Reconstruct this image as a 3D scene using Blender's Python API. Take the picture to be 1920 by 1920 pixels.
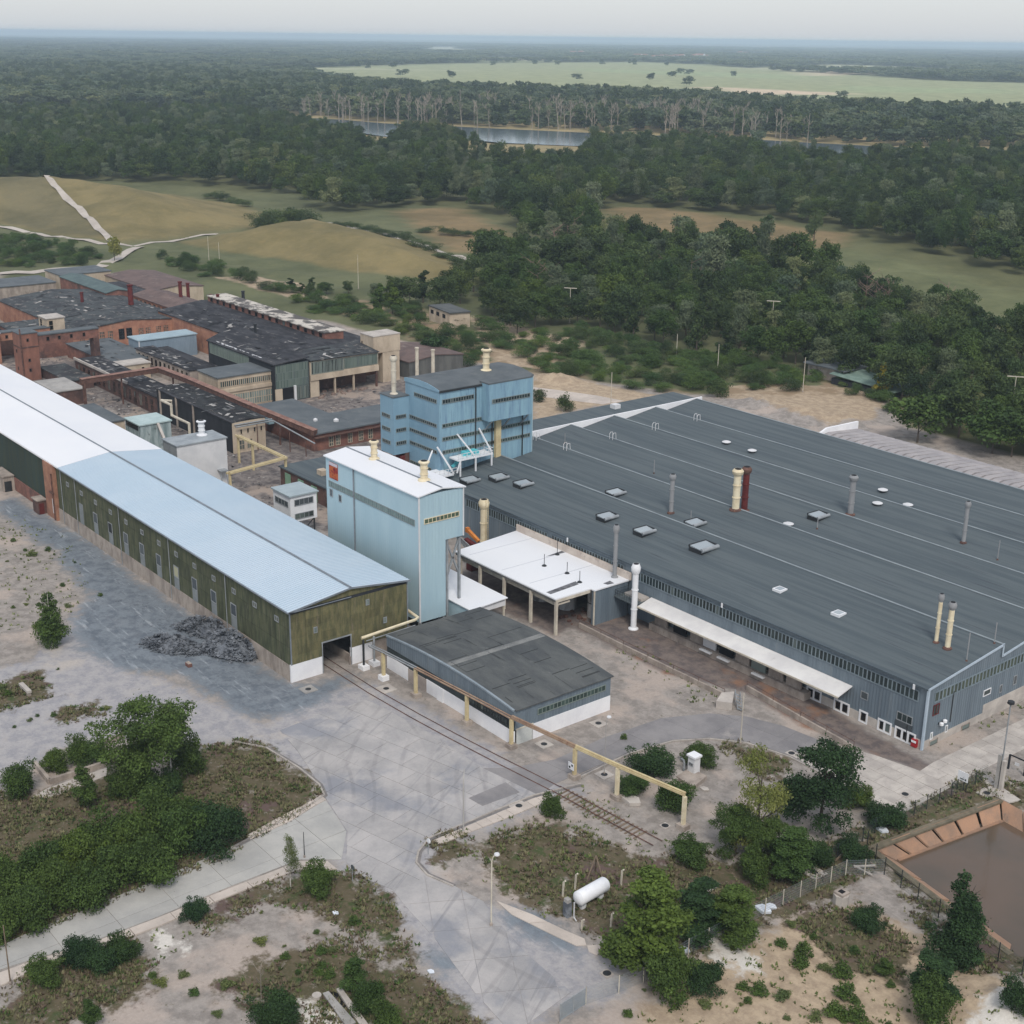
import bpy, bmesh, math, random
import numpy as np
from mathutils import Vector, Matrix
R = math.radians
rng = random.Random(7)
scene = bpy.context.scene
for o_ in list(bpy.data.objects): bpy.data.objects.remove(o_)
col = scene.collection

# ---------------------------------------------------------------- camera
cam_data = bpy.data.cameras.new('camera'); cam = bpy.data.objects.new('camera', cam_data); col.objects.link(cam)
cam_data.sensor_width = 36; cam_data.lens = 48.44; cam_data.clip_start = 1; cam_data.clip_end = 120000
cam.matrix_world = Matrix(((0.623142, -0.262346, 0.736796, 153.4974), (0.782007, 0.193810, -0.592370, -84.7677), (0.012607, 0.945311, 0.325928, 85.0000), (0.000000, 0.000000, 0.000000, 1.0000)))
scene.camera = cam

# ---------------------------------------------------------------- sky, sun, exposure
SUN_EL, SUN_AZ = R(50), R(-32)      # direction the light comes from: azimuth counted from +X towards +Y
world = bpy.data.worlds.new('World'); scene.world = world; world.use_nodes = True
wn = world.node_tree.nodes; wl_ = world.node_tree.links
sky = wn.new('ShaderNodeTexSky'); sky.sky_type = 'NISHITA'; sky.sun_disc = False
sky.sun_elevation = SUN_EL; sky.sun_rotation = R(90) - SUN_AZ
sky.air_density = 1.0; sky.dust_density = 1.5; sky.ozone_density = 1.0
bg = wn['Background']; bg.inputs['Strength'].default_value = 0.125
cloud = wn.new('ShaderNodeMix'); cloud.data_type = 'RGBA'; cloud.inputs[0].default_value = 0.68      # an even high overcast over the clear sky
cloud.inputs[7].default_value = (4.5, 4.68, 5.02, 1)
wl_.new(sky.outputs[0], cloud.inputs[6]); wl_.new(cloud.outputs[2], bg.inputs['Color'])
sun_d = bpy.data.lights.new('sun', 'SUN'); sun = bpy.data.objects.new('sun', sun_d); col.objects.link(sun)
sun_d.energy = 1.5; sun_d.angle = R(14); sun_d.color = (1.0, 0.955, 0.9)
sd_ = Vector((math.cos(SUN_EL) * math.cos(SUN_AZ), math.cos(SUN_EL) * math.sin(SUN_AZ), math.sin(SUN_EL)))
sun.rotation_euler = sd_.to_track_quat('Z', 'Y').to_euler(); sun.location = (0, 0, 60)
vs = scene.view_settings; vs.view_transform = 'Standard'; vs.look = 'None'; vs.gamma = 1.0; vs.use_curve_mapping = False
vs.exposure = 0.42
scene.cycles.use_denoising = True
scene.cycles.max_bounces = 6; scene.cycles.diffuse_bounces = 2; scene.cycles.volume_bounces = 1
scene.cycles.transparent_max_bounces = 4

# ---------------------------------------------------------------- materials
def srgb(r, g, b):
    f = lambda c: ((c / 255 + 0.055) / 1.055) ** 2.4 if c > 10 else c / 255 / 12.92
    return (f(r), f(g), f(b), 1)
class NT:
    def __init__(s, name):
        s.m = bpy.data.materials.new(name); s.m.use_nodes = True
        s.t = s.m.node_tree; s.n = s.t.nodes; s.p = s.n['Principled BSDF']
    def new(s, t, **k):
        o = s.n.new(t)
        for a, v in k.items(): setattr(o, a, v)
        return o
    def link(s, a, b): s.t.links.new(a, b)
    def val(s, sock, v):
        if hasattr(v, 'is_linked'): s.link(v, sock)
        else: sock.default_value = v
    def pos(s):
        return s.new('ShaderNodeNewGeometry').outputs['Position']
    def mapv(s, v, scale, loc=(0, 0, 0)):
        n = s.new('ShaderNodeMapping'); s.link(v, n.inputs[0]); n.inputs['Scale'].default_value = scale; n.inputs['Location'].default_value = loc
        return n.outputs[0]
    def noise(s, v, scale=1.0, detail=4, rough=0.6, dist=0.0):
        n = s.new('ShaderNodeTexNoise'); s.link(v, n.inputs['Vector'])
        n.inputs['Scale'].default_value = scale; n.inputs['Detail'].default_value = detail
        n.inputs['Roughness'].default_value = rough; n.inputs['Distortion'].default_value = dist
        return n.outputs['Fac']
    def ramp(s, f, a, b):
        n = s.new('ShaderNodeMapRange'); n.interpolation_type = 'SMOOTHSTEP'
        s.link(f, n.inputs[0]); n.inputs[1].default_value = a; n.inputs[2].default_value = b
        return n.outputs[0]
    def mix(s, f, a, b, mode='MIX'):
        n = s.new('ShaderNodeMix', data_type='RGBA', blend_type=mode)
        s.val(n.inputs[0], f); s.val(n.inputs[6], a); s.val(n.inputs[7], b)
        return n.outputs[2]
    def math(s, op, a, b=0.0, c=None):
        n = s.new('ShaderNodeMath', operation=op); s.val(n.inputs[0], a); s.val(n.inputs[1], b)
        if c is not None: s.val(n.inputs[2], c)
        return n.outputs[0]
    def attr(s, name):
        n = s.new('ShaderNodeAttribute', attribute_name=name); return n.outputs['Fac']
    def rand(s): return s.new('ShaderNodeObjectInfo').outputs['Random']
    def bump(s, h, strength=0.3, dist=0.1):
        n = s.new('ShaderNodeBump'); n.inputs['Strength'].default_value = strength; n.inputs['Distance'].default_value = dist
        s.link(h, n.inputs['Height']); s.link(n.outputs[0], s.p.inputs['Normal'])
    def done(s, c, rough=0.85, spec=0.3):
        s.val(s.p.inputs['Base Color'], c); s.val(s.p.inputs['Roughness'], rough)
        s.p.inputs['Specular IOR Level'].default_value = spec
        return s.m
MATS = {}
def mat(name, c1, c2=None, scale=0.5, stretch=(1, 1, 1), lo=0.35, hi=0.65, fine=0.12, rnd=0.0, rough=0.85, spec=0.3,
        stain=None, stain_scale=0.3, stain_stretch=(1, 1, 1), stain_lo=0.55, stain_hi=0.75, ribs=None, rib_depth=0.04, bump=0.15, metal=0.0):
    """weathered surface: two tones mixed by noise, a stain tone, per-object tint, optional ribs (axis, period) as relief"""
    if name in MATS: return MATS[name]
    t = NT(name); p = t.pos()
    c1 = srgb(*c1); c2 = srgb(*c2) if c2 else tuple(x * 0.75 for x in c1[:3]) + (1,)
    f = t.ramp(t.noise(t.mapv(p, stretch), scale, 6, 0.65), lo, hi)
    c = t.mix(f, c1, c2)
    if stain:
        g = t.ramp(t.noise(t.mapv(p, stain_stretch, (31, 7, 3)), stain_scale, 5, 0.7), stain_lo, stain_hi)
        c = t.mix(g, c, srgb(*stain))
    fn = t.noise(p, 5.0, 3, 0.7)
    if fine: c = t.mix(1.0, c, t.mix(fn, (1 - fine * 1.6,) * 3 + (1,), (1 + fine * 1.6,) * 3 + (1,)), 'MULTIPLY')
    if rnd:
        c = t.mix(1.0, c, t.mix(t.rand(), (1 - rnd,) * 3 + (1,), (1 + rnd,) * 3 + (1,)), 'MULTIPLY')
    if ribs:
        ax, per = ribs
        w = t.new('ShaderNodeTexWave', wave_type='BANDS', bands_direction=ax, wave_profile='SIN')
        t.link(p, w.inputs['Vector']); w.inputs['Scale'].default_value = 2 * math.pi / per / 20; w.inputs['Distortion'].default_value = 0
        t.bump(w.outputs['Fac'], 0.6, rib_depth)
    elif bump: t.bump(fn, bump, 0.05)
    t.p.inputs['Metallic'].default_value = metal
    MATS[name] = t.done(c, rough, spec); return MATS[name]
def glass(name, c1, c2, rough=0.18):
    if name in MATS: return MATS[name]
    t = NT(name); r = t.rand()
    c = t.mix(r, srgb(*c1), srgb(*c2)); c = t.mix(t.math('GREATER_THAN', t.math('FRACT', t.math('MULTIPLY', r, 17.3)), 0.96), c, srgb(88, 98, 96))
    MATS[name] = t.done(c, rough, 0.5); return MATS[name]

white_roof = mat('white_roof_membrane', (228, 228, 228), (222, 223, 225), 0.05, fine=0.015, rough=0.6, stain=(214, 214, 212), stain_scale=0.6, stain_stretch=(.2, 1.5, 1), stain_lo=0.66, stain_hi=0.9, bump=0.0)
blue_roof = mat('pale_blue_sheet', (192, 204, 213), (182, 198, 209), 0.04, (1, .3, 1), fine=0.02, rough=0.45, spec=0.4, bump=0.0)
seam = mat('seam_grey', (128, 134, 140), (110, 116, 122), rough=0.6)
moss_wall = mat('mossy_corrugated_sheet', (92, 94, 70), (62, 68, 50), 0.6, (2.2, 2.2, 0.35), fine=0.16, rnd=0.13, stain=(112, 108, 92), stain_scale=0.7, stain_stretch=(2.5, 2.5, 0.25), stain_lo=0.52, stain_hi=0.78, ribs=('X', 0.18), rib_depth=0.03)
moss_gable = mat('brown_corrugated_sheet', (112, 106, 74), (82, 82, 58), 0.7, (2, 2, 0.5), fine=0.16, rnd=0.16, stain=(128, 116, 96), stain_scale=0.7, stain_stretch=(2.5, 2.5, 0.35), stain_lo=0.54, stain_hi=0.8, ribs=('Y', 0.18), rib_depth=0.03)
dark_green_wall = mat('dark_green_sheet', (46, 62, 58), (58, 66, 52), 0.5, (2, 2, 0.3), rnd=0.12, fine=0.15, stain=(90, 100, 92), stain_scale=0.9, stain_lo=0.62, stain_hi=0.8, ribs=('X', 0.18), rib_depth=0.03)
plinth = mat('weathered_concrete', (172, 160, 148), (138, 127, 118), 0.5, (1, 1, 0.5), fine=0.1, stain=(104, 94, 86), stain_scale=0.9, stain_stretch=(1.4, 1.4, 0.4), stain_lo=0.56, stain_hi=0.8)
concrete = mat('grey_concrete', (168, 164, 158), (146, 143, 138), 0.35, fine=0.09, rnd=0.07, stain=(122, 120, 118), stain_scale=0.4, stain_lo=0.56, stain_hi=0.82)
pale_concrete = mat('pale_concrete', (190, 182, 172), (168, 160, 152), 0.4, fine=0.08, rnd=0.06, stain=(140, 132, 126), stain_scale=0.5, stain_lo=0.6, stain_hi=0.85)
whitewash = mat('whitewashed_wall', (238, 237, 236), (226, 225, 226), 0.3, fine=0.03, stain=(196, 190, 182), stain_scale=0.7, stain_lo=0.68, stain_hi=0.9, bump=0.05)
bitumen = mat('bitumen_roof', (89, 97, 99), (76, 85, 89), 0.7, (0.05, 1.5, 1), lo=.4, hi=.62, fine=0.09, rough=0.8, stain=(68, 74, 80), stain_scale=0.8, stain_stretch=(.06, 2.2, 1), stain_lo=0.58, stain_hi=0.66, bump=0.05)
grey_clad = mat('grey_metal_cladding', (112, 124, 132), (96, 108, 117), 0.35, (1.6, 1.6, 0.12), fine=0.06, rough=0.5, spec=0.4, stain=(130, 134, 134), stain_scale=0.5, stain_stretch=(2, 2, 0.1), stain_lo=0.58, stain_hi=0.8, ribs=('X', 0.5), rib_depth=0.05)
grey_clad_side = mat('grey_metal_cladding_side', (112, 124, 132), (96, 108, 117), 0.35, (1.6, 1.6, 0.12), fine=0.06, rough=0.5, spec=0.4, stain=(128, 133, 134), stain_scale=0.5, stain_stretch=(2, 2, 0.1), stain_lo=0.6, stain_hi=0.8, ribs=('Y', 0.5), rib_depth=0.05)
blue_clad = mat('pale_blue_cladding', (172, 196, 203), (162, 188, 197), 0.2, (1, 1, 0.2), fine=0.03, rough=0.45, spec=0.4, stain=(178, 200, 206), stain_scale=0.2, stain_stretch=(2, 2, 0.15), ribs=('X', 0.6), rib_depth=0.03)
blue_clad_side = mat('pale_blue_cladding_side', (170, 195, 202), (160, 186, 196), 0.2, (1, 1, 0.2), fine=0.03, rough=0.45, spec=0.4, stain=(138, 160, 176), stain_scale=0.5, stain_stretch=(2.5, 2.5, 0.12), stain_lo=0.55, stain_hi=0.8, ribs=('Y', 0.6), rib_depth=0.03)
tower_blue = mat('mid_blue_cladding', (132, 164, 181), (122, 154, 173), 0.25, (1, 1, 0.2), fine=0.04, rough=0.5, spec=0.4, stain=(142, 172, 187), stain_scale=0.4, stain_stretch=(2.5, 2.5, 0.2), ribs=('X', 0.6), rib_depth=0.03)
tower_blue_side = mat('mid_blue_streaked_cladding', (140, 174, 187), (126, 158, 176), 0.4, (2, 2, 0.25), fine=0.05, rough=0.5, spec=0.4, stain=(96, 122, 150), stain_scale=0.8, stain_stretch=(3, 3, 0.22), stain_lo=0.5, stain_hi=0.74, ribs=('Y', 0.6), rib_depth=0.03)
felt_grey = mat('grey_roof_felt', (98, 103, 105), (84, 90, 93), 0.2, fine=0.07, stain=(110, 113, 112), stain_scale=0.3)
old_felt = mat('weathered_roof_felt', (92, 94, 92), (72, 75, 76), 0.35, (0.35, 1, 1), fine=0.16, stain=(112, 112, 108), stain_scale=0.45, stain_lo=0.6, stain_hi=0.8)
black_roof = mat('black_tar_roof', (62, 62, 65), (38, 38, 42), 0.25, (.5, 1.5, 1), lo=.4, hi=.6, fine=0.22, stain=(106, 102, 99), stain_scale=0.5, stain_stretch=(.5, 1.3, 1), stain_lo=0.58, stain_hi=0.68)
patched_roof = mat('patched_tar_roof', (74, 78, 78), (52, 53, 56), 0.25, fine=0.16, stain=(128, 122, 115), stain_scale=0.5, stain_lo=0.56, stain_hi=0.68)
brown_roof = mat('brown_roof', (112, 94, 88), (94, 80, 76), 0.3, fine=0.12, stain=(140, 126, 118), stain_scale=0.3)
brick = mat('red_brick', (140, 98, 84), (110, 78, 70), 0.4, fine=0.2, stain=(84, 68, 64), stain_scale=0.25, stain_lo=0.5, stain_hi=0.7)
orange_brick = mat('orange_brick', (174, 128, 104), (148, 104, 86), 0.4, fine=0.16, stain=(120, 96, 84), stain_scale=0.3, stain_lo=0.55, stain_hi=0.75)
dark_brick = mat('sooty_brick', (104, 78, 70), (76, 60, 57), 0.4, fine=0.2, stain=(136, 108, 96), stain_scale=0.4)
cream = mat('cream_render', (196, 180, 158), (172, 156, 136), 0.35, (1, 1, 0.5), fine=0.08, stain=(138, 122, 106), stain_scale=0.6, stain_lo=0.6, stain_hi=0.82)
off_white = mat('off_white_metal', (216, 215, 214), (202, 202, 202), 0.3, fine=0.03, rough=0.6, bump=0.03)
steel = mat('galvanised_steel', (150, 154, 156), (128, 132, 134), 0.8, fine=0.06, rough=0.45, spec=0.5)
dark_steel = mat('dark_steel', (52, 54, 56), (40, 42, 44), 0.8, fine=0.08, rough=0.6)
rust = mat('rusty_steel', (108, 80, 70), (82, 60, 54), 0.9, fine=0.2, stain=(140, 104, 84), stain_scale=1.2)
maroon = mat('maroon_metal', (104, 44, 40), (84, 34, 34), 0.8, fine=0.1)
yellow_paint = mat('faded_yellow_paint', (206, 190, 148), (188, 170, 132), 0.8, fine=0.07, stain=(150, 118, 90), stain_scale=0.9, stain_lo=0.62, stain_hi=0.8)
cream_paint = mat('cream_paint', (226, 214, 184), (208, 192, 160), 0.7, fine=0.05, stain=(168, 140, 112), stain_scale=1.0, stain_lo=0.62, stain_hi=0.85)
white_paint = mat('white_paint', (232, 232, 232), (220, 221, 222), 0.5, fine=0.03, rough=0.5)
cream_post = mat('cream_concrete_post', (206, 198, 180), (184, 174, 158), 0.7, fine=0.08, stain=(140, 128, 114), stain_scale=1.0, stain_lo=0.62, stain_hi=0.85)
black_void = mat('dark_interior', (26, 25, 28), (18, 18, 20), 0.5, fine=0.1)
charcoal = mat('charcoal_boarding', (48, 50, 54), (36, 38, 42), 0.5, (1, 1, 0.3), fine=0.12, rnd=0.1)
green_glass = glass('green_tinted_glass', (44, 58, 54), (70, 88, 82))
dark_glass = glass('dark_glass', (30, 40, 42), (52, 64, 64))
pale_glass = glass('dusty_glass', (104, 116, 112), (140, 150, 142))
broken_glass = glass('broken_glass', (28, 32, 34), (110, 122, 116))
frame_grey = mat('frame_grey', (136, 144, 142), (120, 128, 128), 0.8, fine=0.05)
timber = mat('weathered_timber', (132, 116, 98), (104, 90, 76), 0.8, fine=0.15)
slate_rock = mat('slate_rock', (128, 132, 137), (82, 86, 92), 0.9, fine=0.2, rnd=0.25)
red_paint = mat('red_paint', (176, 42, 46), (150, 36, 40), 0.8, fine=0.05)

# ---------------------------------------------------------------- mesh helpers
WL = {}
class MB:
    def __init__(s): s.v = []; s.f = []; s.m = []
    def add(s, pts, faces, m=0):
        b = len(s.v); s.v += [tuple(p) for p in pts]
        for f in faces: s.f.append([b + i for i in f]); s.m.append(m)
        return s
    def box(s, x0, y0, z0, x1, y1, z1, m=0):
        p = [(x, y, z) for z in (z0, z1) for x, y in ((x0, y0), (x1, y0), (x1, y1), (x0, y1))]
        return s.add(p, [(3, 2, 1, 0), (4, 5, 6, 7), (0, 1, 5, 4), (1, 2, 6, 5), (2, 3, 7, 6), (3, 0, 4, 7)], m)
    def poly(s, pts, m=0): return s.add(pts, [tuple(range(len(pts)))], m)
    def prism(s, pts, z0, z1, m=0):
        n = len(pts); p = [(x, y, z0) for x, y in pts] + [(x, y, z1) for x, y in pts]
        return s.add(p, [tuple(range(n))[::-1], tuple(range(n, 2 * n))] + [(i, (i + 1) % n, n + (i + 1) % n, n + i) for i in range(n)], m)
    def extrude(s, pts, d, m=0):
        """pts: planar 3-D outline, d: extrusion vector"""
        n = len(pts); p = [tuple(q) for q in pts] + [tuple(a + b for a, b in zip(q, d)) for q in pts]
        return s.add(p, [tuple(range(n))[::-1], tuple(range(n, 2 * n))] + [(i, (i + 1) % n, n + (i + 1) % n, n + i) for i in range(n)], m)
    def lathe(s, x, y, prof, n=14, m=0):
        """prof: list of (r, z) from bottom up"""
        p = [(x + r * math.cos(2 * math.pi * k / n), y + r * math.sin(2 * math.pi * k / n), z) for r, z in prof for k in range(n)]
        f = [(i * n + k, i * n + (k + 1) % n, (i + 1) * n + (k + 1) % n, (i + 1) * n + k) for i in range(len(prof) - 1) for k in range(n)]
        f += [tuple(range(n))[::-1], tuple(range((len(prof) - 1) * n, len(prof) * n))]
        return s.add(p, f, m)
    def tube(s, path, r, n=8, m=0, r2=None):
        P = [Vector(q) for q in path]; rings = []
        for i, q in enumerate(P):
            d = (P[min(i + 1, len(P) - 1)] - P[max(i - 1, 0)]).normalized()
            u = d.orthogonal().normalized() if abs(d.z) > 0.95 else d.cross(Vector((0, 0, 1))).normalized()
            w = d.cross(u); rr = r if r2 is None else r + (r2 - r) * i / (len(P) - 1)
            rings.append([q + (u * math.cos(2 * math.pi * k / n) + w * math.sin(2 * math.pi * k / n)) * rr for k in range(n)])
        p = [q for ring in rings for q in ring]
        f = [(i * n + k, i * n + (k + 1) % n, (i + 1) * n + (k + 1) % n, (i + 1) * n + k) for i in range(len(P) - 1) for k in range(n)]
        f += [tuple(range(n)), tuple(range((len(P) - 1) * n, len(P) * n))[::-1]]
        return s.add(p, f, m)
    def bar(s, a, b, w, h=None, m=0):
        """square bar from a to b"""
        a, b = Vector(a), Vector(b); h = h or w; d = (b - a).normalized()
        u = Vector((1, 0, 0)) if abs(d.z) > 0.95 else d.cross(Vector((0, 0, 1))).normalized()
        k = u.cross(d)
        c = [(-w / 2, -h / 2), (w / 2, -h / 2), (w / 2, h / 2), (-w / 2, h / 2)]
        p = [e + u * i + k * j for e in (a, b) for i, j in c]
        return s.add(p, [(3, 2, 1, 0), (4, 5, 6, 7), (0, 1, 5, 4), (1, 2, 6, 5), (2, 3, 7, 6), (3, 0, 4, 7)], m)
    def mesh(s, name, mats):
        me = bpy.data.meshes.new(name); me.from_pydata(s.v, [], s.f)
        for m in (mats if isinstance(mats, (list, tuple)) else [mats]): me.materials.append(m)
        if any(s.m): me.polygons.foreach_set('material_index', s.m)
        bm = bmesh.new(); bm.from_mesh(me); bmesh.ops.recalc_face_normals(bm, faces=bm.faces); bm.to_mesh(me); bm.free()
        return me
    def obj(s, name, mats, parent=None, smooth=False, **tags):
        me = s.mesh(name, mats)
        if smooth: me.polygons.foreach_set('use_smooth', [True] * len(me.polygons)); me.set_sharp_from_angle(angle=R(40))
        return put(name, me, parent, (0, 0, 0), **tags)
def tag(o, label=None, cat=None, group=None, kind=None):
    for k, v in (('label', label), ('category', cat), ('group', group), ('kind', kind)):
        if v: o[k] = v
    return o
def put(name, me, parent=None, loc=(0, 0, 0), rz=0.0, sc=1.0, **tags):
    o = bpy.data.objects.new(name, me); col.objects.link(o)
    base = WL.get(parent.name, (0, 0, 0)) if parent else (0, 0, 0)
    if parent: o.parent = parent
    o.location = [a - b for a, b in zip(loc, base)]
    o.rotation_euler = (0, 0, rz); o.scale = (sc,) * 3 if isinstance(sc, (int, float)) else sc
    WL[o.name] = tuple(loc); return tag(o, **tags)
def thing(name, label, cat, loc, group=None, kind=None):
    o = bpy.data.objects.new(name, None); col.objects.link(o); o.location = loc; o.empty_display_size = 0.5
    WL[o.name] = tuple(loc); return tag(o, label, cat, group, kind)

PANES = {}
def window(parent, axis, plane, a0, a1, z0, z1, n=1, rows=1, out=1, pane=None, frame=None, mull=0.08, border=0.1, label=None):
    """a framed window proud of a wall: axis 'X' runs along X in the plane Y=plane, 'Y' along Y in X=plane; out = side it faces"""
    pane = pane or green_glass; frame = frame or frame_grey
    b = MB(); d0, d1 = (plane, plane + out * 0.09)
    def bx(u0, u1, w0, w1, e0=d0, e1=d1):
        lo, hi = min(e0, e1), max(e0, e1)
        b.box(u0, lo, w0, u1, hi, w1) if axis == 'X' else b.box(lo, u0, w0, hi, u1, w1)
    bx(a0, a1, z0, z0 + border); bx(a0, a1, z1 - border, z1)
    bx(a0, a0 + border, z0 + border, z1 - border); bx(a1 - border, a1, z0 + border, z1 - border)
    A0, A1, Z0, Z1 = a0 + border, a1 - border, z0 + border, z1 - border
    pw = (A1 - A0) / n; ph = (Z1 - Z0) / rows
    for i in range(1, n): bx(A0 + i * pw - mull / 2, A0 + i * pw + mull / 2, Z0, Z1)
    for j in range(1, rows): bx(A0, A1, Z0 + j * ph - mull / 2, Z0 + j * ph + mull / 2, d0, plane + out * 0.075)
    w = b.obj('window', frame, parent)
    if label: w['label'] = label
    key = (axis, round(pw, 3), round(ph, 3), pane.name)
    if key not in PANES:
        q = MB(); hw, hh = pw / 2 - mull / 2, ph / 2 - mull / 2
        q.box(-hw, -0.02, -hh, hw, 0.02, hh) if axis == 'X' else q.box(-0.02, -hw, -hh, 0.02, hw, hh)
        PANES[key] = q.mesh('pane', pane)
    e = plane + out * 0.03
    for i in range(n):
        for j in range(rows):
            u, z = A0 + (i + .5) * pw, Z0 + (j + .5) * ph
            put('pane', PANES[key], w, (u, e, z) if axis == 'X' else (e, u, z))
    return w

# ---------------------------------------------------------------- ground: one sheet to the horizon
def sdist(P, poly):
    """signed distance of points P (n,2) to a polygon, positive inside"""
    poly = np.asarray(poly, float); d = np.full(len(P), 1e18); ins = np.zeros(len(P), bool)
    for i in range(len(poly)):
        a, b = poly[i], poly[(i + 1) % len(poly)]; ab = b - a
        t = np.clip(((P - a) @ ab) / max(ab @ ab, 1e-9), 0, 1)
        q = P - a - t[:, None] * ab; d = np.minimum(d, (q * q).sum(1))
        c = (a[1] > P[:, 1]) != (b[1] > P[:, 1])
        with np.errstate(divide='ignore', invalid='ignore'):
            x = a[0] + (P[:, 1] - a[1]) * (b[0] - a[0]) / (b[1] - a[1])
        ins ^= c & (P[:, 0] < x)
    return np.where(ins, 1, -1) * np.sqrt(d)
def inside(p, poly): return sdist(np.array([p], float), poly)[0] > 0
def smooth(x, a, b):
    t = np.clip((x - a) / (b - a), 0, 1); return t * t * (3 - 2 * t)

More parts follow.
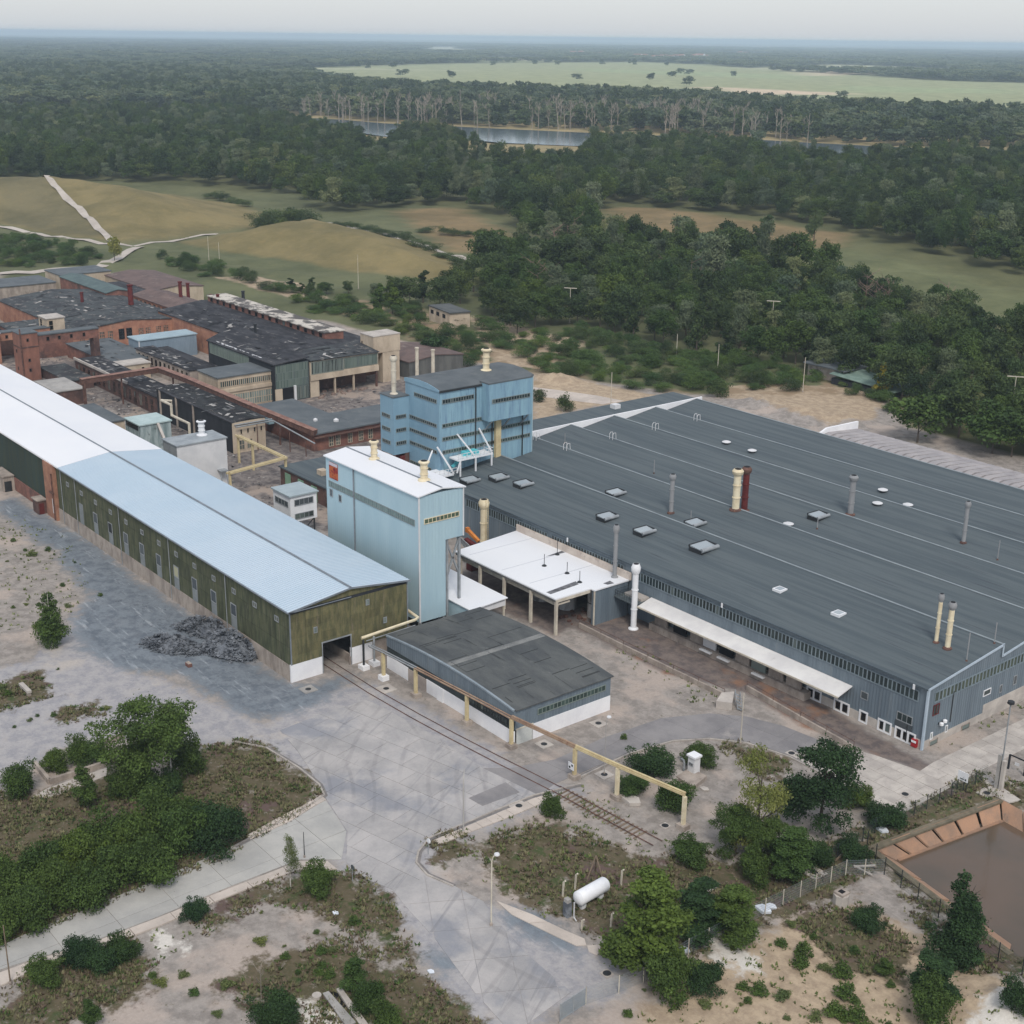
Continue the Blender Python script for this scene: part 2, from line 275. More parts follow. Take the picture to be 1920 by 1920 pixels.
MOUND_A = [(-523,81.6),(-498.5,133.3),(-446.4,140.8),(-411.4,155),(-413.2,172.9),(-418.8,211.8),(-425.3,228.9),(-453.9,250.5),(-510,262.9),(-578.6,249.9),(-656.2,188.3),(-699.9,128)]
MOUND_B = [(-399.1,173.6),(-409.3,206.8),(-418.8,256.5),(-380.1,261.2),(-332.4,257.2),(-257.9,229.1),(-248.8,217.3),(-260.4,206.4),(-298.5,193.5),(-343.6,186.4),(-371,176.8)]
POND = [(75.1,30),(78,51),(97.1,49),(96.2,26.9),(94.6,26.6)]
ZN = {
 'slate': [[(-101.6,-5),(-101.4,-2),(-81.9,-1.3),(-71.7,0.6),(-48.9,-0.7),(-23,-0.4),(0.7,-0.4),(2,4),(2.8,7.9),(6.9,3.6),(7.9,-2.8),(6.8,-9.4),(-2.2,-11),(-12.5,-11.5),(-16.5,-16.8),(-28.5,-18.9),(-39.5,-15.7),(-44.8,-10.4),(-69.2,-7.2),(-94,-7.7)],
           [(59.2,-8.3),(62.3,-6.6),(67.6,-6.1),(69.9,-8.8),(65.4,-10.5),(61,-10.4)], [(48.4,-20.9),(48.6,-19.1),(51.2,-18.8),(52.1,-20.6)], [(60,-20.2),(61.9,-17.8),(64.8,-18),(63.9,-20.5)]],
 'grey': [[(-40.8,-13.9),(-17.6,-16.3),(-2.2,-11),(11,-8.6),(16.4,-8.6),(14,-11.8),(10.5,-14.4),(9.4,-18.3),(1.5,-25.4),(-1.4,-32),(3.5,-41.7),(-8.6,-41.5),(-30.2,-34.4),(-28.3,-26.1)],
          [(10.2,-12),(3.7,2.2),(6.8,8.9),(17.8,10.2),(37.7,10.6),(46.3,13.5),(45.2,6.1),(47.1,-6.2),(50,-12.5),(71.5,-5.3),(76.5,-7.9),(74.8,-15),(73.7,-23.5),(68.5,-22),(57,-20),(47.8,-18.5),(42.9,-20.1),(31.8,-15.4),(27.4,-11.3)]],
 'track': [[(-5,48.4),(-5.6,59.3),(0.5,63.4),(42.9,54),(68.9,51.6),(68,48.6),(50.7,47.1),(40.4,48),(29.2,43.7),(9.9,43.4)], [(-15.6,38),(-20.1,48),(-5.6,59.3),(8.9,45.4),(9.5,39.6),(-9.9,38.1)]],
 'dirt': [[(-123.8,55),(-155.6,101.3),(-106.3,130.5),(-83,111.4),(-70.8,59.5),(-48.9,36),(-81.1,33.8),(-133,42.3),(-205.6,31.2),(-276,55.8)]],
 'grass': [[(9.4,-18.3),(10.3,-14.3),(14,-11.8),(20.7,-11.8),(27.1,-12.1),(29.8,-16.4),(31.5,-23.5),(32.8,-28.7),(33,-41),(33.8,-52.2),(25.3,-52.5),(1.8,-44.9),(8.7,-39.8),(8.1,-30.4),(15.5,-24.9)],
           [(43.2,-7.8),(44.9,-3.8),(49,-5.4),(47.9,-9)], [(47.5,-3.1),(49.8,5.4),(60.9,8.3),(63.4,13.3),(68,17.7),(71.6,24.1),(71.9,37.1),(77.3,28),(78.3,19.6),(76.6,8.3),(76,0.5),(71.5,-5.3),(64.7,-4.2),(58.5,-6.2),(53.7,-6.1)],
           [(39.7,-26),(40.7,-20.1),(46.5,-17),(53.4,-18.9),(60.4,-21.1),(61.1,-24.1),(56.4,-23.5),(47.2,-24),(43.2,-29.2),(43.9,-35.6),(40.5,-35.7)], [(39.5,-52.2),(40.5,-41.4),(44.9,-41.2),(48.4,-44.4),(48.3,-53),(44.5,-57.9)], [(52.6,-37.7),(52.4,-25.9),(60.4,-22.4),(67.9,-21.6),(72.6,-22.6),(62.6,-35.5)],
           [(48.2,34.5),(50,37.5),(56.8,37.8),(60.7,32.3),(54.5,32.6)], [(71.9,37.1),(72.5,54.2),(77.6,56.6),(84.1,55.1),(78,51),(75.3,30.6)], [(80,28.2),(96.2,26.9),(101.3,24.2),(96.8,19.6),(84.2,24.3)], [(78.7,14),(80.3,20.6),(88.1,19),(90.8,14.5),(86.3,11.3)],
           [(80.4,60.2),(93.7,88.6),(118.9,42),(102.5,33.6),(95.6,48.5)],[(-24.2,-32),(-24.1,-26.9),(-16.6,-27.4),(-15.4,-33.7),(-18,-37)], [(-11.6,-28.6),(-10.1,-24.1),(-6.1,-25.1),(-7.6,-29.5)]],
 'sand': [[(80.9,-10.7),(77.9,-3.6),(77.8,7),(80.3,20.6),(89.5,22.3),(98.4,21.7),(105.3,17.5),(93,-2.9),(82,-15)], [(-79.4,167.8),(-42,167.9),(-39.1,179.9),(-53.8,203.5),(-68.5,200.5),(-87.4,174.2)], [(-124.3,145.2),(-105.3,151.2),(-84.6,156),(-89.6,126.8),(-86.6,114.3)], [(-199.8,180.5),(-146.9,184.2),(-127.4,151.6),(-135,141)],[(-311.2,146.4),(-255.7,150),(-249.6,158.9),(-283.6,166.2),(-311.1,157.2)]],
 'scrub': [[(-223.3,146.8),(-201.1,148.4),(-168.1,141.3),(-129.2,138.3),(-115,137.6),(-130.8,146.9),(-165.1,158.4),(-194.7,172.4),(-229.1,171.2),(-247.6,161.8)],[(-162.3,162.2),(-155.1,172.6),(-129,160.6),(-109.6,153.2),(-124.3,145.2)],[(-89.4,158.8),(-87.4,174.2),(-70.8,203.4),(-57.2,203.6),(-56.9,194.6),(-80.2,168.7)]],
 'pale': [[(40,-40.6),(40,-36.6),(44.5,-37.6),(45.2,-40.8)], [(58.5,-32.5),(62.5,-31),(65.6,-31.7),(63.2,-34.8)], [(99.7,13.6),(98.9,17.3),(99.3,22.9),(104.9,19.1)], [(74.9,4.7),(80.1,5.9),(83,4.3),(80.5,2.4)]],
}
FAR = [  # far cover: colour, list of outlines (painted in this order on the vertices)
 ((96, 98, 68), [[(-411,42.6),(-363.5,86.3),(-356.9,146.6),(-247.6,161.8),(-197.9,183.4),(-139.4,169.5),(-91.5,178.6),(-59.7,206.9),(-31.6,182.2),(43.4,180.8),(-347.8,1099),(-886.1,159.7)]]),
 ((74, 80, 52), [[(-771.2,131.4),(-323.8,880.8),(-29088,57336),(-70565,56268),(-104224,25613)]]),
 ((96, 100, 72), [[(-276,55.8),(-219.6,136.6),(-124.3,145.2),(-82.6,163.4),(-50.6,208),(-178.8,261.8),(-263.8,311.1),(-466,351.4),(-583.2,319.2),(-427.2,179.4),(-539.8,147.7)]]),
 ((128, 112, 82), [[(-398.4,421.8),(-380.9,440.4),(-315.4,439.1),(-257.5,449),(-226.2,394.8),(-244.2,367.6),(-268.6,353.7),(-284.1,330.2)], [(-445.3,316.8),(-437.1,351.5),(-341.3,310.9),(-293.2,267),(-317.4,257.5)]]),
 ((104, 108, 76), [[(-277.4,317.7),(-268.6,353.7),(-244.2,367.6),(-231.4,401.2),(-189.2,396.8),(-104.5,360.5),(-66.6,298.3),(-114,323.9),(-175.9,345.5),(-215.5,345),(-228.9,313)]]),
 ((150, 154, 116), [[(-3174,1850),(-3563,2455),(-3772,2905),(-3928,3803),(-3484,3725),(-2641,3178),(-2333,3081),(-1893,2842),(-1562,2950),(-717.3,1468),(-891.7,1462),(-1022,1418),(-1116,1371),(-1277,1418),(-1454,1394),(-1626,1324),(-1835,1252),(-2307,1393)], [(-4771,3666),(-5075,4242),(-4025,3505),(-3853,2967)]]),
 ((206, 186, 160), [[(-2774,3509),(-2871,3775),(-2415,3195),(-2218,2726)], [(-1781,1915),(-1460,1915),(-1381,1874),(-1466,1704)], [(-5077,7478),(-4817,8664),(-4155,7502),(-4489,6630)], [(-4649,3573),(-4796,3981),(-4324,3594),(-4215,3243)]]),
 ((176, 178, 158), [[(-5217,2411),(-5136,2673),(-4780,2487),(-4861,2245)],[(-6293,2394),(-6239,2754),(-5747,2535),(-5810,2208)],[(-6375,3906),(-6305,4330),(-5726,3872),(-5658,3497)],[(-6750,7190),(-6642,7722),(-5876,6794),(-6008,6456)],[(-3703,1180),(-3821,1425),(-3456,1327),(-3273,1038)],[(-4648,5595),(-4263,5692),(-3707,4825),(-4022,4820)],[(-3197,1660),(-3073,1791),(-2807,1608),(-2917,1500)],[(-9471,6704),(-10249,7659),(-8047,5973),(-7918,5608)]]),
 ((150, 160, 120), [[(-1737,2257),(-1438,2439),(-1300,2223),(-1480,1999)], [(-3068,2726),(-2369,2904),(-2022,2495),(-2754,2490)]]),
 ((150, 136, 100), [[(-1347,778),(-1142,772),(-1028,788),(-1062,870),(-976.9,979.7),(-798.1,1001),(-664.2,1044),(-580.1,1142),(-447.7,924.6),(-499.6,853.4),(-594.8,746.2),(-692.9,655.8),(-705.7,570.1),(-778.2,603.5),(-877.1,585.4),(-1042,608)]]),
 ((122, 112, 78), [MOUND_A, MOUND_B]),
 ((108, 102, 76), [[(-661.9,190.3),(-572.6,181.4),(-426,156.5),(-451.2,142.7),(-504.1,135.3)]]),
]
MEADOWS = FAR[5][1] + FAR[6][1][2:] + FAR[7][1]
def axis(lo, hi, step, far_lo, far_hi, g=1.09):
    a = list(np.arange(lo, hi + .01, step)); s = step
    while a[-1] < far_hi: s = min(s * g, a[-1] * 0.2 + 60); a.append(a[-1] + s)
    s = step; b = []; c = lo
    while c > far_lo: s = min(s * g, abs(c) * .2 + 60); c -= s; b.append(c)
    return np.array(b[::-1] + a)
gx = axis(-150, 112, 1.0, -26000, 6000, 1.035); gy = axis(-64, 150, 1.0, -9000, 30000, 1.035)
GX, GY = np.meshgrid(gx, gy); GP = np.stack([GX.ravel(), GY.ravel()], 1)
def terrain(P):
    z = 17.0 * smooth(sdist(P, MOUND_A), -6, 95) + 8.5 * smooth(sdist(P, MOUND_B), -5, 38)
    n = np.sin(P[:, 0] * .21 + 1.3 * np.sin(P[:, 1] * .13)) * np.sin(P[:, 1] * .19 + P[:, 0] * .07)
    far = smooth(np.hypot(P[:, 0], P[:, 1]), 150, 400)
    z = z + n * 0.7 * far * (1 - smooth(np.hypot(P[:, 0], P[:, 1]), 1500, 2500))
    for cx, cy, r, h in SPOIL: z = z + h * np.exp(-((P[:, 0] - cx) ** 2 + (P[:, 1] - cy) ** 2) / r ** 2) * (1 + .35 * np.sin(P[:, 0] * 1.7) * np.sin(P[:, 1] * 1.3))
    return z - 2.8 * smooth(sdist(P, POND), -.4, .6)
SPOIL = [(*(-65.76, 168.58), 7, 1.6), (*(-54.46, 171.2), 6, 1.3), (*(-43.6, 173.72), 6, 1.4), (*(-116.19, 144.04), 5, 1.2), (*(-111.94, 145.93), 4, 1.0), (*(100.53, 18.26), 5, 1.6)]
GZ = terrain(GP)
def gz(x, y): return float(terrain(np.array([[x, y]], float))[0])
me = bpy.data.meshes.new('ground'); nx, ny = len(gx), len(gy)
me.vertices.add(len(GP)); me.vertices.foreach_set('co', np.column_stack([GP, GZ]).astype(np.float32).ravel())
ii = (np.arange(ny - 1)[:, None] * nx + np.arange(nx - 1)[None]).ravel()
quads = np.stack([ii, ii + 1, ii + nx + 1, ii + nx], 1).astype(np.int32)
me.loops.add(quads.size); me.loops.foreach_set('vertex_index', quads.ravel()); me.polygons.add(len(quads))
me.polygons.foreach_set('loop_start', np.arange(0, quads.size, 4, dtype=np.int32)); me.polygons.foreach_set('loop_total', np.full(len(quads), 4, np.int32))
me.update(calc_edges=True); me.polygons.foreach_set('use_smooth', [True] * len(quads))
near = (np.abs(GP[:, 0]) < 420) & (np.abs(GP[:, 1]) < 420)
for zname, polys in ZN.items():
    sd = np.full(len(GP), -30.0)
    for q in polys: sd[near] = np.maximum(sd[near], sdist(GP[near], q))
    me.attributes.new('z_' + zname, 'FLOAT', 'POINT').data.foreach_set('value', np.clip(sd, -30, 30).astype(np.float32))
fc = np.tile(np.array(srgb(150, 138, 124)[:3]), (len(GP), 1)); fw = np.zeros(len(GP))
dist = np.hypot(GP[:, 0] - 150, GP[:, 1] + 85)
for c, polys in FAR:
    sd = np.full(len(GP), -1e9)
    for q in polys: sd = np.maximum(sd, sdist(GP, q))
    soft = np.maximum(dist * .004, 1.0); w = smooth(sd, -soft, soft)[:, None]
    fc = fc * (1 - w) + np.array(srgb(*c)[:3]) * w; fw = np.maximum(fw, w[:, 0])
def clearing(P):
    '''fields cut into the distant forest'''
    cl = np.sin(P[:, 0] * .0021 + 2 * np.sin(P[:, 1] * .0013)) * np.sin(P[:, 1] * .0017 + P[:, 0] * .0006)
    return (cl > .7) & (np.hypot(P[:, 0], P[:, 1]) > 3600)
fc[clearing(GP)] = srgb(168, 168, 138)[:3]
ca = me.attributes.new('cover', 'FLOAT_COLOR', 'POINT'); ca.data.foreach_set('color', np.column_stack([fc, np.ones(len(fc))]).astype(np.float32).ravel())
me.attributes.new('farness', 'FLOAT', 'POINT').data.foreach_set('value', fw.astype(np.float32))

t = NT('ground_cover'); p = t.pos()
n1 = t.noise(p, 0.11, 7, 0.62); n2 = t.noise(t.mapv(p, (1, 1, 1), (50, 20, 0)), 0.55, 6, 0.7); n3 = t.noise(p, 2.6, 4, 0.75)
wob = t.math('MULTIPLY', t.math('SUBTRACT', t.math('ADD', n1, t.math('MULTIPLY', n2, 0.8)), 0.9), 22.0)
def zone(name, amp=1.0, soft=0.8):
    return t.ramp(t.math('ADD', t.attr('z_' + name), t.math('MULTIPLY', wob, amp)), -soft, soft)
S = srgb
soil = t.mix(t.ramp(n2, 0.38, 0.62), S(158, 150, 142), S(134, 127, 120))
soil = t.mix(t.ramp(n1, 0.5, 0.62), soil, S(170, 157, 146))
soil = t.mix(t.math('MULTIPLY', t.ramp(t.noise(p, 0.9, 6, 0.75), 0.6, 0.68), 0.75), soil, S(98, 92, 70))
grey = t.mix(t.ramp(n2, 0.4, 0.62), S(166, 162, 160), S(148, 146, 148)); grey = t.mix(t.ramp(n1, 0.54, 0.66), grey, S(176, 168, 160))
c = t.mix(zone('grey', .35, 1.2), soil, grey)
slate = t.mix(t.ramp(n2, 0.36, 0.6), S(92, 101, 110), S(120, 128, 134)); slate = t.mix(t.ramp(t.noise(t.mapv(p, (.25, 1.6, 1)), 0.6, 5, .7), 0.55, 0.7), slate, S(152, 158, 162))
c = t.mix(t.math('MULTIPLY', zone('slate', .32, 1.6), 0.92), c, slate)
track = t.mix(t.ramp(n2, 0.38, 0.64), S(96, 88, 86), S(124, 112, 104)); track = t.mix(t.ramp(n1, 0.56, 0.68), track, S(136, 104, 84))
c = t.mix(zone('track', .12, 0.8), c, track)
dirt = t.mix(t.ramp(n2, 0.38, 0.62), S(132, 124, 118), S(96, 90, 88)); dirt = t.mix(t.ramp(n1, 0.52, 0.62), dirt, S(158, 144, 132))
c = t.mix(zone('dirt', .4, 2), c, dirt)
far = t.mix(1.0, t.new('ShaderNodeAttribute', attribute_name='cover').outputs['Color'], t.mix(t.ramp(t.noise(p, 0.03, 8, 0.7), 0.3, 0.7), (.72, .74, .7, 1), (1.25, 1.2, 1.18, 1)), 'MULTIPLY')
far = t.mix(t.ramp(t.noise(p, 0.22, 6, 0.75), 0.54, 0.7), far, t.mix(1.0, far, (1.2, 1.12, 1.06, 1), 'MULTIPLY'))
c = t.mix(t.attr('farness'), c, far)
sand = t.mix(t.ramp(n2, 0.38, 0.62), S(180, 161, 136), S(156, 138, 117))
c = t.mix(zone('sand', .35, 1.2), c, sand)
c = t.mix(t.math('MULTIPLY', zone('scrub', .5, 3), t.ramp(n1, .42, .56)), c, t.mix(n2, S(156, 128, 108), S(128, 120, 92)))
gr = t.mix(t.ramp(n2, 0.36, 0.62), S(82, 78, 56), S(100, 90, 72)); gr = t.mix(t.ramp(t.noise(p, 0.35, 6, .7), 0.52, 0.64), gr, S(70, 80, 48))
gr = t.mix(t.ramp(t.noise(p, 1.3, 5, .75), 0.56, 0.66), gr, S(124, 110, 97)); gr = t.mix(t.ramp(t.noise(t.mapv(p, (1, 1, 1), (9, 9, 9)), 0.18, 5, .7), 0.56, 0.64), gr, S(98, 82, 76))
gz_ = zone('grass', .5, 0.9)
c = t.mix(t.math('MULTIPLY', gz_, t.ramp(t.noise(p, 0.5, 7, .72), 0.3, 0.42)), c, gr)
c = t.mix(zone('pale', .4, .8), c, S(206, 200, 190))
c = t.mix(1.0, c, t.mix(n3, (.74, .74, .74, 1), (1.26, 1.26, 1.26, 1)), 'MULTIPLY')
t.bump(t.math('ADD', n3, t.math('MULTIPLY', n2, 2.0)), 0.35, 0.15)
me.materials.append(t.done(c, 0.95, 0.15))
ground = put('ground', me, kind='structure')

# ---------------------------------------------------------------- paved surfaces: slabs clipped to each outline
def clip(poly, cell):
    out = poly
    for i in range(len(cell)):
        (ax, ay), (bx, by) = cell[i], cell[(i + 1) % len(cell)]; inp = out; out = []
        if not inp: return []
        for k in range(len(inp)):
            p, q = inp[k - 1], inp[k]
            sp = (bx - ax) * (p[1] - ay) - (by - ay) * (p[0] - ax); sq = (bx - ax) * (q[1] - ay) - (by - ay) * (q[0] - ax)
            if (sp < 0) != (sq < 0):
                u = sp / (sp - sq); out.append((p[0] + u * (q[0] - p[0]), p[1] + u * (q[1] - p[1])))
            if sq >= 0: out.append(q)
    return out
def area(q): return abs(sum(q[i - 1][0] * q[i][1] - q[i][0] * q[i - 1][1] for i in range(len(q)))) / 2
def paving(name, outline, ang, du, dv, z, m, gap=0.05, jit=0.012, off=(0, 0), most=300, stagger=0.0):
    """concrete plates laid in a grid turned by ang, cut to the outline; each plate is a part"""
    root = thing(name, None, None, (outline[0][0], outline[0][1], 0), kind='structure')
    ca_, sa_ = math.cos(R(ang)), math.sin(R(ang)); loc = [(x * ca_ + y * sa_, -x * sa_ + y * ca_) for x, y in outline]
    u0, u1 = min(p[0] for p in loc), max(p[0] for p in loc); v0, v1 = min(p[1] for p in loc), max(p[1] for p in loc); k = 0
    j = 0; v = v0 + off[1] - dv
    while v < v1:
        u = u0 + off[0] - 2 * du + (stagger * du if j % 2 else 0)
        while u < u1:
            q = clip(loc, [(u + gap / 2, v + gap / 2), (u + du - gap / 2, v + gap / 2), (u + du - gap / 2, v + dv - gap / 2), (u + gap / 2, v + dv - gap / 2)])
            if len(q) > 2 and area(q) > du * dv * .03:
                w = [(x * ca_ - y * sa_, x * sa_ + y * ca_) for x, y in q]
                MB().prism(w, -0.05, z + rng.uniform(-jit, jit)).obj('concrete_plate', m, root); k += 1
            u += du
        v += dv; j += 1
    return root
yard_conc = mat('yard_concrete', (172, 167, 163), (154, 151, 149), 0.16, fine=0.06, rnd=0.05, stain=(136, 136, 138), stain_scale=0.09, stain_lo=0.52, stain_hi=0.7)
def worn_concrete(name, c1, c2, dark, rings):
    t = NT(name); p = t.pos(); c = t.mix(t.ramp(t.noise(p, .16, 6, .65), .38, .64), srgb(*c1), srgb(*c2))
    c = t.mix(t.math('MULTIPLY', t.ramp(t.noise(t.mapv(p, (1, 1, 1), (5, 3, 0)), .085, 5, .65), .5, .66), .8), c, srgb(*dark))
    for (cx, cy, per, k) in rings:      # arcs left by turning tyres
        w = t.new('ShaderNodeTexWave', wave_type='RINGS', rings_direction='Z', wave_profile='SIN'); t.link(t.mapv(p, (1, 1, 1), (-cx, -cy, 0)), w.inputs['Vector'])
        w.inputs['Scale'].default_value = 2 * math.pi / per / 20; w.inputs['Distortion'].default_value = .9; w.inputs['Detail'].default_value = 2; w.inputs['Detail Scale'].default_value = 1.2
        f = t.math('MULTIPLY', t.ramp(w.outputs['Fac'], .88, .99), t.ramp(t.noise(t.mapv(p, (1, 1, 1), (cx, cy, 0)), .07, 3, .5), .45, .6))
        c = t.mix(t.math('MULTIPLY', f, k), c, t.mix(1.0, c, (.6, .6, .62, 1), 'MULTIPLY'))
    mp = t.new('ShaderNodeMapping'); t.link(p, mp.inputs[0]); mp.inputs['Rotation'].default_value = (0, 0, R(90) - 2.112); mp.inputs['Scale'].default_value = (1, 1, 0)
    for sc_, lo_, k in ((.75, .6, .3), (2.2, .62, .22)):      # straight wheel marks running across the yard
        nz = t.noise(t.mapv(mp.outputs[0], (sc_, .035, 0), (sc_ * 7, 3, 0)), 1.0, 3, .6)
        c = t.mix(t.math('MULTIPLY', t.ramp(nz, lo_, lo_ + .06), k), c, srgb(112, 112, 116))
    c = t.mix(1.0, c, t.mix(t.noise(p, 4, 3, .7), (.9, .9, .9, 1), (1.1, 1.1, 1.1, 1)), 'MULTIPLY')
    c = t.mix(1.0, c, t.mix(t.rand(), (.95,) * 3 + (1,), (1.05,) * 3 + (1,)), 'MULTIPLY')
    return t.done(c, .88, .25)
yard_conc = worn_concrete('worn_yard_concrete', (176, 171, 167), (156, 153, 151), (132, 134, 140), [(58, 34, 3.4, .3), (8, -46, 2.6, .3)])
road_conc = mat('road_concrete', (178, 175, 168), (164, 162, 157), 0.25, fine=0.05, rnd=0.035, stain=(150, 148, 145), stain_scale=0.2, stain_lo=0.55, stain_hi=0.8)
walk_conc = mat('pavement_concrete', (196, 184, 172), (180, 169, 158), 0.3, fine=0.06, rnd=0.06, stain=(150, 140, 130), stain_scale=0.5, stain_lo=0.6, stain_hi=0.8)
asph = mat('worn_asphalt', (140, 136, 134), (122, 119, 119), 0.2, fine=0.06, rnd=0.03, stain=(158, 152, 146), stain_scale=0.15)
a1 = math.degrees(math.atan2(*(lambda a, b: (b[1] - a[1], b[0] - a[0]))((34.47, -47.16), (34.25, -23.02))))
paving('concrete_road', [(33.8,-52.2),(33.2,-48.8),(33,-42.1),(32.6,-34.9),(31.6,-25.6),(31.1,-18.2),(29.5,-12.6),(36.8,-14.3),(41.2,-17.7),(38.4,-21.4),(38.4,-26),(38.4,-31.6),(38.7,-37.7),(38.5,-46),(37.7,-50.5),(37.3,-53.5)], a1, 6.0, 4.6, 0.05, road_conc)
paving('pavement', [(37.9,-53.7),(38,-50.6),(38.8,-46.2),(39,-37.9),(38.8,-31.8),(38.8,-26.2),(38.8,-21.6),(41.6,-17.9),(43.5,-17.8),(40.2,-22.4),(40,-26.2),(40,-32.4),(40.3,-38.4),(40,-46.6),(39.5,-50.6),(39.8,-54.3)], a1, 4.4, 30, 0.14, walk_conc, gap=0.07, off=(0, -2))
paving('kerb_apron', [(31.2,-25.3),(29.7,-19.1),(28.7,-13.6),(28.1,-12),(29.6,-12.5),(29.9,-14.3),(31.1,-18.2),(31.9,-25)], a1, 1.6, 30, 0.12, walk_conc, gap=0.06)
paving('concrete_yard', [(11.2,-8.3),(10.5,-1.9),(10.7,5.5),(22.9,6.6),(34.7,6.6),(43.9,8),(43.5,2.7),(43.6,-3),(43.6,-7.6),(45.2,-10.4),(46.7,-11.6),(49.2,-12),(49.8,-14.4),(49.2,-16.4),(46.2,-17.5),(42.1,-17.6),(36.9,-14.2),(29.3,-12.4),(25.9,-11.3),(17.6,-9.3)], 14, 5.2, 3.4, 0.045, yard_conc, stagger=0.5)
paving('lower_road', [(49.2,-16.4),(49.8,-14.4),(49.2,-12),(52.5,-10.9),(56.7,-10.1),(60,-11),(66.4,-12),(73.2,-12.3),(73.9,-16.8),(74.4,-20.3),(67.6,-19.5),(58.7,-17.7),(52.5,-17)], -30, 5.0, 3.6, 0.04, yard_conc)
paving('kerb_walk', [(57.5,-9),(61.7,-7.5),(65.7,-6.6),(70.1,-5.3),(70.6,-6.7),(65.7,-8),(60.3,-9.2)], -31, 4.2, 8, 0.07, walk_conc, gap=0.07)
paving('curved_road', [(43.9,8),(43,11.2),(42.9,19.1),(43.3,25.1),(44.1,30.2),(46.5,34.3),(50.2,37.3),(55.9,38.9),(55.6,45.4),(50,44.7),(45.2,42.8),(41.5,39.5),(38.6,33.4),(38,23.6),(38.5,15.1),(36.9,9.5),(34.7,6.6)], 8, 7.5, 6.5, 0.04, asph, gap=0.03)
paving('concrete_apron', [(55.6,45.4),(55.9,38.9),(62.7,38.8),(66.6,38),(70,38.1),(72.7,39),(72.7,44.1),(72.5,54.2),(72.7,65.6),(73.4,78.5),(68.2,87.5),(68,71.9),(67.7,52.2),(68,49.1),(62.1,47.9)], 0, 3.0, 2.2, 0.045, pale_concrete, stagger=0.5)
paving('works_road', [(-105.4,129.8),(-97.5,133.5),(-88.9,138.2),(-88.1,144.7),(-96,142.9),(-105.7,138.8),(-112.3,135.4)], 20, 6, 5, 0.05, walk_conc)
def kerb(pts, w=.22, h=.16):
    root = thing('kerb', None, None, (*pts[0], 0), kind='structure'); P = []
    for a, c_ in zip(pts, pts[1:]):
        n = max(1, round(math.dist(a, c_) / 1.0)); P += [tuple(a[i] + (c_[i] - a[i]) * k / n for i in (0, 1)) for k in range(n)]
    P.append(pts[-1])
    for a, c_ in zip(P, P[1:]): q = [c_[i] - (c_[i] - a[i]) * .03 for i in (0, 1)]; MB().bar((*a, h / 2), (*q, h / 2), w, h).obj('kerb_stone', kerb_m, root)
    b = MB(); L = []
    for i, p in enumerate(P):
        d = np.array(P[min(i + 1, len(P) - 1)]) - np.array(P[max(i - 1, 0)]); d /= np.hypot(*d); o = np.array([d[1], -d[0]])
        for s in (.11, .42): L.append((*(np.array(p) + o * s), .07))
    b.add(L, [(2 * i, 2 * i + 2, 2 * i + 3, 2 * i + 1) for i in range(len(P) - 1)]); b.obj('gutter_strip', gutter_m, root)  # flat darker strip along the kerb foot
kerb_m = mat('kerb_stone', (176, 168, 158), (150, 143, 136), .6, fine=.08, rnd=.08); gutter_m = mat('gutter_strip', (112, 108, 106), (132, 127, 123), .7, fine=.1)
kerb([(45,13.8),(43.6,7.4),(43.5,2.7),(43.6,-3),(43.6,-7.6),(45.1,-10.2),(46.7,-11.6),(49.3,-12),(52.7,-11)][::-1]); kerb([(10.5,-14.4),(14.3,-12),(21.1,-11.3),(26.1,-11.4),(28.6,-12.2),(29.2,-13.9),(30.3,-17.7),(31.9,-25.7)][::-1]); kerb([(43.8,13.9),(43.1,23.4),(44.1,30.2),(46.5,34.3),(50.2,37.3),(55.9,38.9),(62.7,38.8),(66.6,38)][::-1])
paving('island_walk', [(45.1,13.2),(44.1,7),(44.1,2.2),(44.2,-3.2),(44.3,-7.6),(45.2,-9.1),(45.4,-7.4),(45.4,-3.4),(45.6,1.8),(45.6,6.6)], a1, 1.5, 30, .1, walk_conc, gap=.05)
# dark repair patch in the yard
put('asphalt_patch', MB().prism([(39.4,1),(39.2,6.7),(42,6.6),(41.8,1.2)], 0.0, 0.075).mesh('asphalt_patch', asph), kind='structure')
# tracks and paths by the mounds
def ribbon(name, pts, wid, m, dz=0.12):
    b = MB(); P = []
    for i in range(len(pts) - 1):
        n = max(2, int(math.dist(pts[i], pts[i + 1]) / 8))
        P += [tuple(np.array(pts[i]) + (np.array(pts[i + 1]) - np.array(pts[i])) * k / n) for k in range(n)]
    P.append(pts[-1]); L = []
    for i, p in enumerate(P):
        d = np.array(P[min(i + 1, len(P) - 1)]) - np.array(P[max(i - 1, 0)]); d /= np.hypot(*d); w = wid * (1 + .12 * math.sin(i * 1.7))
        for s in (-.5, .5):
            q = np.array(p) + s * w * np.array([-d[1], d[0]]); L.append((q[0], q[1], gz(*q) + dz))
    b.add(L, [(2 * i, 2 * i + 2, 2 * i + 3, 2 * i + 1) for i in range(len(P) - 1)])
    return b.obj(name, m, kind='structure')
gravel = mat('pale_gravel', (190, 180, 168), (170, 160, 148), 0.1, fine=0.1)
ribbon('gravel_path', [(-411.72, 151.58), (-489.93, 168.08), (-572.63, 181.42)], 3.0, gravel, .5)
ribbon('gravel_path', [(-518.35, 120.33), (-489.34, 130.12), (-441.54, 138.89), (-416.26, 147.59), (-403.07, 156.1), (-407.73, 175.25), (-414.03, 209.25), (-415.84, 219.63)], 3.2, gravel, .3)
ribbon('gravel_path', [(-418.81, 256.54), (-410.08, 262.9), (-370.07, 260.4), (-328.58, 254.5), (-289.2, 247.56), (-271.4, 249.85)], 3.5, gravel, .3)
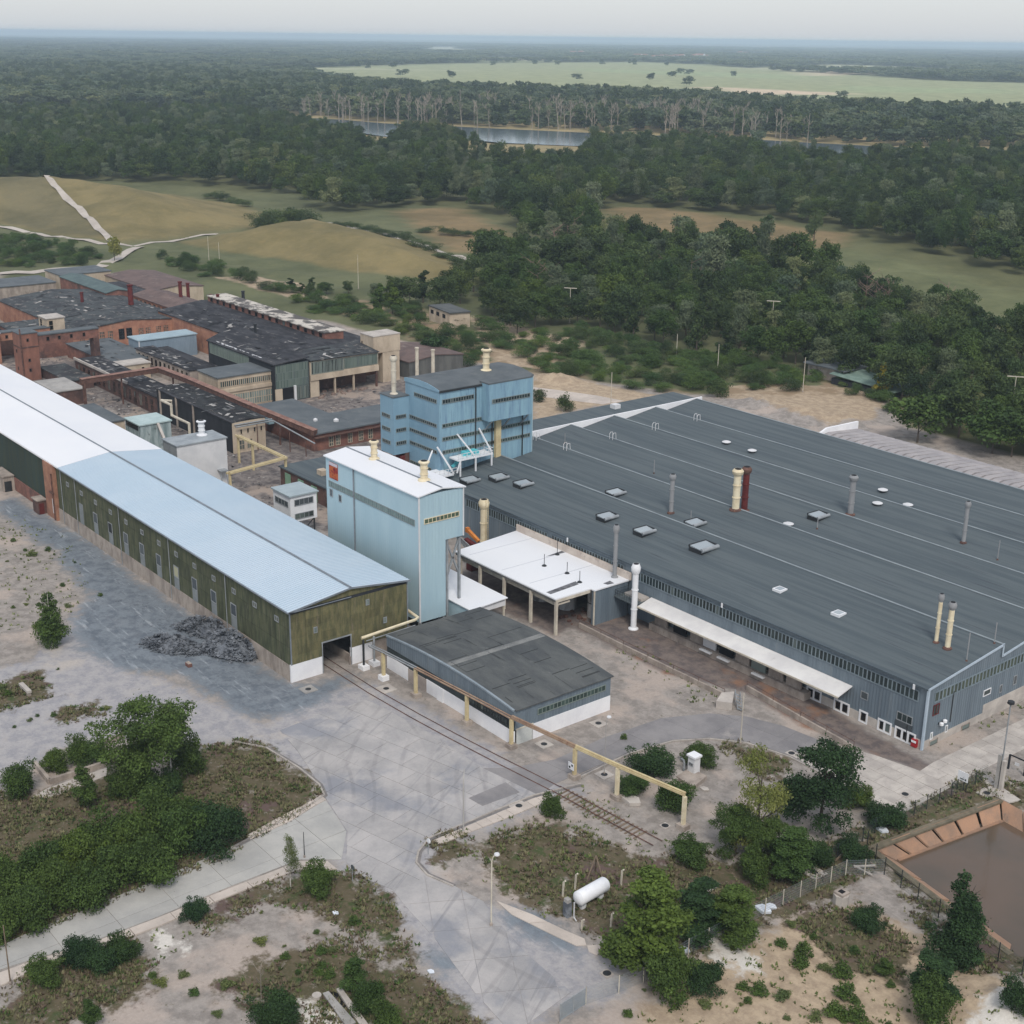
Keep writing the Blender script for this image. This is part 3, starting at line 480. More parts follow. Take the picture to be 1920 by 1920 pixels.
ribbon('gravel_path', [(-398.97, 156.65), (-377.78, 140.32), (-357.06, 122.67), (-357.04, 95.84), (-359.98, 85.03)], 5, gravel, .3)
# river and pond water
water = NT('river_water'); water = water.done(srgb(92, 104, 110), 0.12, 0.5)
pw = NT('pond_water'); pn = pw.noise(pw.mapv(pw.pos(), (1, 3, 1)), 1.2, 3, .5); pw.bump(pn, 0.06, 0.02)
pond_m = pw.done(pw.mix(pw.ramp(pw.noise(pw.pos(), .12, 4, .5), .4, .7), srgb(98, 82, 68), srgb(86, 76, 64)), 0.12, 0.4)
def sheet(name, pts, z, m): return MB().prism(pts, z - .05, z).obj(name, m, kind='structure')
sheet('river', [(-1181,689),(-1128,709),(-1055,714),(-993.3,742.7),(-936.3,765.2),(-858,799.7),(-779.3,841.2),(-704.5,880.8),(-636.2,900.2),(-575.8,923.5),(-490.7,995.3),(-468.5,958.8),(-515.5,875.8),(-566.1,807.2),(-638.3,731.8),(-726.8,685.3),(-784.6,652.7),(-842.2,650.8),(-894.7,608),(-1015,627),(-1070,624)], 1.0, water)
sheet('river', [(-1709,514),(-1587,513),(-1461,490),(-1306,425),(-1323,388)], 1.0, water)
sheet('river', [(-1544,615),(-1380,643),(-1307,666),(-1259,641),(-1312,604),(-1438,571)], 1.0, water)
sheet('pond_water', [(75.3,30.6),(78.7,49.9),(97.5,49.4),(96.9,26.3),(94.6,26.1)], -1.55, pond_m)

# ================================================================ long storage hall
LH = thing('long_hall', 'long mossy storage hall with pale blue and white ridged roof running along the yard', 'hall', (0, 0, 0))
E, RZ, W = 10.6, 11.8, 19.3
b = MB(); b.box(-175, -.12, -.1, -.12, .25, 2.45); b.obj('plinth', plinth, LH)
MB().box(-175, 19.05, -.1, 0, 19.4, E).obj('rear_wall', moss_wall, LH)
b = MB(); b.box(-84, 0, 2.45, 0, .2, E); b.obj('side_wall', charcoal, LH)
b = MB(); b.box(-175, 0, 2.45, -89, .2, E); b.obj('side_wall', charcoal, LH)
# gable: pieces round the gateway
b = MB(); b.box(-.2, .2, 2.65, 0, 4.95, E); b.box(-.2, 9.6, 2.65, 0, W, E); b.box(-.2, 4.95, 4.65, 0, 9.6, E)
b.extrude([(-.2, 0, E), (-.2, W, E), (-.2, W / 2, RZ - .12)], (.2, 0, 0)); b.obj('gable_wall', charcoal, LH)
for ya_, yb_ in ((-.14, 4.95), (9.6, 13.2)): MB().box(-.3, ya_, -.1, .02, yb_, 2.65).obj('white_plinth', whitewash, LH)
MB().box(-.3, 13.2, -.1, 0, 19.4, 2.65).obj('plinth', plinth, LH)
b = MB(); b.box(-16, 9.75, 0, -.25, 10.0, 1.3); b.box(-.25, 9.35, 0, .0, 9.6, 1.25); b.obj('inner_wall', plinth, LH)
b = MB(); b.box(-.05, 4.8, 4.6, .08, 9.75, 4.8); b.box(-.05, 4.85, .02, .08, 4.98, 4.6); b.box(-.05, 9.58, .02, .08, 9.7, 4.6); b.obj('gate_frame', steel, LH)
# cladding sheets, one by one
sm_ = MB(); sm_.box(-1.0, -.05, -1.32, 1.0, 0, 1.32); sm_ = sm_.mesh('cladding_sheet', moss_wall)
gm_ = MB(); gm_.box(0, -1.19, -.62, .05, 1.19, .62); gm_ = gm_.mesh('cladding_sheet', moss_gable)
dk_ = MB(); dk_.box(-1.75, -.05, -4.05, 1.75, 0, 4.05); dk_ = dk_.mesh('cladding_sheet', dark_green_wall)
for i in range(42):
    for j in range(3):
        o = put('cladding_sheet', sm_, LH, (-1.0 - 2.0 * i, rng.uniform(-.012, 0), 3.8 + 2.7 * j + (0 if j else .0)))
for i in range(24): put('cladding_sheet', dk_, LH, (-91.2 - 3.52 * i, 0, 6.55))
for i in range(8):
    for j in range(6):
        y, z = 1.22 + 2.41 * i, 3.3 + 1.25 * j
        if 4.4 < y < 10.1 and z < 5.0:
            continue
        put('cladding_sheet', gm_, LH, (rng.uniform(0, .012), y, z))
b = MB(); b.box(0, 4.6, 4.82, .045, 10.1, 5.2); b.box(0, 3.6, 2.66, .045, 4.82, 4.8); b.box(0, 9.72, 2.66, .045, 11.1, 4.8)
b.extrude([(.0, .3, E + .05), (.0, W - .3, E + .05), (.0, W / 2, RZ - .2)], (.05, 0, 0)); b.obj('cladding_sheet', moss_gable, LH)
b = MB(); b.box(-.06, -.1, 2.66, .1, .06, E + .1); b.obj('corner_trim', seam, LH); MB().box(-.06, W - .06, 2.66, .1, W + .1, E + .1).obj('corner_trim', seam, LH)
# roof: ribbed pale blue part and smooth white part
def gable_roof(x0, x1, y0, y1, e, r, th, m, name, parent, yr=None, drop=0.0):
    yr = (y0 + y1) / 2 if yr is None else yr
    b = MB(); b.extrude([(x0, y0, e - th), (x0, y0, e), (x0, yr, r), (x0, y1, e), (x0, y1, e - th), (x0, yr, r - th)], (x1 - x0, 0, 0))
    return b.obj(name, m, parent)
gable_roof(-82, .35, -.35, W + .35, E + .12, RZ + .12, .16, blue_roof, 'sheet_roof', LH)
b = MB()
for i in range(137):
    x = -.3 - .6 * i
    for y0, y1 in ((-.36, W / 2), (W + .36, W / 2)):
        b.add([(x - .05, y0, E + .12), (x + .05, y0, E + .12), (x + .03, y0, E + .19), (x - .03, y0, E + .19), (x - .05, y1, RZ + .12), (x + .05, y1, RZ + .12), (x + .03, y1, RZ + .19), (x - .03, y1, RZ + .19)], [(0, 1, 2, 3), (1, 5, 6, 2), (3, 2, 6, 7), (0, 3, 7, 4)])
o = b.obj('roof_rib', mat('rib_blue', (172, 188, 199), (164, 182, 195), .2, fine=.03, rough=.5), LH); o['kind'] = 'stuff'
gable_roof(-176, -82, -.4, W + .4, E + .2, RZ + .22, .3, white_roof, 'membrane_roof', LH)
b = MB(); b.add([(-176, W / 2 - .2, RZ + .24), (-176, W / 2 + .2, RZ + .24), (.36, W / 2 + .2, RZ + .22), (.36, W / 2 - .2, RZ + .22), (-176, W / 2, RZ + .32), (.36, W / 2, RZ + .28)], [(0, 3, 5, 4), (1, 4, 5, 2), (0, 1, 2, 3)]); b.obj('ridge_cap', seam, LH)
b = MB(); b.box(-82, -.5, E - .1, .36, -.36, E + .05); b.box(.36, -.36, E - .06, .44, W / 2, E + .06); b.obj('gutter', seam, LH)
b = MB(); b.add([(.36, -.4, E - .1), (.44, -.4, E - .1), (.44, W / 2, RZ - .02), (.36, W / 2, RZ - .02), (.36, -.4, E + .16), (.44, -.4, E + .16), (.44, W / 2, RZ + .22), (.36, W / 2, RZ + .22)], [(0, 1, 5, 4), (1, 2, 6, 5), (4, 5, 6, 7), (0, 3, 2, 1), (0, 4, 7, 3)])
b.add([(.36, W + .4, E - .1), (.44, W + .4, E - .1), (.44, W / 2, RZ - .02), (.36, W / 2, RZ - .02), (.36, W + .4, E + .16), (.44, W + .4, E + .16), (.44, W / 2, RZ + .22), (.36, W / 2, RZ + .22)], [(0, 1, 5, 4), (1, 2, 6, 5), (4, 5, 6, 7), (0, 3, 2, 1), (0, 4, 7, 3)])
b.obj('verge_trim', seam, LH)
# windows of the long side: each a dark pane above a grey board, small vents under the eaves
pan_grey = mat('grey_window_board', (136, 140, 140), (122, 127, 128), 0.6, fine=0.05, rnd=0.05)
slate_pane = glass('slate_pane', (66, 72, 76), (88, 94, 96)); black_pane = glass('open_window', (14, 15, 17), (18, 18, 20)); cream_pane = glass('cream_pane', (176, 172, 140), (180, 176, 146))
for k in range(10):
    x = -16.44 - 6.3 * k
    p = black_pane if k == 7 else cream_pane if k == 3 else None if k == 9 else slate_pane
    if p: window(LH, 'X', -.06, x - .85, x + .85, 4.4, 6.3, 1, 1, -1, p, steel, label='open dark window' if k == 7 else 'window with a cream pane' if k == 3 else None)
    MB().box(x - .85, -.11, 2.5, x + .85, -.06, 4.4 if k < 9 else 6.3).obj('window_board', pan_grey, LH)
for k in range(13):
    x = -3.55 - 6.26 * k
    window(LH, 'X', -.06, x - .55, x + .55, 8.0, 8.85, 2, 1, -1, black_pane if k == 7 else moss_wall, steel, mull=.14, border=.12)
for y, z in ((3.9, 6.9), (12.5, 8.9), (15.4, 5.4)): window(LH, 'Y', .05, y - .3, y + .3, z - .4, z + .5, 1, 1, 1, pale_glass, steel)
for x in (-18.5, -37.4, -56.3, -75, -81.6): MB().tube([(x, -.2, .1), (x, -.2, E)], .07, 6).obj('downpipe', steel, LH)
# bricked pier
b = MB(); b.box(-89, -.6, -.1, -84.2, .3, E - .05); b.obj('brick_pier', mat('pier_brick', (166, 122, 98), (140, 100, 82), .5, fine=.18, stain=(120, 104, 92), stain_scale=.5), LH)
b = MB(); b.box(-86, -1.0, 5.2, -84.4, -.6, 5.45); b.tube([(-84.7, -.8, .1), (-84.7, -.8, 9)], .12, 6); b.obj('pier_bracket', rust, LH)
window(LH, 'X', -.6, -85.6, -84.9, 1.2, 4.0, 1, 3, -1, pale_glass, white_paint)
MB().box(-175, -.3, -.1, -89, .2, 2.6).obj('brick_base', brick, LH)
for nm, x0, x1, d, h, lab in (('lean_to', -113, -106.5, 2.2, 3.0, 'small beige lean-to box against the brick base of the long hall'), ('entrance_porch', -92.3, -89.6, 1.7, 2.6, 'small porch with concrete lid and dark red door beside the brick pier')):
    T = thing(nm, lab, 'porch', (x0, -1, 0)); MB().box(x0, -.3 - d, -.05, x1, -.31, h).obj('wall', plinth if h > 2.8 else dark_brick, T); MB().box(x0 - .2, -.5 - d, h, x1 + .2, -.31, h + .2).obj('roof_slab', plinth, T)
    MB().box(x1, -.1 - d, .02, x1 + .05, -.9, 2.1).obj('door', maroon if h < 2.8 else dark_steel, T)

# ================================================================ silo building
SB = thing('silo_building', 'tall pale blue silo building with white roof beside the long hall', 'silo building', (-15, 27, 0))
x0, x1, ya, ym, yb = -28.3, -2.6, 23.3, 28.1, 31.4
MB().box(x0, ya, 2.0, x1, ym, 21.8).obj('shaft_wall', [blue_clad], SB)
MB().box(x0, ym, 14.2, x1, yb, 21.8).obj('upper_wall', blue_clad, SB)
MB().box(x1, ya, 2.0, x1 + .04, ym, 21.8).obj('end_wall', blue_clad_side, SB); MB().box(x1, ym, 14.2, x1 + .04, yb, 21.8).obj('end_wall', blue_clad_side, SB)
b = MB(); 
for x in (x0 + .3, -20, -11.5, x1 - .3):
    for y in (ya + .25, ym - .25): b.box(x - .2, y - .2, -.1, x + .2, y + .2, 2.0)
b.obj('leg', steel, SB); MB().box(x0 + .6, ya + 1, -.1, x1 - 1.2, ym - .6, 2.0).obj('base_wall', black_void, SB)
gable_roof(x0 - .25, x1 + .3, ya - .3, yb + .3, 21.95, 22.55, .18, white_roof, 'roof', SB)
b = MB(); b.box(x0 - .2, 27.2, 22.5, x1 + .2, 27.5, 22.6); b.obj('ridge_cap', seam, SB)
window(SB, 'X', ya, -27.5, -3.6, 17.0, 18.0, 44, 1, -1, glass('grey_green_glass', (92, 112, 110), (116, 136, 132)), frame_grey, mull=.07)
window(SB, 'Y', x1 + .04, 24.2, 30.6, 17.4, 18.25, 9, 1, 1, glass('olive_glass', (66, 84, 66), (92, 106, 84)), cream_paint)
window(SB, 'X', ya, -27.3, -26.4, 15.4, 16.7, 1, 1, -1, slate_pane, steel); window(SB, 'X', ya, -24.6, -23.8, 15.2, 16.4, 1, 1, -1, black_pane, steel)
MB().tube([(-20, ya - .12, 3), (-20, ya - .12, 21.7)], .12, 6).obj('downpipe', seam, SB)
b = MB(); b.box(x1 + .02, ya - .1, 2.0, x1 + .16, ya + .15, 21.8); b.box(x1 + .02, yb - .15, 14.2, x1 + .16, yb + .04, 21.8); b.obj('corner_trim', off_white, SB)
# mural panel with the reddish picture (plain stand-in)
mu = NT('mural_panel'); mp = mu.pos(); mc = mu.mix(mu.ramp(mu.noise(mp, 1.1, 4, .6), .45, .52), srgb(140, 44, 38), srgb(176, 92, 52)); mc = mu.mix(mu.ramp(mu.noise(mu.mapv(mp, (1, 1, 1), (4, 2, 8)), 1.6, 3, .6), .56, .62), mc, srgb(92, 34, 34))
b = MB(); b.box(-27.2, ya - .1, 18.55, -24.7, ya, 21.2); MBm = b.obj('mural_panel', mu.done(mc, .7), SB)
b = MB(); b.box(-27.2, ya - .12, 20.7, -24.7, ya - .1, 21.2); b.obj('mural_border', glass('mural_pale', (196, 184, 190), (200, 188, 194)), SB)
b = MB()
for y in (28.6, 30.9):
    for x in (-27.8, -15, -3.0): b.box(x - .18, y - .18, -.1, x + .18, y + .18, 14.2)
b.bar((-3.0, 30.9, 14), (-3.0, 28.6, 8), .25); b.bar((-3.0, 28.6, 13.5), (-3.0, 30.9, 8), .25); b.obj('support_frame', steel, SB)
def cowl(name, x, y, z, h, r, m, label, group=None, cap=None, cat='vent pipe', base=None, pipe_only=False):
    T = thing(name, label, cat, (x, y, z), group)
    b = MB(); b.lathe(x, y, [(r, z), (r, z + h * .86)], 14); b.lathe(x, y, [(r * 1.18, z + h * .3), (r * 1.18, z + h * .3 + .12)], 14); b.lathe(x, y, [(r * 1.18, z + h * .6), (r * 1.18, z + h * .6 + .12)], 14); b.obj('pipe', m, T, True)
    b = MB(); b.lathe(x, y, [(r, z + h * .84), (r * 1.5, z + h * .89), (r * 1.6, z + h * .95), (r * 1.1, z + h)], 14); b.obj('cowl', cap or m, T, True)
    b = MB(); b.lathe(x, y, [(r * .95, z + h), (r * .95, z + h + .02)], 12); b.obj('opening', black_void, T)
    b = MB(); b.lathe(x, y, [(r * 1.8, z - .25), (r * 1.7, z + .12), (r * 1.05, z + .3)], 12); b.obj('collar', base or m, T)
    return T
cowl('roof_ventilator', -20.5, 27.4, 22.5, 3.0, .5, cream_paint, 'cream mushroom ventilator near the far end of the white silo roof', 'ventilators on the silo roof')
cowl('roof_ventilator', -7.0, 27.4, 22.5, 3.0, .55, cream_paint, 'cream mushroom ventilator near the front end of the white silo roof', 'ventilators on the silo roof')
# lean-to with white roof
LT = thing('blue_lean_to', 'low blue lean-to with a white sloping roof between silo building and canopy', 'lean-to', (-4, 33, 0))
b = MB(); b.box(-6.9, 29.7, -.05, 1.5, 29.9, 3.6); b.box(-14, 31.5, -.05, -7, 31.7, 3.6); b.obj('side_wall', blue_clad, LT)
b = MB(); b.box(1.2, 29.9, 2.9, 1.5, 36.4, 3.7); b.obj('fascia', off_white, LT); b = MB()
for y in (30.1, 36.2): b.box(1.2, y - .12, -.05, 1.44, y + .12, 2.9)
b.obj('post', cream_post, LT)
b = MB(); b.extrude([(-14.2, 29.5, 3.75), (1.8, 29.5, 3.75), (1.8, 36.6, 4.1), (-14.2, 36.6, 4.1)], (0, 0, .15)); b.obj('roof', white_roof, LT)

# ================================================================ blue five-storey tower
TW = thing('blue_tower', 'mid blue five-storey process tower with ribbon windows and overhanging bay', 'tower', (-47, 66, 0))
tx, t0, t1 = -42.5, 55.62, 77.4
MB().box(-53.2, t0, 0, tx, t1, 24.6).obj('wall', tower_blue, TW); MB().box(tx, t0, 0, tx + .05, t1, 24.6).obj('side_wall', tower_blue_side, TW)
b = MB(); pr = [(-53.3, 24.6), (-53.3, 25.2), (-51, 25.45), (-48.5, 25.6), (-46, 25.5), (-44, 25.2), (-42.3, 24.85), (-42.3, 24.6)]
b.extrude([(x, t0 - .1, z) for x, z in pr], (0, t1 - t0 + .2, 0)); b.obj('roof', felt_grey, TW)
b = MB(); b.extrude([(x, t0 - .16, z) for x, z in [(-53.3, 24.55)] + [(x, z + .05) for x, z in pr[1:-1]] + [(-42.3, 24.55)]], (0, .1, 0)); b.obj('gable_trim', tower_blue, TW)
MB().box(-42.5, t0, 24.4, -42.2, 65.7, 24.75).obj('gutter', dark_steel, TW)
# bay
bx1 = -40.2
b = MB(); b.box(tx + .05, 65.2, 18.0, bx1, 75.4, 25.0); b.obj('bay', tower_blue_side, TW); MB().box(-43, 65.15, 25.0, bx1 + .05, 75.5, 25.25).obj('bay_roof', felt_grey, TW)
b = MB()
for y in (66, 70.3, 74.6): b.bar((tx + .1, y, 15.8), (bx1 - .1, y, 17.95), .22)
b.obj('bay_strut', steel, TW)
window(TW, 'Y', bx1, 65.9, 74.9, 21.3, 22.15, 14, 1, 1, dark_glass)
window(TW, 'Y', tx + .05, 56.25, 63.45, 22.2, 23.1, 12, 1, 1, dark_glass)
for z in (17.75, 15.25, 12.75): window(TW, 'Y', tx + .05, 56.25, 76.9, z, z + .78, 34, 1, 1, green_glass, mull=.09)
window(TW, 'X', t0, -50.3, -43.2, 22.25, 23.05, 12, 1, -1, dark_glass)
for z in (17.75, 15.25, 12.75): window(TW, 'X', t0, -51.85, -43.2, z, z + .72, 14, 1, -1, dark_glass)
window(TW, 'X', t0, -51.85, -45, 9.0, 9.7, 12, 1, -1, green_glass)
b = MB(); b.box(tx + .05, 68.2, 8.8, tx + .7, 69.4, 18.0); b.obj('yellow_duct', yellow_paint, TW)
b = MB()
for y in (63.75, 67.6, 74.9): b.tube([(tx + .25, y, 8.4), (tx + .25, y, 24.3 if y < 65 else 17.9)], .12, 6)
b.obj('downpipe', dark_steel, TW)
b = MB(); b.box(tx - .01, t1 - .1, 0, tx + .14, t1 + .05, 24.6); b.obj('corner_trim', blue_clad, TW)
# wing with three rows of windows standing over an open ground floor
wx0, wx1, wy0 = -56.3, -51.95, 52.05
MB().box(wx0, wy0, 11.1, wx1, t0 - .02, 22.0).obj('wing', tower_blue, TW); MB().box(wx0 - .1, wy0 - .1, 22.0, wx1 + .1, t0 - .02, 22.2).obj('wing_roof', felt_grey, TW)
for z in (17.9, 15.35, 12.85):
    window(TW, 'X', wy0, -55.75, -53.0, z, z + .78, 5, 1, -1, dark_glass); window(TW, 'Y', wx1, 52.55, 54.85, z, z + .78, 5, 1, 1, dark_glass)
b = MB()
for x in (wx0 + .2, wx1 - .2): b.box(x - .18, wy0 + .1, 0, x + .18, wy0 + .46, 11.1)
b.box(wx0 + .1, 54.6, 0, wx1, 55.5, 11.1); b.obj('wing_leg', dark_brick, TW)
MB().box(-54.5, 53.6, 0, -52.0, 54.6, 10.6).obj('red_hoist', maroon, TW)
cowl('roof_chimney', -48.0, 70.5, 25.5, 4.2, .62, cream_paint, 'thick cream chimney with cap on the tower roof', cat='chimney')
cowl('roof_chimney', -54.0, 53.6, 22.2, 7.2, .45, cream_post, 'tall slim cream chimney on the low wing of the tower', cat='chimney')

# ================================================================ big hall with saw-tooth roof
BH = thing('factory_hall', 'large factory hall with dark grey saw-tooth roof and grey metal walls', 'hall', (0, 90, 0))
XE, YF, EZ, RR = 64.8, 53.9, 8.6, 10.4
ridges = [69.6, 82.6, 94.6, 106.6, 118.6, 131.0]
XW = lambda y: -42.3 if y < 77.5 else -50.8
MB().box(-42.3, YF, -.3, XE, YF + .3, EZ - .1).obj('front_wall', grey_clad, BH)
b = MB(); b.box(XE - .3, YF + .3, 1.1, XE, 131, 8.45)
y0 = YF
for r in ridges: b.extrude([(XE - .3, y0, 8.45), (XE - .3, r, 8.45), (XE - .3, r, RR - .12), (XE - .3, y0, 8.55)], (.3, 0, 0)); y0 = r
b.obj('end_wall', grey_clad_side, BH)
MB().box(XE - .32, YF - .02, -.6, XE + .04, 131, 1.1).obj('plinth', pale_concrete, BH)
MB().box(XE - .3, YF + 13, 1.1, XE + .05, 131, 2.3).obj('plinth_course', pale_concrete, BH)
MB().box(26, YF - .06, -.6, XE - .32, YF + .3, 1.25).obj('plinth', pale_concrete, BH)
b = MB(); b.box(-51.2, 77.45, 0, -50.8, 131, 8.4); b.obj('rear_wall', cream, BH)
y0 = YF - .25; z0 = EZ
for i, r in enumerate(ridges):
    xw = -42.3 if i == 0 else -50.8
    if i == 1:
        pts = [(-42.25, y0, z0), (XE + .15, y0, z0), (XE + .15, r, RR), (-50.8, r, RR), (-50.8, 77.5, z0 + (RR - z0) * (77.5 - y0) / (r - y0)), (-42.25, 77.5, z0 + (RR - z0) * (77.5 - y0) / (r - y0))]
    else: pts = [(xw, y0, z0), (XE + .15, y0, z0), (XE + .15, r, RR), (xw, r, RR)]
    MB().extrude(pts, (0, 0, -.22)).obj('roof_slope', bitumen, BH)
    MB().box(xw, r - .02, 8.5, XE, r + .1, RR - .03).obj('tooth_wall', grey_clad, BH)
    MB().box(xw, r - .22, RR + .005, XE + .16, r + .16, RR + .07).obj('ridge_flashing', mat('pale_flashing', (140, 148, 150), (124, 132, 136), .5, fine=.05), BH)
    y0 = r + .1; z0 = 8.8
b = MB(); b.box(-42.3, YF - .42, EZ - .22, XE + .1, YF - .25, EZ + .02); b.obj('gutter', mat('gutter_grey', (84, 94, 100), (74, 84, 90)), BH)
b = MB(); b.box(XE - .05, YF - .3, -.2, XE + .22, YF + .02, EZ); b.obj('corner_trim', mat('pale_trim', (178, 190, 200), (166, 180, 190), .5, fine=.03), BH)
b = MB(); y0 = YF - .25; z0 = EZ
for r in ridges:
    b.extrude([(XE + .16, y0, z0 - .25), (XE + .16, y0, z0 + .08), (XE + .16, r, RR + .1), (XE + .16, r, RR - .25)], (.08, 0, 0)); b.box(XE + .16, r - .1, 8.6, XE + .24, r + .16, RR + .1); y0 = r + .1; z0 = 8.8
b.obj('verge_trim', MATS['pale_trim'], BH)
# ribbon windows
for x0, x1, n in ((-32, -9.5, 34), (-8.5, 9.0, 26), (11.3, 63.5, 79)):
    window(BH, 'X', YF, x0, x1, 6.15, 7.75, n, 1, -1, dark_glass if x0 > 0 else dark_glass, mat('mullion_grey', (126, 138, 144), (112, 124, 130), .5, fine=.04), mull=.17, border=.12)
window(BH, 'Y', XE, 55.3, 92, 6.1, 7.65, 46, 1, 1, glass('olive_dark_glass', (44, 56, 50), (74, 86, 70)), MATS['mullion_grey'], mull=.26, border=.12)
window(BH, 'Y', XE, 93, 130, 6.1, 7.65, 46, 1, 1, MATS['olive_dark_glass'], MATS['mullion_grey'], mull=.26, border=.12)
for x, w, n in ((47.3, 2.6, 2), (52.0, 2.6, 2), (55.6, 1.4, 1), (59.0, 2.2, 2), (62.2, 3.2, 3)): window(BH, 'X', YF - .06, x - w / 2, x + w / 2, -.05, 1.7, n, 1, -1, black_pane, white_paint, mull=.3, border=.22)
window(BH, 'X', YF, 54.8, 56.0, 3.3, 4.4, 1, 1, -1, slate_pane, steel)
window(BH, 'X', YF, 60.6, 63.0, 2.6, 3.8, 3, 1, -1, dark_glass, steel); MB().box(60.5, YF - .12, 1.8, 63.1, YF - .02, 2.6).obj('window_board', slate_pane, BH)
window(BH, 'Y', XE, 55.3, 56.6, 4.3, 5.8, 2, 1, 1, dark_glass, maroon); window(BH, 'Y', XE, 66.5, 68.2, 3.6, 4.5, 1, 1, 1, dark_glass, white_paint)
window(BH, 'Y', XE, 70.3, 70.9, 3.0, 4.2, 1, 1, 1, slate_pane, steel); window(BH, 'Y', XE, 73.5, 74.3, 3.2, 4.6, 1, 1, 1, slate_pane, steel)
for y in (56.2, 63.2): window(BH, 'Y', XE + .05, y - .9, y + .9, -.1, .75, 1, 1, 1, pale_glass, plinth)
for y in (55.6, 58.8): window(BH, 'Y', XE, y - .25, y + .25, .9, 1.9, 1, 1, 1, pale_glass, white_paint)
b = MB(); b.tube([(XE + .1, 59.4, 2.2), (XE + .1, 59.4, 6.6)], .06, 6); b.tube([(62.4, YF - .14, .2), (62.4, YF - .14, 2.6)], .06, 6); b.obj('downpipe', dark_steel, BH)
b = MB()
for x in (-4, 30, 62.9): b.box(x - .15, YF - .5, EZ - .75, x + .15, YF - .43, EZ - .05)
b.obj('rainwater_box', white_paint, BH)
o = thing('wall_lamp', 'pair of round white lamps on the grey end wall near the corner', 'wall lamp', (XE + .1, 57.4, 2.6))
b = MB(); b.lathe(XE + .35, 57.1, [(.1, 2.5), (.28, 2.6), (.28, 2.9), (.1, 3.0)], 10); b.lathe(XE + .35, 57.8, [(.1, 2.7), (.28, 2.8), (.28, 3.1), (.1, 3.2)], 10); b.obj('lamp_shade', white_paint, o); MB().box(XE, 56.9, 2.6, XE + .1, 58.0, 2.9).obj('lamp_bracket', dark_steel, o)
o = thing('post_box', 'red metal box on the white plinth at the hall corner', 'box', (63.8, YF - .3, .6)); MB().box(63.4, YF - .45, .1, 64.2, YF - .07, 1.1).obj('casing', red_paint, o); MB().box(63.45, YF - .5, .72, 64.15, YF - .46, 1.0).obj('lid', white_paint, o)
# strip building behind the hall
ST = thing('flat_strip_building', 'low flat-roofed strip building along the rear edge of the saw-tooth hall', 'building', (-56, 105, 0))
MB().box(-60, 79, 0, -51.3, 133, 9.4).obj('wall', cream, ST); MB().box(-60.3, 78.7, 9.4, -51.3, 133.3, 9.7).obj('roof', bitumen, ST); MB().box(-51.28, 77.6, 8.4, -50.95, 133, RR + .12).obj('white_parapet', whitewash, ST)
MB().box(-58, 112, 9.7, -56.4, 113.6, 10.6).obj('roof_hatch', off_white, ST)
# long ribbed shed beyond the hall
RS = thing('ribbed_shed', 'long low shed with pale grey ribbed roof behind the saw-tooth hall', 'shed', (30, 140, 0))
MB().box(-24, 133.6, 0, 110, 153, 4.6).obj('wall', plinth, RS)
ribbed = mat('grey_fibre_sheet', (168, 162, 160), (150, 145, 145), .3, fine=.07, stain=(132, 126, 124), stain_scale=.35)
b = MB()
for i in range(67):
    xa = -24 + 2 * i
    b.add([(xa, 133.2, 5.4), (xa + 1.86, 133.2, 5.4), (xa + 1.86, 153.4, 5.9), (xa, 153.4, 5.9), (xa + .15, 133.2, 5.62), (xa + 1.7, 133.2, 5.62), (xa + 1.7, 143.4, 6.9), (xa + .15, 143.4, 6.9), (xa + 1.7, 153.4, 6.0), (xa + .15, 153.4, 6.0)], [(4, 5, 6, 7), (7, 6, 8, 9), (0, 1, 5, 4), (1, 2, 8, 6, 5), (0, 4, 7, 9, 3)])
o = b.obj('roof_sheet', ribbed, RS); o['kind'] = 'stuff'; MB().box(-24, 133.3, 4.6, 110, 153.2, 5.3).obj('roof_deck', ribbed, RS)
MB().extrude([(-24.4, 133, 4.4), (-24.4, 153.4, 4.4), (-24.4, 153.4, 7.6), (-24.4, 143, 7.8)], (.5, 0, 0)).obj('white_end_parapet', whitewash, RS)

# ================================================================ low bitumen-roofed shed
LS = thing('low_shed', 'low shed with arched grey felt roof and whitewashed base in the yard', 'shed', (18, 21, 0))
sx0, sx1, sy0, sy1 = 3.9, 32.65, 13.1, 29.6
def arch(x): return 5.05 + .85 * (1 - ((x - 18.3) / 14.4) ** 2)
xs = [sx0 + (sx1 - sx0) * i / 24 for i in range(25)]
b = MB(); b.extrude([(sx0, sy0, 3.4)] + [(x, sy0, arch(x) - .15) for x in xs] + [(sx1, sy0, 3.4)], (0, .25, 0)); b.obj('gable_cladding', grey_clad, LS)
b = MB(); b.extrude([(x, sy0 - .12, arch(x) - .2) for x in xs] + [(x, sy0 - .12, arch(x) + .03) for x in xs[::-1]], (0, .3, 0)); b.obj('verge_trim', mat('grey_trim', (140, 150, 156), (124, 134, 140)), LS)
b = MB(); b.box(sx0, sy0 + .06, 1.9, sx1 - .1, sy0 + .2, 3.4); b.obj('recessed_wall', mat('dark_band', (58, 66, 66), (48, 54, 56), .5, fine=.1), LS)
window(LS, 'X', sy0 + .06, 22.6, 31.4, 2.35, 3.25, 14, 1, -1, dark_glass, dark_steel)
MB().box(9.2, sy0 - .02, -.1, 13.6, sy0 + .25, 1.9).obj('grey_gate_panel', mat('dusty_plaster', (172, 160, 150), (160, 148, 140)), LS)
b = MB(); b.box(sx0, sy0, -.1, 9.2, sy0 + .25, 2.0); b.box(13.6, sy0, -.1, sx1, sy0 + .25, 2.0); b.box(16.2, sy0 - .16, -.1, 17.6, sy0 - .005, 2.05); b.obj('white_base', whitewash, LS)
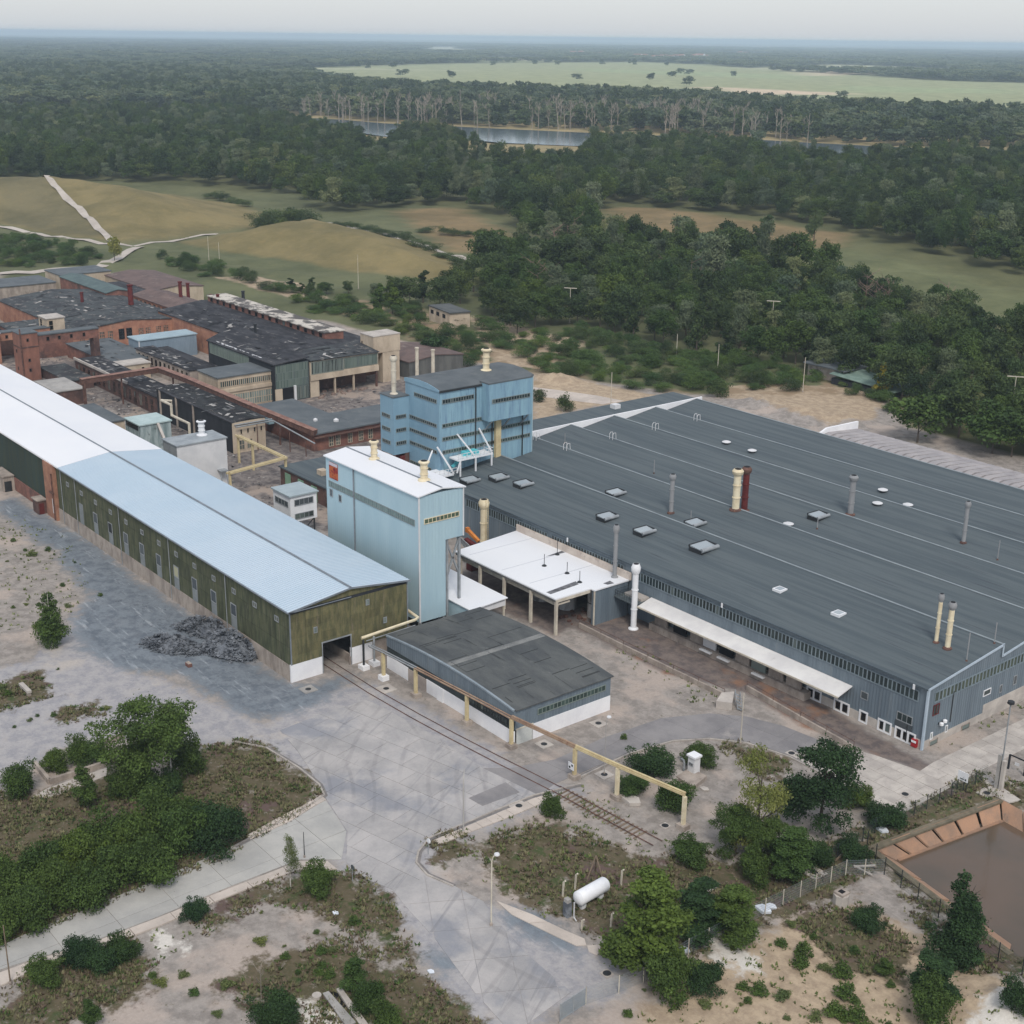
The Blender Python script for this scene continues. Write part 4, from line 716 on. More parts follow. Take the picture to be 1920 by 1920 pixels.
b = MB(); b.box(sx0, sy0 + .25, -.1, sx0 + .25, sy1, 4.9); b.box(sx0 + .25, sy1 - .25, -.1, sx1 - .25, sy1, 4.9); b.obj('rear_wall', grey_clad, LS)
b = MB(); b.box(sx1 - .25, sy0 + .26, 2.15, sx1, sy1, 4.95); b.obj('side_cladding', grey_clad_side, LS)
b = MB(); b.box(sx1 - .25, 16.3, -.1, sx1 + .06, sy1, 2.15); b.obj('white_base', whitewash, LS)
MB().box(sx1 - .1, 13.6, -.05, sx1 + .04, 16.2, 2.1).obj('door', mat('pale_door', (196, 198, 192), (186, 188, 184)), LS); MB().box(sx1 - .06, 13.5, 2.1, sx1 + .1, 16.3, 2.3).obj('door_lintel', cream_post, LS)
window(LS, 'Y', sx1, 17.0, 28.7, 3.15, 4.05, 18, 1, 1, green_glass, pale_glass)
b = MB()
for i in range(24):
    a, c_ = xs[i], xs[i + 1]; ea, ec = (sx0 - .2 if i == 0 else a), (sx1 + .3 if i == 23 else c_)
    b.extrude([(ea, sy0 + .18, arch(a)), (ec, sy0 + .18, arch(c_)), (ec, sy1 + .25, arch(c_)), (ea, sy1 + .25, arch(a))], (0, 0, -.15))
b.obj('roof', old_felt, LS)
b = MB()
for k in range(60):
    x = rng.uniform(sx0, sx1 - 1); y = rng.choice([14, 17, 20, 23, 26]); yy = y + rng.uniform(-.1, .1)
    if k < 30: b.box(x, yy, arch(x) - .1, x + rng.uniform(.06, .09), yy + 3, arch(x) + .035)
    else:
        x2 = min(x + rng.uniform(1, 3), sx1); b.add([(x, yy, arch(x) + .03), (x2, yy, arch(x2) + .03), (x2, yy + .07, arch(x2) + .03), (x, yy + .07, arch(x) + .03)], [(0, 1, 2, 3)])
o = b.obj('felt_seam', mat('tar_seam', (60, 62, 62), (48, 50, 50)), LS); o['kind'] = 'stuff'
b = MB(); b.add([(17.9, sy0 + .2, arch(18.3) + .025), (18.9, sy0 + .2, arch(18.9) + .025), (19.1, sy1, arch(19.1) + .025), (18.0, sy1, arch(18) + .025)], [(0, 1, 2, 3)]); b.obj('worn_strip', mat('worn_felt', (132, 132, 128), (96, 98, 98), .6, (1, .5, 1), fine=.2), LS)

# ================================================================ white-roofed loading canopy
CN = thing('loading_canopy', 'open loading canopy with white flat roof on cream posts in front of the factory hall', 'canopy', (-3, 46, 0))
b = MB(); b.prism([(-15.5, 39.3), (9.8, 39.3), (9.8, 46.3), (10.7, 46.3), (10.7, 53.4), (-17.2, 53.4)], 5.75, 5.95); b.obj('roof', white_roof, CN)
b = MB(); b.prism([(-15.4, 39.4), (9.7, 39.4), (9.7, 46.3), (9.3, 46.3), (9.3, 39.8), (-15.4, 39.8)], 5.35, 5.75); b.obj('edge_beam', mat('beam_grey', (120, 118, 114), (96, 94, 92)), CN)
MB().box(9.72, 39.4, 5.3, 9.86, 46.2, 5.72).obj('end_fascia', cream_post, CN)
b = MB(); b.box(-17.2, 53.42, 5.9, 10.9, 53.72, 7.1); b.obj('parapet', mat('beige_parapet', (208, 196, 184), (190, 176, 164), .5, fine=.05, stain=(160, 146, 136), stain_scale=.8), CN)
for x in (-14.3, -9.1, -2.9, 3.7, 9.65):
    MB().box(x - .2, 39.4, -.1, x + .2, 39.8, 5.36).obj('post', cream_post, CN)
    b = MB(); b.bar((x, 39.7, 4.9), (x, 42.2, 4.9), .22); b.obj('bracket', cream_post, CN)
b = MB(); b.box(-15.3, 40.2, 4.3, 9.3, 40.4, 4.75); b.obj('rail_beam', cream_post, CN)
b = MB(); b.box(9.9, 46.5, -.1, 10.5, 53.4, 5.74); b.obj('end_wall', grey_clad_side, CN); MB().box(10.5, 46.3, -.1, 10.62, 46.55, 5.7).obj('wall_post', cream_post, CN)
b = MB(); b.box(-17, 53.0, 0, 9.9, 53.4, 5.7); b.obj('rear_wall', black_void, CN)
for x, y, r_, h in ((-2.6, 47, 1.5, 4.2), (2.5, 48, 1.5, 4.4), (7.8, 49.0, 1.1, 4.8), (-8, 48.5, 1.6, 4)):
    T = thing('storage_tank', 'weathered upright tank standing in the shade under the loading canopy', 'tank', (x, y, 0), 'tanks under the loading canopy')
    b = MB(); b.lathe(x, y, [(r_, 0), (r_, h), (r_ * .6, h + .4)], 16); b.obj('shell', mat('tank_paint', (190, 190, 188), (120, 118, 116), .7, (1, 1, .4), fine=.1, stain=(80, 76, 74), stain_scale=.8), T, True); b = MB(); b.lathe(x, y, [(r_ * 1.04, h * .5), (r_ * 1.04, h * .5 + .12)], 16); b.obj('band', dark_steel, T)
b = MB()
for k in range(26):
    x, y = rng.uniform(4, 9.2), rng.uniform(44, 50); s = rng.uniform(.15, .5); b.box(x, y, 0, x + s, y + s * 1.3, s * .8)
o = tag(b.obj('rubble', rust), 'pile of reddish rubble on the floor at the open end of the loading canopy', 'rubble', kind='stuff')
# little things on the canopy roof
for x, y, h in ((-4.3, 51.6, 2.4), (-1.7, 46.7, 2.0), (2.9, 47.5, 1.9), (6.9, 46.6, 1.9)):
    T = thing('vent_rod', 'thin vent rod with round foot on the white canopy roof', 'vent rod', (x, y, 5.95), 'vent rods on the canopy roof'); MB().tube([(x, y, 5.95), (x, y, 5.95 + h)], .05, 6).obj('rod', dark_steel, T); b = MB(); b.lathe(x, y, [(.42, 5.95), (.3, 6.12)], 10); b.obj('foot', dark_steel, T)
tar = mat('tar_stain', (72, 72, 74), (120, 120, 122), 1.2, fine=.1)
for q in ([(-5.2, 53.3), (-4.4, 53.3), (-4.5, 50.5), (-4.75, 49.6)], [(6.2, 46.4), (7.4, 46.0), (7.9, 40.0), (6.9, 39.9)], [(9.2, 50.8), (10.4, 50.6), (10.2, 49.4), (9.4, 49.2)]):
    MB().prism(q, 5.94, 5.962).obj('tar_stain', tar, CN)
for x, y in ((-12.7, 52), (-4.3, 50), (2.6, 48)): MB().box(x - .07, 40.2, 5.94, x + .07, 53.3, 5.966).obj('roof_seam', mat('roof_seam', (196, 198, 202), (186, 188, 192)), CN)
cowl('grey_stack', 8.5, 52.4, 5.95, 8.6, .33, mat('zinc_pipe', (150, 150, 150), (136, 137, 138), .6, (1, 1, .3), fine=.06), 'tall grey stack rising from the white canopy roof', cat='chimney')
cowl('cream_stack', *(-22.22, 50.37), 0.0, 3.5 + 7.32, .6, cream_paint, 'broad cream stack with ladder between silo building and canopy', cat='chimney')
x_, y_ = (-22.22, 50.37); b = MB()
for s in (-.25, .25): b.tube([(x_ + .9, y_ + s, 3), (x_ + .9, y_ + s, 11.0)], .04, 5)
for k in range(19): b.tube([(x_ + .9, y_ - .25, 3.2 + .4 * k), (x_ + .9, y_ + .25, 3.2 + .4 * k)], .03, 4)
tag(b.obj('ladder', yellow_paint), 'yellow caged ladder running up the broad cream stack', 'ladder')
# loading dock and awning along the front wall
AW = thing('dock_awning', 'long white awning over the loading dock along the hall front', 'awning', (30, 51, 3))
b = MB(); b.extrude([(15.3, YF - .05, 4.35), (53.4, YF - .05, 4.35), (53.4, 51.0, 3.6), (15.3, 51.0, 3.6)], (0, 0, .12)); b.obj('roof_sheet', mat('awning_white', (222, 219, 214), (206, 203, 200), .25, fine=.03, stain=(170, 164, 158), stain_scale=.5, stain_lo=.6, stain_hi=.85), AW)
for i in range(13): x = 15.6 + 3.1 * i; MB().bar((x, YF - .1, 4.2), (x, 51.1, 3.5), .14).obj('bracket', cream_post, AW)
MB().box(15.3, 50.9, 3.5, 53.4, 51.0, 3.74).obj('fascia', cream_post, AW)
b = MB(); b.box(10.7, 50.4, 3.9, 15.2, YF - .1, 4.1); b.obj('gallery_floor', mat('gallery_dark', (92, 100, 102), (80, 88, 90)), AW); MB().box(11.4, 51.9, 4.1, 15.1, YF - .3, 4.5).obj('gallery_roof', pale_concrete, AW)
b = MB(); 
for k in range(9): b.tube([(10.8 + .52 * k, 50.5, 4.1), (10.8 + .52 * k, 50.5, 5.1)], .03, 5)
for z in (4.6, 5.1): b.tube([(10.8, 50.5, z), (14.96, 50.5, z)], .03, 5); b.tube([(10.8, 50.5, z), (10.8, 53.4, z)], .03, 5)
b.obj('gallery_rail', dark_steel, AW)
DK = thing('loading_dock', 'concrete loading dock wall with dark bays under the long white awning', 'loading dock', (30, 53, 0))
b = MB(); b.box(16.5, 52.4, -.1, 46.8, YF - .06, 1.1); b.obj('platform', plinth, DK)
for x, m in ((18.5, plinth), (22.5, black_void), (26, plinth), (28.5, off_white), (31.8, black_void), (35, plinth), (38, pale_glass), (41.2, plinth), (44.4, plinth)): MB().box(x - 1.3, 52.9, 1.1, x + 1.3, 53.2, 3.3).obj('bay_door', m, DK)
b = MB(); [b.box(x, 51.9, .75, x + 2.2, 52.39, .95) for x in (27.5, 31, 37.6)]; b.obj('dock_bumper', off_white, DK)
cowl('white_stack', 15.0, 50.6, 0, 10.6, .46, white_paint, 'slender white stack standing free at the end of the dock awning', cat='chimney')
# retaining wall with handrail
RW = thing('retaining_wall', 'low concrete retaining wall with handrail bounding the sunken track yard', 'wall', (19.58, 44.4) + (0,))
wl1 = [(9.61, 44.37), (19.49, 44.28), (29.87, 44.31), (39.58, 44.45), (39.77, 48.74), (50.29, 47.53), (59.73, 46.64)]
for i in range(len(wl1) - 1):
    if i == 3: continue
    a, c_ = wl1[i], wl1[i + 1]; n = max(1, round(math.dist(a, c_) / 5)); 
    for k in range(n):
        p0 = [a[j] + (c_[j] - a[j]) * k / n for j in (0, 1)]; p1 = [a[j] + (c_[j] - a[j]) * (k + .985) / n for j in (0, 1)]
        MB().bar((*p0, .35), (*p1, .35), .28, .8).obj('wall_block', plinth, RW)
    b = MB(); b.tube([(*a, 1.35), (*c_, 1.35)], .04, 5)
    for k in range(n + 1): b.tube([(a[0] + (c_[0] - a[0]) * k / n, a[1] + (c_[1] - a[1]) * k / n, .7), (a[0] + (c_[0] - a[0]) * k / n, a[1] + (c_[1] - a[1]) * k / n, 1.35)], .035, 5)
    b.obj('handrail', rust, RW)
x, y = (41.65, 42.98); T = thing('stair_block', 'concrete stair block with slanting rails at the end of the retaining wall', 'stairs', (x, y, 0))
b = MB(); b.prism([(40.97, 41.31), (42.7, 42.57), (40.49, 45.38), (39.65, 43.75)], -.05, 1.1); b.obj('block', pale_concrete, T); b = MB()
for d in (0, .9): b.tube([(x + d, y + 1.2, 2.2), (x + 1.6 + d, y + 0.2, 0.1)], .05, 5); b.tube([(x + d, y + 1.2, 2.2), (x + d, y + 1.2, .3)], .05, 5)
for k in range(5): b.bar((x + .3 * k, y + 1.2 - .2 * k, 1.6 - .35 * k), (x + .9 + .3 * k, y + 1.2 - .2 * k, 1.6 - .35 * k), .25, .06)
b.obj('rail', steel, T)

# ================================================================ old brick works on the left
def block(name, label, cat, x0, x1, y0, y1, h, wm, rm, ridge=None, over=.25, th=.25, z0=-.1, group=None):
    T = thing(name, label, cat, ((x0 + x1) / 2, (y0 + y1) / 2, 0), group)
    if ridge:
        b = MB(); b.box(x0, y0, z0, x1, y1, h - .1)
        for x in (x0, x1 - .2): b.extrude([(x, y0, h - .1), (x, y1, h - .1), (x, (y0 + y1) / 2, ridge - .15)], (.2, 0, 0))
        b.obj('wall', wm, T); gable_roof(x0 - over, x1 + over, y0 - over, y1 + over, h, ridge, th, rm, 'roof', T)
    else:
        MB().box(x0, y0, z0, x1, y1, h - th).obj('wall', wm, T); MB().box(x0 - over, y0 - over, h - th, x1 + over, y1 + over, h).obj('roof', rm, T)
    return T
void = black_pane; old_pane = glass('old_factory_glass', (58, 64, 62), (120, 122, 112)); rib_green = glass('green_rib_glass', (78, 94, 86), (110, 122, 112))
T = block('brick_tower', 'tall narrow red brick tower with small openings left of the brick bridge', 'tower', -198.3, -193, 33, 37.6, 12.4, mat('tower_brick', (144, 100, 84), (120, 84, 72), .5, (1, 1, .4), fine=.18, stain=(112, 74, 66), stain_scale=.5, stain_stretch=(2, 2, .3)), felt_grey, over=.15)
for z in (10.6, 5.4, 2.8): window(T, 'Y', -193, 34.6, 35.3, z - .5, z + .4, 1, 1, 1, void, dark_brick)
for z in (7.5, 3.0): window(T, 'X', 33, -196.5, -195.8, z - .5, z + .4, 1, 1, -1, void, dark_brick)
b = MB(); b.tube([(-192.8, 33.1, 0), (-192.8, 33.1, 13.6)], .2, 8); b.obj('flue', rust, T); b = MB(); b.box(-198.4, 32.9, 8.6, -192.88, 37.7, 8.85); b.obj('string_course', dark_brick, T)
T = thing('brick_bridge', 'elevated brick bridge with four small windows between tower and long brick hall', 'bridge', (-195, 45, 8.8))
MB().box(-196.4, 37.75, 8.9, -193.6, 54, 11.2).obj('wall', brick, T); MB().box(-196.6, 37.75, 11.2, -193.4, 54.2, 11.5).obj('roof', felt_grey, T)
for y in (40.4, 43.4, 46.6, 50.0): window(T, 'Y', -193.6, y - .4, y + .4, 9.6, 10.7, 1, 1, 1, void, dark_brick)
MB().box(-196.4, 52.5, 0, -193.6, 54, 8.9).obj('pier', dark_brick, T)
T = block('brick_gallery', 'brick end block with two small windows at the left edge of the old works', 'building', -224, -216, 27, 35.5, 8.5, orange_brick, off_white)
for y in (30, 33): window(T, 'Y', -216, y - .4, y + .4, 5.8, 7.2, 1, 1, 1, void, dark_brick)
T = thing('brick_bridge', 'rear brick bridge crossing behind the brick tower to the left end block', 'bridge', (-219, 45, 6)); MB().box(-220.5, 35.6, 5.8, -217.8, 50, 7.9).obj('wall', orange_brick, T); MB().box(-220.7, 35.6, 7.9, -217.6, 50, 8.15).obj('roof', felt_grey, T)
for y in (38, 41, 45): window(T, 'Y', -217.8, y - .4, y + .4, 6.3, 7.3, 1, 1, 1, void, dark_brick)
T = block('brick_hall', 'long orange brick hall with pairs of latticed windows in its low gable', 'hall', -276, -217, 55.8, 90, 6.3, orange_brick, patched_roof, 7.9)
for i, px_ in enumerate((617, 678, 762, 822, 905, 962, 1050, 1105, 1185, 1241)):
    y = 57.8 + (px_ - 600) * .0402; z0_, z1_ = ((1.0, 5.3) if i < 4 else (2.4, 5.4) if i < 6 else (2.9, 5.0))
    window(T, 'Y', -217, y - .85, y + .85, z0_, z1_, 3, 5 if i < 4 else 4, 1, void if i in (4, 5) else old_pane, orange_brick if i not in (4, 5) else dark_steel, mull=.14)
block('roof_annex', 'flat dark annex beside the long orange brick hall with grey parapets', 'annex', -240, -216.5, 43, 55.6, 6.2, brick, patched_roof)
T = block('roof_hut', 'cream rooftop hut standing on the flat annex of the brick hall', 'hut', -224.5, -218.5, 49.5, 54.5, 10.4, cream, pale_concrete, z0=6.2); window(T, 'Y', -218.5, 50, 51.3, 7, 9.7, 1, 2, 1, void, cream); window(T, 'X', 49.5, -223.5, -221.8, 7, 9.7, 1, 2, -1, void, cream)
T = block('gable_hall', 'orange brick gabled hall with a big dark window and brown roof', 'hall', -262, -231, 93.4, 105.5, 6.2, orange_brick, brown_roof, 7.6)
window(T, 'Y', -231, 95.5, 101.4, .2, 4.6, 8, 4, 1, green_glass, dark_steel)
for k in range(8): window(T, 'X', 93.4, -259.6 + 3.25 * k, -258 + 3.25 * k, 3.2, 5.4, 2, 3, -1, old_pane, dark_brick)
block('tar_roof_shed', 'wide shed with black tar roof and white roof scraps left of the brick hall', 'shed', -300, -226, 22, 42.5, 5.2, dark_brick, black_roof, 6.2)
b = MB()
for x, y, w, d in ((-276, 43.5, 16, 2.2), (-262, 30, 3, 1.5), (-255, 33, 2.4, 1.2), (-268, 27, 3, 1.4)): b.box(x, y, 6.25 if y < 43 else 5.3, x + w, y + d, 6.5)
tag(b.obj('roof_scraps', off_white), 'white sheets lying loose on the black tar roof', 'sheets', kind='stuff')
block('flat_shed', 'long low flat shed closing the old works at the far left', 'shed', -318, -302, 40, 84, 5.6, plinth, felt_grey)
block('flat_shed', 'grey flat-roofed shed with pale end wall behind the black roofs', 'shed', -322, -308, 88, 106, 6.6, cream, felt_grey)
block('brown_roof_shed', 'shed with broad brown roof at the far corner of the old works', 'shed', -306, -268, 103, 121, 5.6, cream, brown_roof, 6.6)
block('green_roof_shed', 'long shed with grey-green roof and brick side windows behind the brick hall', 'shed', -300, -262, 84.8, 92.6, 7.6, brick, mat('green_roof', (92, 108, 106), (80, 94, 94), .3, fine=.08), 8.4)
block('low_tar_shed', 'low black-roofed shed between brown roof and brick chimneys', 'shed', -292, -263, 93.4, 102.5, 5.4, dark_brick, black_roof)
T = block('blue_shed', 'pale blue-grey metal shed standing across the courtyard', 'shed', -203, -196.2, 66, 83, 6.1, mat('faded_blue_metal', (132, 148, 160), (120, 136, 148), .4, (1, 1, .3), fine=.05, ribs=('Y', .5)), mat('blue_grey_roof', (158, 176, 182), (146, 164, 172), .4, fine=.05)); b = MB(); b.box(-196.2, 65.9, 0, -196.0, 66.2, 5.85); b.obj('corner_trim', off_white, T)
T = block('cream_block', 'two-storey cream office block with ribbon windows and grey roof', 'building', -148.2, -138, 59.8, 74.8, 8.0, cream, felt_grey)
window(T, 'Y', -138, 60.3, 74.3, 5.4, 7.0, 26, 1, 1, broken_glass, cream, mull=.16); window(T, 'Y', -138, 60.3, 74.3, .3, 3.5, 22, 2, 1, pale_glass, cream, mull=.14)
MB().box(-138, 59.8, 4.1, -137.7, 74.8, 4.9).obj('ledge', cream, T)
# steel-and-glass hall
T = thing('glass_hall', 'tall old hall with rusty glazed front and dark tarred roof', 'hall', (-155, 78, 0))
MB().box(-171, 74, 0, -136.2, 83.6, 9.2).obj('wall', charcoal, T); b = MB(); b.extrude([(-171.3, 73.7, 9.4), (-135.8, 73.7, 9.4), (-135.8, 83.6, 10.2), (-176, 87.2, 10.2), (-176, 80, 9.8)], (0, 0, .25)); b.obj('roof', black_roof, T)
window(T, 'Y', -136.2, 74.2, 83.3, 3.5, 9.3, 22, 3, 1, rib_green, pale_glass, mull=.13); window(T, 'Y', -136.2, 79.4, 83.3, .2, 3.4, 9, 1, 1, old_pane, pale_glass, mull=.13)
MB().box(-136.2, 75.9, 0, -136.05, 79.2, 3.4).obj('door_opening', black_void, T); MB().box(-136.2, 73.9, 0, -135.9, 75.8, 3.4).obj('pier', cream, T); MB().box(-136.3, 79.0, 0, -135.7, 79.6, 3.8).obj('pier', off_white, T)
window(T, 'X', 74, -170, -149, 6.4, 9.2, 44, 1, -1, rib_green, pale_glass, mull=.14)
b = MB()
for k in range(26): x, y = -168 + .9 * k, 74.4 + rng.uniform(0, .8); s = rng.uniform(.4, 1.4); b.box(x, y, 9.64, x + s * 1.2, y + s * .6, 9.74)
o = b.obj('roof_scrap', off_white, T); o['kind'] = 'stuff'
T = thing('ruined_hall', 'ruined hall with half broken upper windows above an open ground floor', 'hall', (-141, 94, 0))
MB().box(-146.5, 83.8, 4.3, -136.2, 103.8, 8.9).obj('upper_wall', cream, T); b = MB(); b.extrude([(-147, 83.7, 9.2), (-135.8, 83.7, 9.2), (-135.8, 104, 8.9), (-147, 104, 9.9)], (0, 0, .2)); b.obj('roof', patched_roof, T)
window(T, 'Y', -136.2, 84.2, 93.5, 5.7, 8.8, 22, 1, 1, broken_glass, pale_glass, mull=.12); window(T, 'Y', -136.2, 93.6, 103.6, 5.9, 8.7, 24, 1, 1, rib_green, pale_glass, mull=.13)
MB().box(-136.25, 83.8, 4.2, -135.95, 103.8, 5.6).obj('parapet', cream, T); MB().box(-140.5, 83.8, 0, -136.2, 86.3, 4.3).obj('pier', cream, T); MB().box(-146.5, 86, 0, -142, 103.8, 4.3).obj('rear_wall', dark_brick, T)
for y in (91, 96.5, 103.4): MB().box(-136.8, y - .2, 0, -136.3, y + .2, 4.3).obj('column', rust if y > 100 else cream, T)
b = MB()
for k in range(40): x, y = rng.uniform(-141, -134), rng.uniform(84, 101); s = rng.uniform(.2, .8); b.box(x, y, 0, x + s, y + s * 1.4, s * .7)
tag(b.obj('rubble', mat('rubble', (150, 132, 120), (112, 92, 84), .8, fine=.15)), 'rubble and broken timber spilling from the ruined hall', 'rubble', kind='stuff')
T = block('tar_hall', 'wide old hall with black roof and a long row of brick roof lights', 'hall', -226, -148, 85.5, 114, 7.6, orange_brick, black_roof, 9.2)
b = MB(); b.box(-224, 100.8, 8.4, -157, 106.5, 10.6); b.obj('monitor_wall', brick, T); MB().box(-224.3, 100.4, 10.6, -156.7, 106.9, 10.85).obj('monitor_roof', mat('torn_felt', (196, 188, 176), (88, 84, 80), .25, fine=.1, lo=.45, hi=.55), T)
for k in range(17): x = -221.5 + 3.9 * k; window(T, 'X', 100.8, x - .8, x + .8, 9.1, 10.4, 1, 1, -1, void, dark_brick)
T = thing('water_tower', 'pale concrete water tower with broad head beside the ruined hall', 'water tower', (-141, 109, 0))
MB().box(-142.5, 107, 0, -139, 112.2, 8).obj('shaft', cream, T); MB().box(-145, 104.2, 7.9, -138.9, 112.4, 12.2).obj('head', cream, T); window(T, 'X', 104.2, -144.6, -143.8, 9.5, 10.5, 1, 1, -1, void, cream); MB().box(-145.1, 104.1, 12.2, -138.8, 112.5, 12.4).obj('roof', pale_concrete, T)
block('grey_shed', 'low shed with dark grey slope right of the concrete water tower', 'shed', -156, -138, 114.5, 132, 4.6, mat('grey_board', (104, 104, 100), (84, 84, 82), .4, (1, 1, .3), fine=.1), brown_roof, 5.6)
T = block('brick_workshop', 'low red brick workshop with smooth dark grey roof behind the blue tower', 'workshop', -124, -95.2, 60.2, 71.6, 4.0, brick, felt_grey, th=.3, over=.4)
MB().box(-107.5, 71.6, 0, -95.2, 86, 3.7).obj('wall', brick, T); MB().box(-107.9, 72, 3.72, -94.8, 86.4, 4.02).obj('roof', felt_grey, T)
MB().box(-95.2, 60.2, 3.0, -94.2, 86, 3.2).obj('canopy', rust, T)
for y in (64.6, 66.3, 69.4, 72.2, 74.7): window(T, 'Y', -95.2, y - .6, y + .6, .5, 2.8, 2, 3, 1, old_pane, cream)
b = MB(); b.lathe(-104, 66, [(.5, 4), (.5, 4.4), (.2, 4.6)], 10); b.obj('roof_vent', off_white, T); b = MB(); b.lathe(-101, 69.5, [(.6, 4), (.6, 4.4), (.2, 4.7)], 10); b.obj('roof_vent', off_white, T)
MB().box(-113.5, 58.6, 2.6, -111.8, 60.0, 4.4).obj('roof_fan', mat('fan_blue', (150, 176, 184), (130, 156, 166)), T)
T = block('boarded_ruin', 'long ruin with black boarded side and cream end with four small windows', 'ruin', -141, -104, 45.6, 53.4, 7.0, charcoal, black_roof, 7.3)
MB().box(-104, 45.6, 0, -103.8, 53.4, 6.8).obj('end_wall', cream, T)
for y in (47.6, 49.2, 50.8, 52.4): window(T, 'Y', -103.8, y - .3, y + .3, 4.0, 5.2, 1, 1, 1, void, cream)
for y in (47.6, 49.5): window(T, 'Y', -103.8, y - .7, y + .7, .6, 2.8, 2, 2, 1, old_pane, cream)
for x in (-139, -130.5, -122): MB().box(x - .2, 45.3, 0, x + .2, 45.6, 6.9).obj('pillar', plinth, T)
b = MB()
for k in range(20): b.box(-140.5, 46 + .37 * k, 7.02 + (.3 * (1 - abs(46 + .37 * k - 49.5) / 4)), -104, 46.08 + .37 * k, 7.1 + (.3 * (1 - abs(46 + .37 * k - 49.5) / 4)))
o = b.obj('felt_seam', patched_roof, T); o['kind'] = 'stuff'
T = block('brick_ruin', 'ruined sooty brick shed with gappy front left of the boarded ruin', 'ruin', -191, -142, 46, 52.5, 4.6, dark_brick, black_roof)
for k in range(15): window(T, 'X', 46, -189 + 3.1 * k, -187.4 + 3.1 * k, .6, 3.6, 2, 2, -1, void if k % 3 else old_pane, dark_brick)
MB().box(-191, 45.6, 4.5, -158, 46.0, 5.1).obj('parapet', pale_concrete, T)
T = block('cream_hut', 'small cream hut with two dark openings among the grey roofs', 'hut', -184, -178.5, 52.6, 61, 4.2, cream, pale_concrete)
for y in (55, 59): window(T, 'Y', -178.5, y - .45, y + .45, 2.0, 3.2, 1, 1, 1, void, cream)
block('grey_roof_shed', 'low shed with plain grey roof in front of the long brick hall', 'shed', -214, -184.5, 52.8, 65, 3.9, brick, felt_grey)
T = block('window_row_shed', 'narrow ruin with a row of openings and littered tar roof by the blue shed', 'ruin', -192, -160, 63.2, 68, 5.2, plinth, black_roof)
for k in range(12): window(T, 'X', 63.2, -190.5 + 2.55 * k, -189 + 2.55 * k, 2.2, 4.4, 1, 1, -1, void, plinth)
block('tar_roof_lean_to', 'black flat lean-to between window row ruin and glass hall', 'lean-to', -195, -156, 68.3, 73.6, 3.8, dark_brick, black_roof)
block('grey_slab_roof', 'low building with bare grey slab roof close to the white hall roof', 'building', -176, -163, 30, 37, 3.9, dark_brick, concrete)
block('dark_slab_roof', 'low building with dark flat roof behind the white hall roof', 'building', -144, -127, 25.5, 31.5, 4.8, cream, felt_grey)
block('dark_ramp_roof', 'dark sloping roof tucked behind the brick tower', 'roof', -196, -177, 38.5, 45, 2.6, dark_brick, patched_roof)
# conveyor duct on trestles
T = thing('conveyor_duct', 'rusty enclosed conveyor duct on trestles bending around the ruins', 'conveyor', (-141, 53.5, 0))
pts = [(-157, 34, 7.0), (-157, 53.9, 7.2), (-141, 53.9, 7.6), (-111, 54.3, 7.4), (-94.6, 60.4, 4.3)]
for a, c_ in zip(pts, pts[1:]):
    MB().bar(a, c_, 1.3, 1.2).obj('duct', rust, T); MB().bar((a[0], a[1], a[2] + .62), (c_[0], c_[1], c_[2] + .62), 1.6, .1).obj('duct_roof', mat('duct_roof', (150, 118, 104), (120, 88, 78), .6, fine=.1), T)
for x, y, h in ((-157, 34.5, 6.4), (-156, 34.5, 6.4), (-157, 44, 6.5), (-150, 54, 6.8), (-141, 54, 7), (-128, 54.1, 6.9), (-104, 57, 5)): MB().tube([(x, y, 0), (x, y, h)], .22, 6).obj('trestle_leg', rust, T)
# litter, patches and weeds on the decayed roofs
patch_m = [mat('pale_patch', (178, 174, 168), (140, 136, 132), .8, fine=.1), mat('grey_patch', (110, 110, 108), (90, 90, 90), .8, fine=.1), mat('dark_patch', (44, 44, 47), (36, 36, 38), .8, fine=.1)]
def litter(x0, x1, y0, y1, z0, z1, n, seed, label):
    '''torn felt and loose boards lying on a roof between eave height z0 and ridge height z1'''
    g = random.Random(seed); b = MB()
    for k in range(n):
        x, y = g.uniform(x0, x1), g.uniform(y0, y1); f = 1 - abs(y - (y0 + y1) / 2) / ((y1 - y0) / 2); z = z0 + (z1 - z0) * f + .05; w, d = g.uniform(.3, 2.6) * (2 if g.random() < .15 else 1), g.uniform(.15, .9); a = g.choice((0, 0, 1.57, g.uniform(0, 3)))
        c_, s_ = math.cos(a), math.sin(a); sl_ = (z1 - z0) / ((y1 - y0) / 2) * (-1 if y > (y0 + y1) / 2 else 1)
        b.add([(x + u * c_ - q * s_, y + u * s_ + q * c_, z + (u * s_ + q * c_) * sl_ + g.uniform(0, .06)) for u, q in ((-w / 2, -d / 2), (w / 2, -d / 2), (w / 2, d / 2), (-w / 2, d / 2))], [(0, 1, 2, 3)], g.choice((0, 1, 1, 2, 2)))
    return tag(b.obj('roof_litter', patch_m), label, 'litter', kind='stuff')
litter(-275, -219, 56, 89.5, 6.3, 7.9, 150, 1, 'torn felt lying on the long brick hall roof'); litter(-298, -228, 23, 42, 5.2, 6.2, 120, 2, 'torn felt lying on the black tar roof'); litter(-224, -150, 86, 100, 7.65, 9.0, 110, 3, 'torn felt lying on the black roof before the brick roof lights')
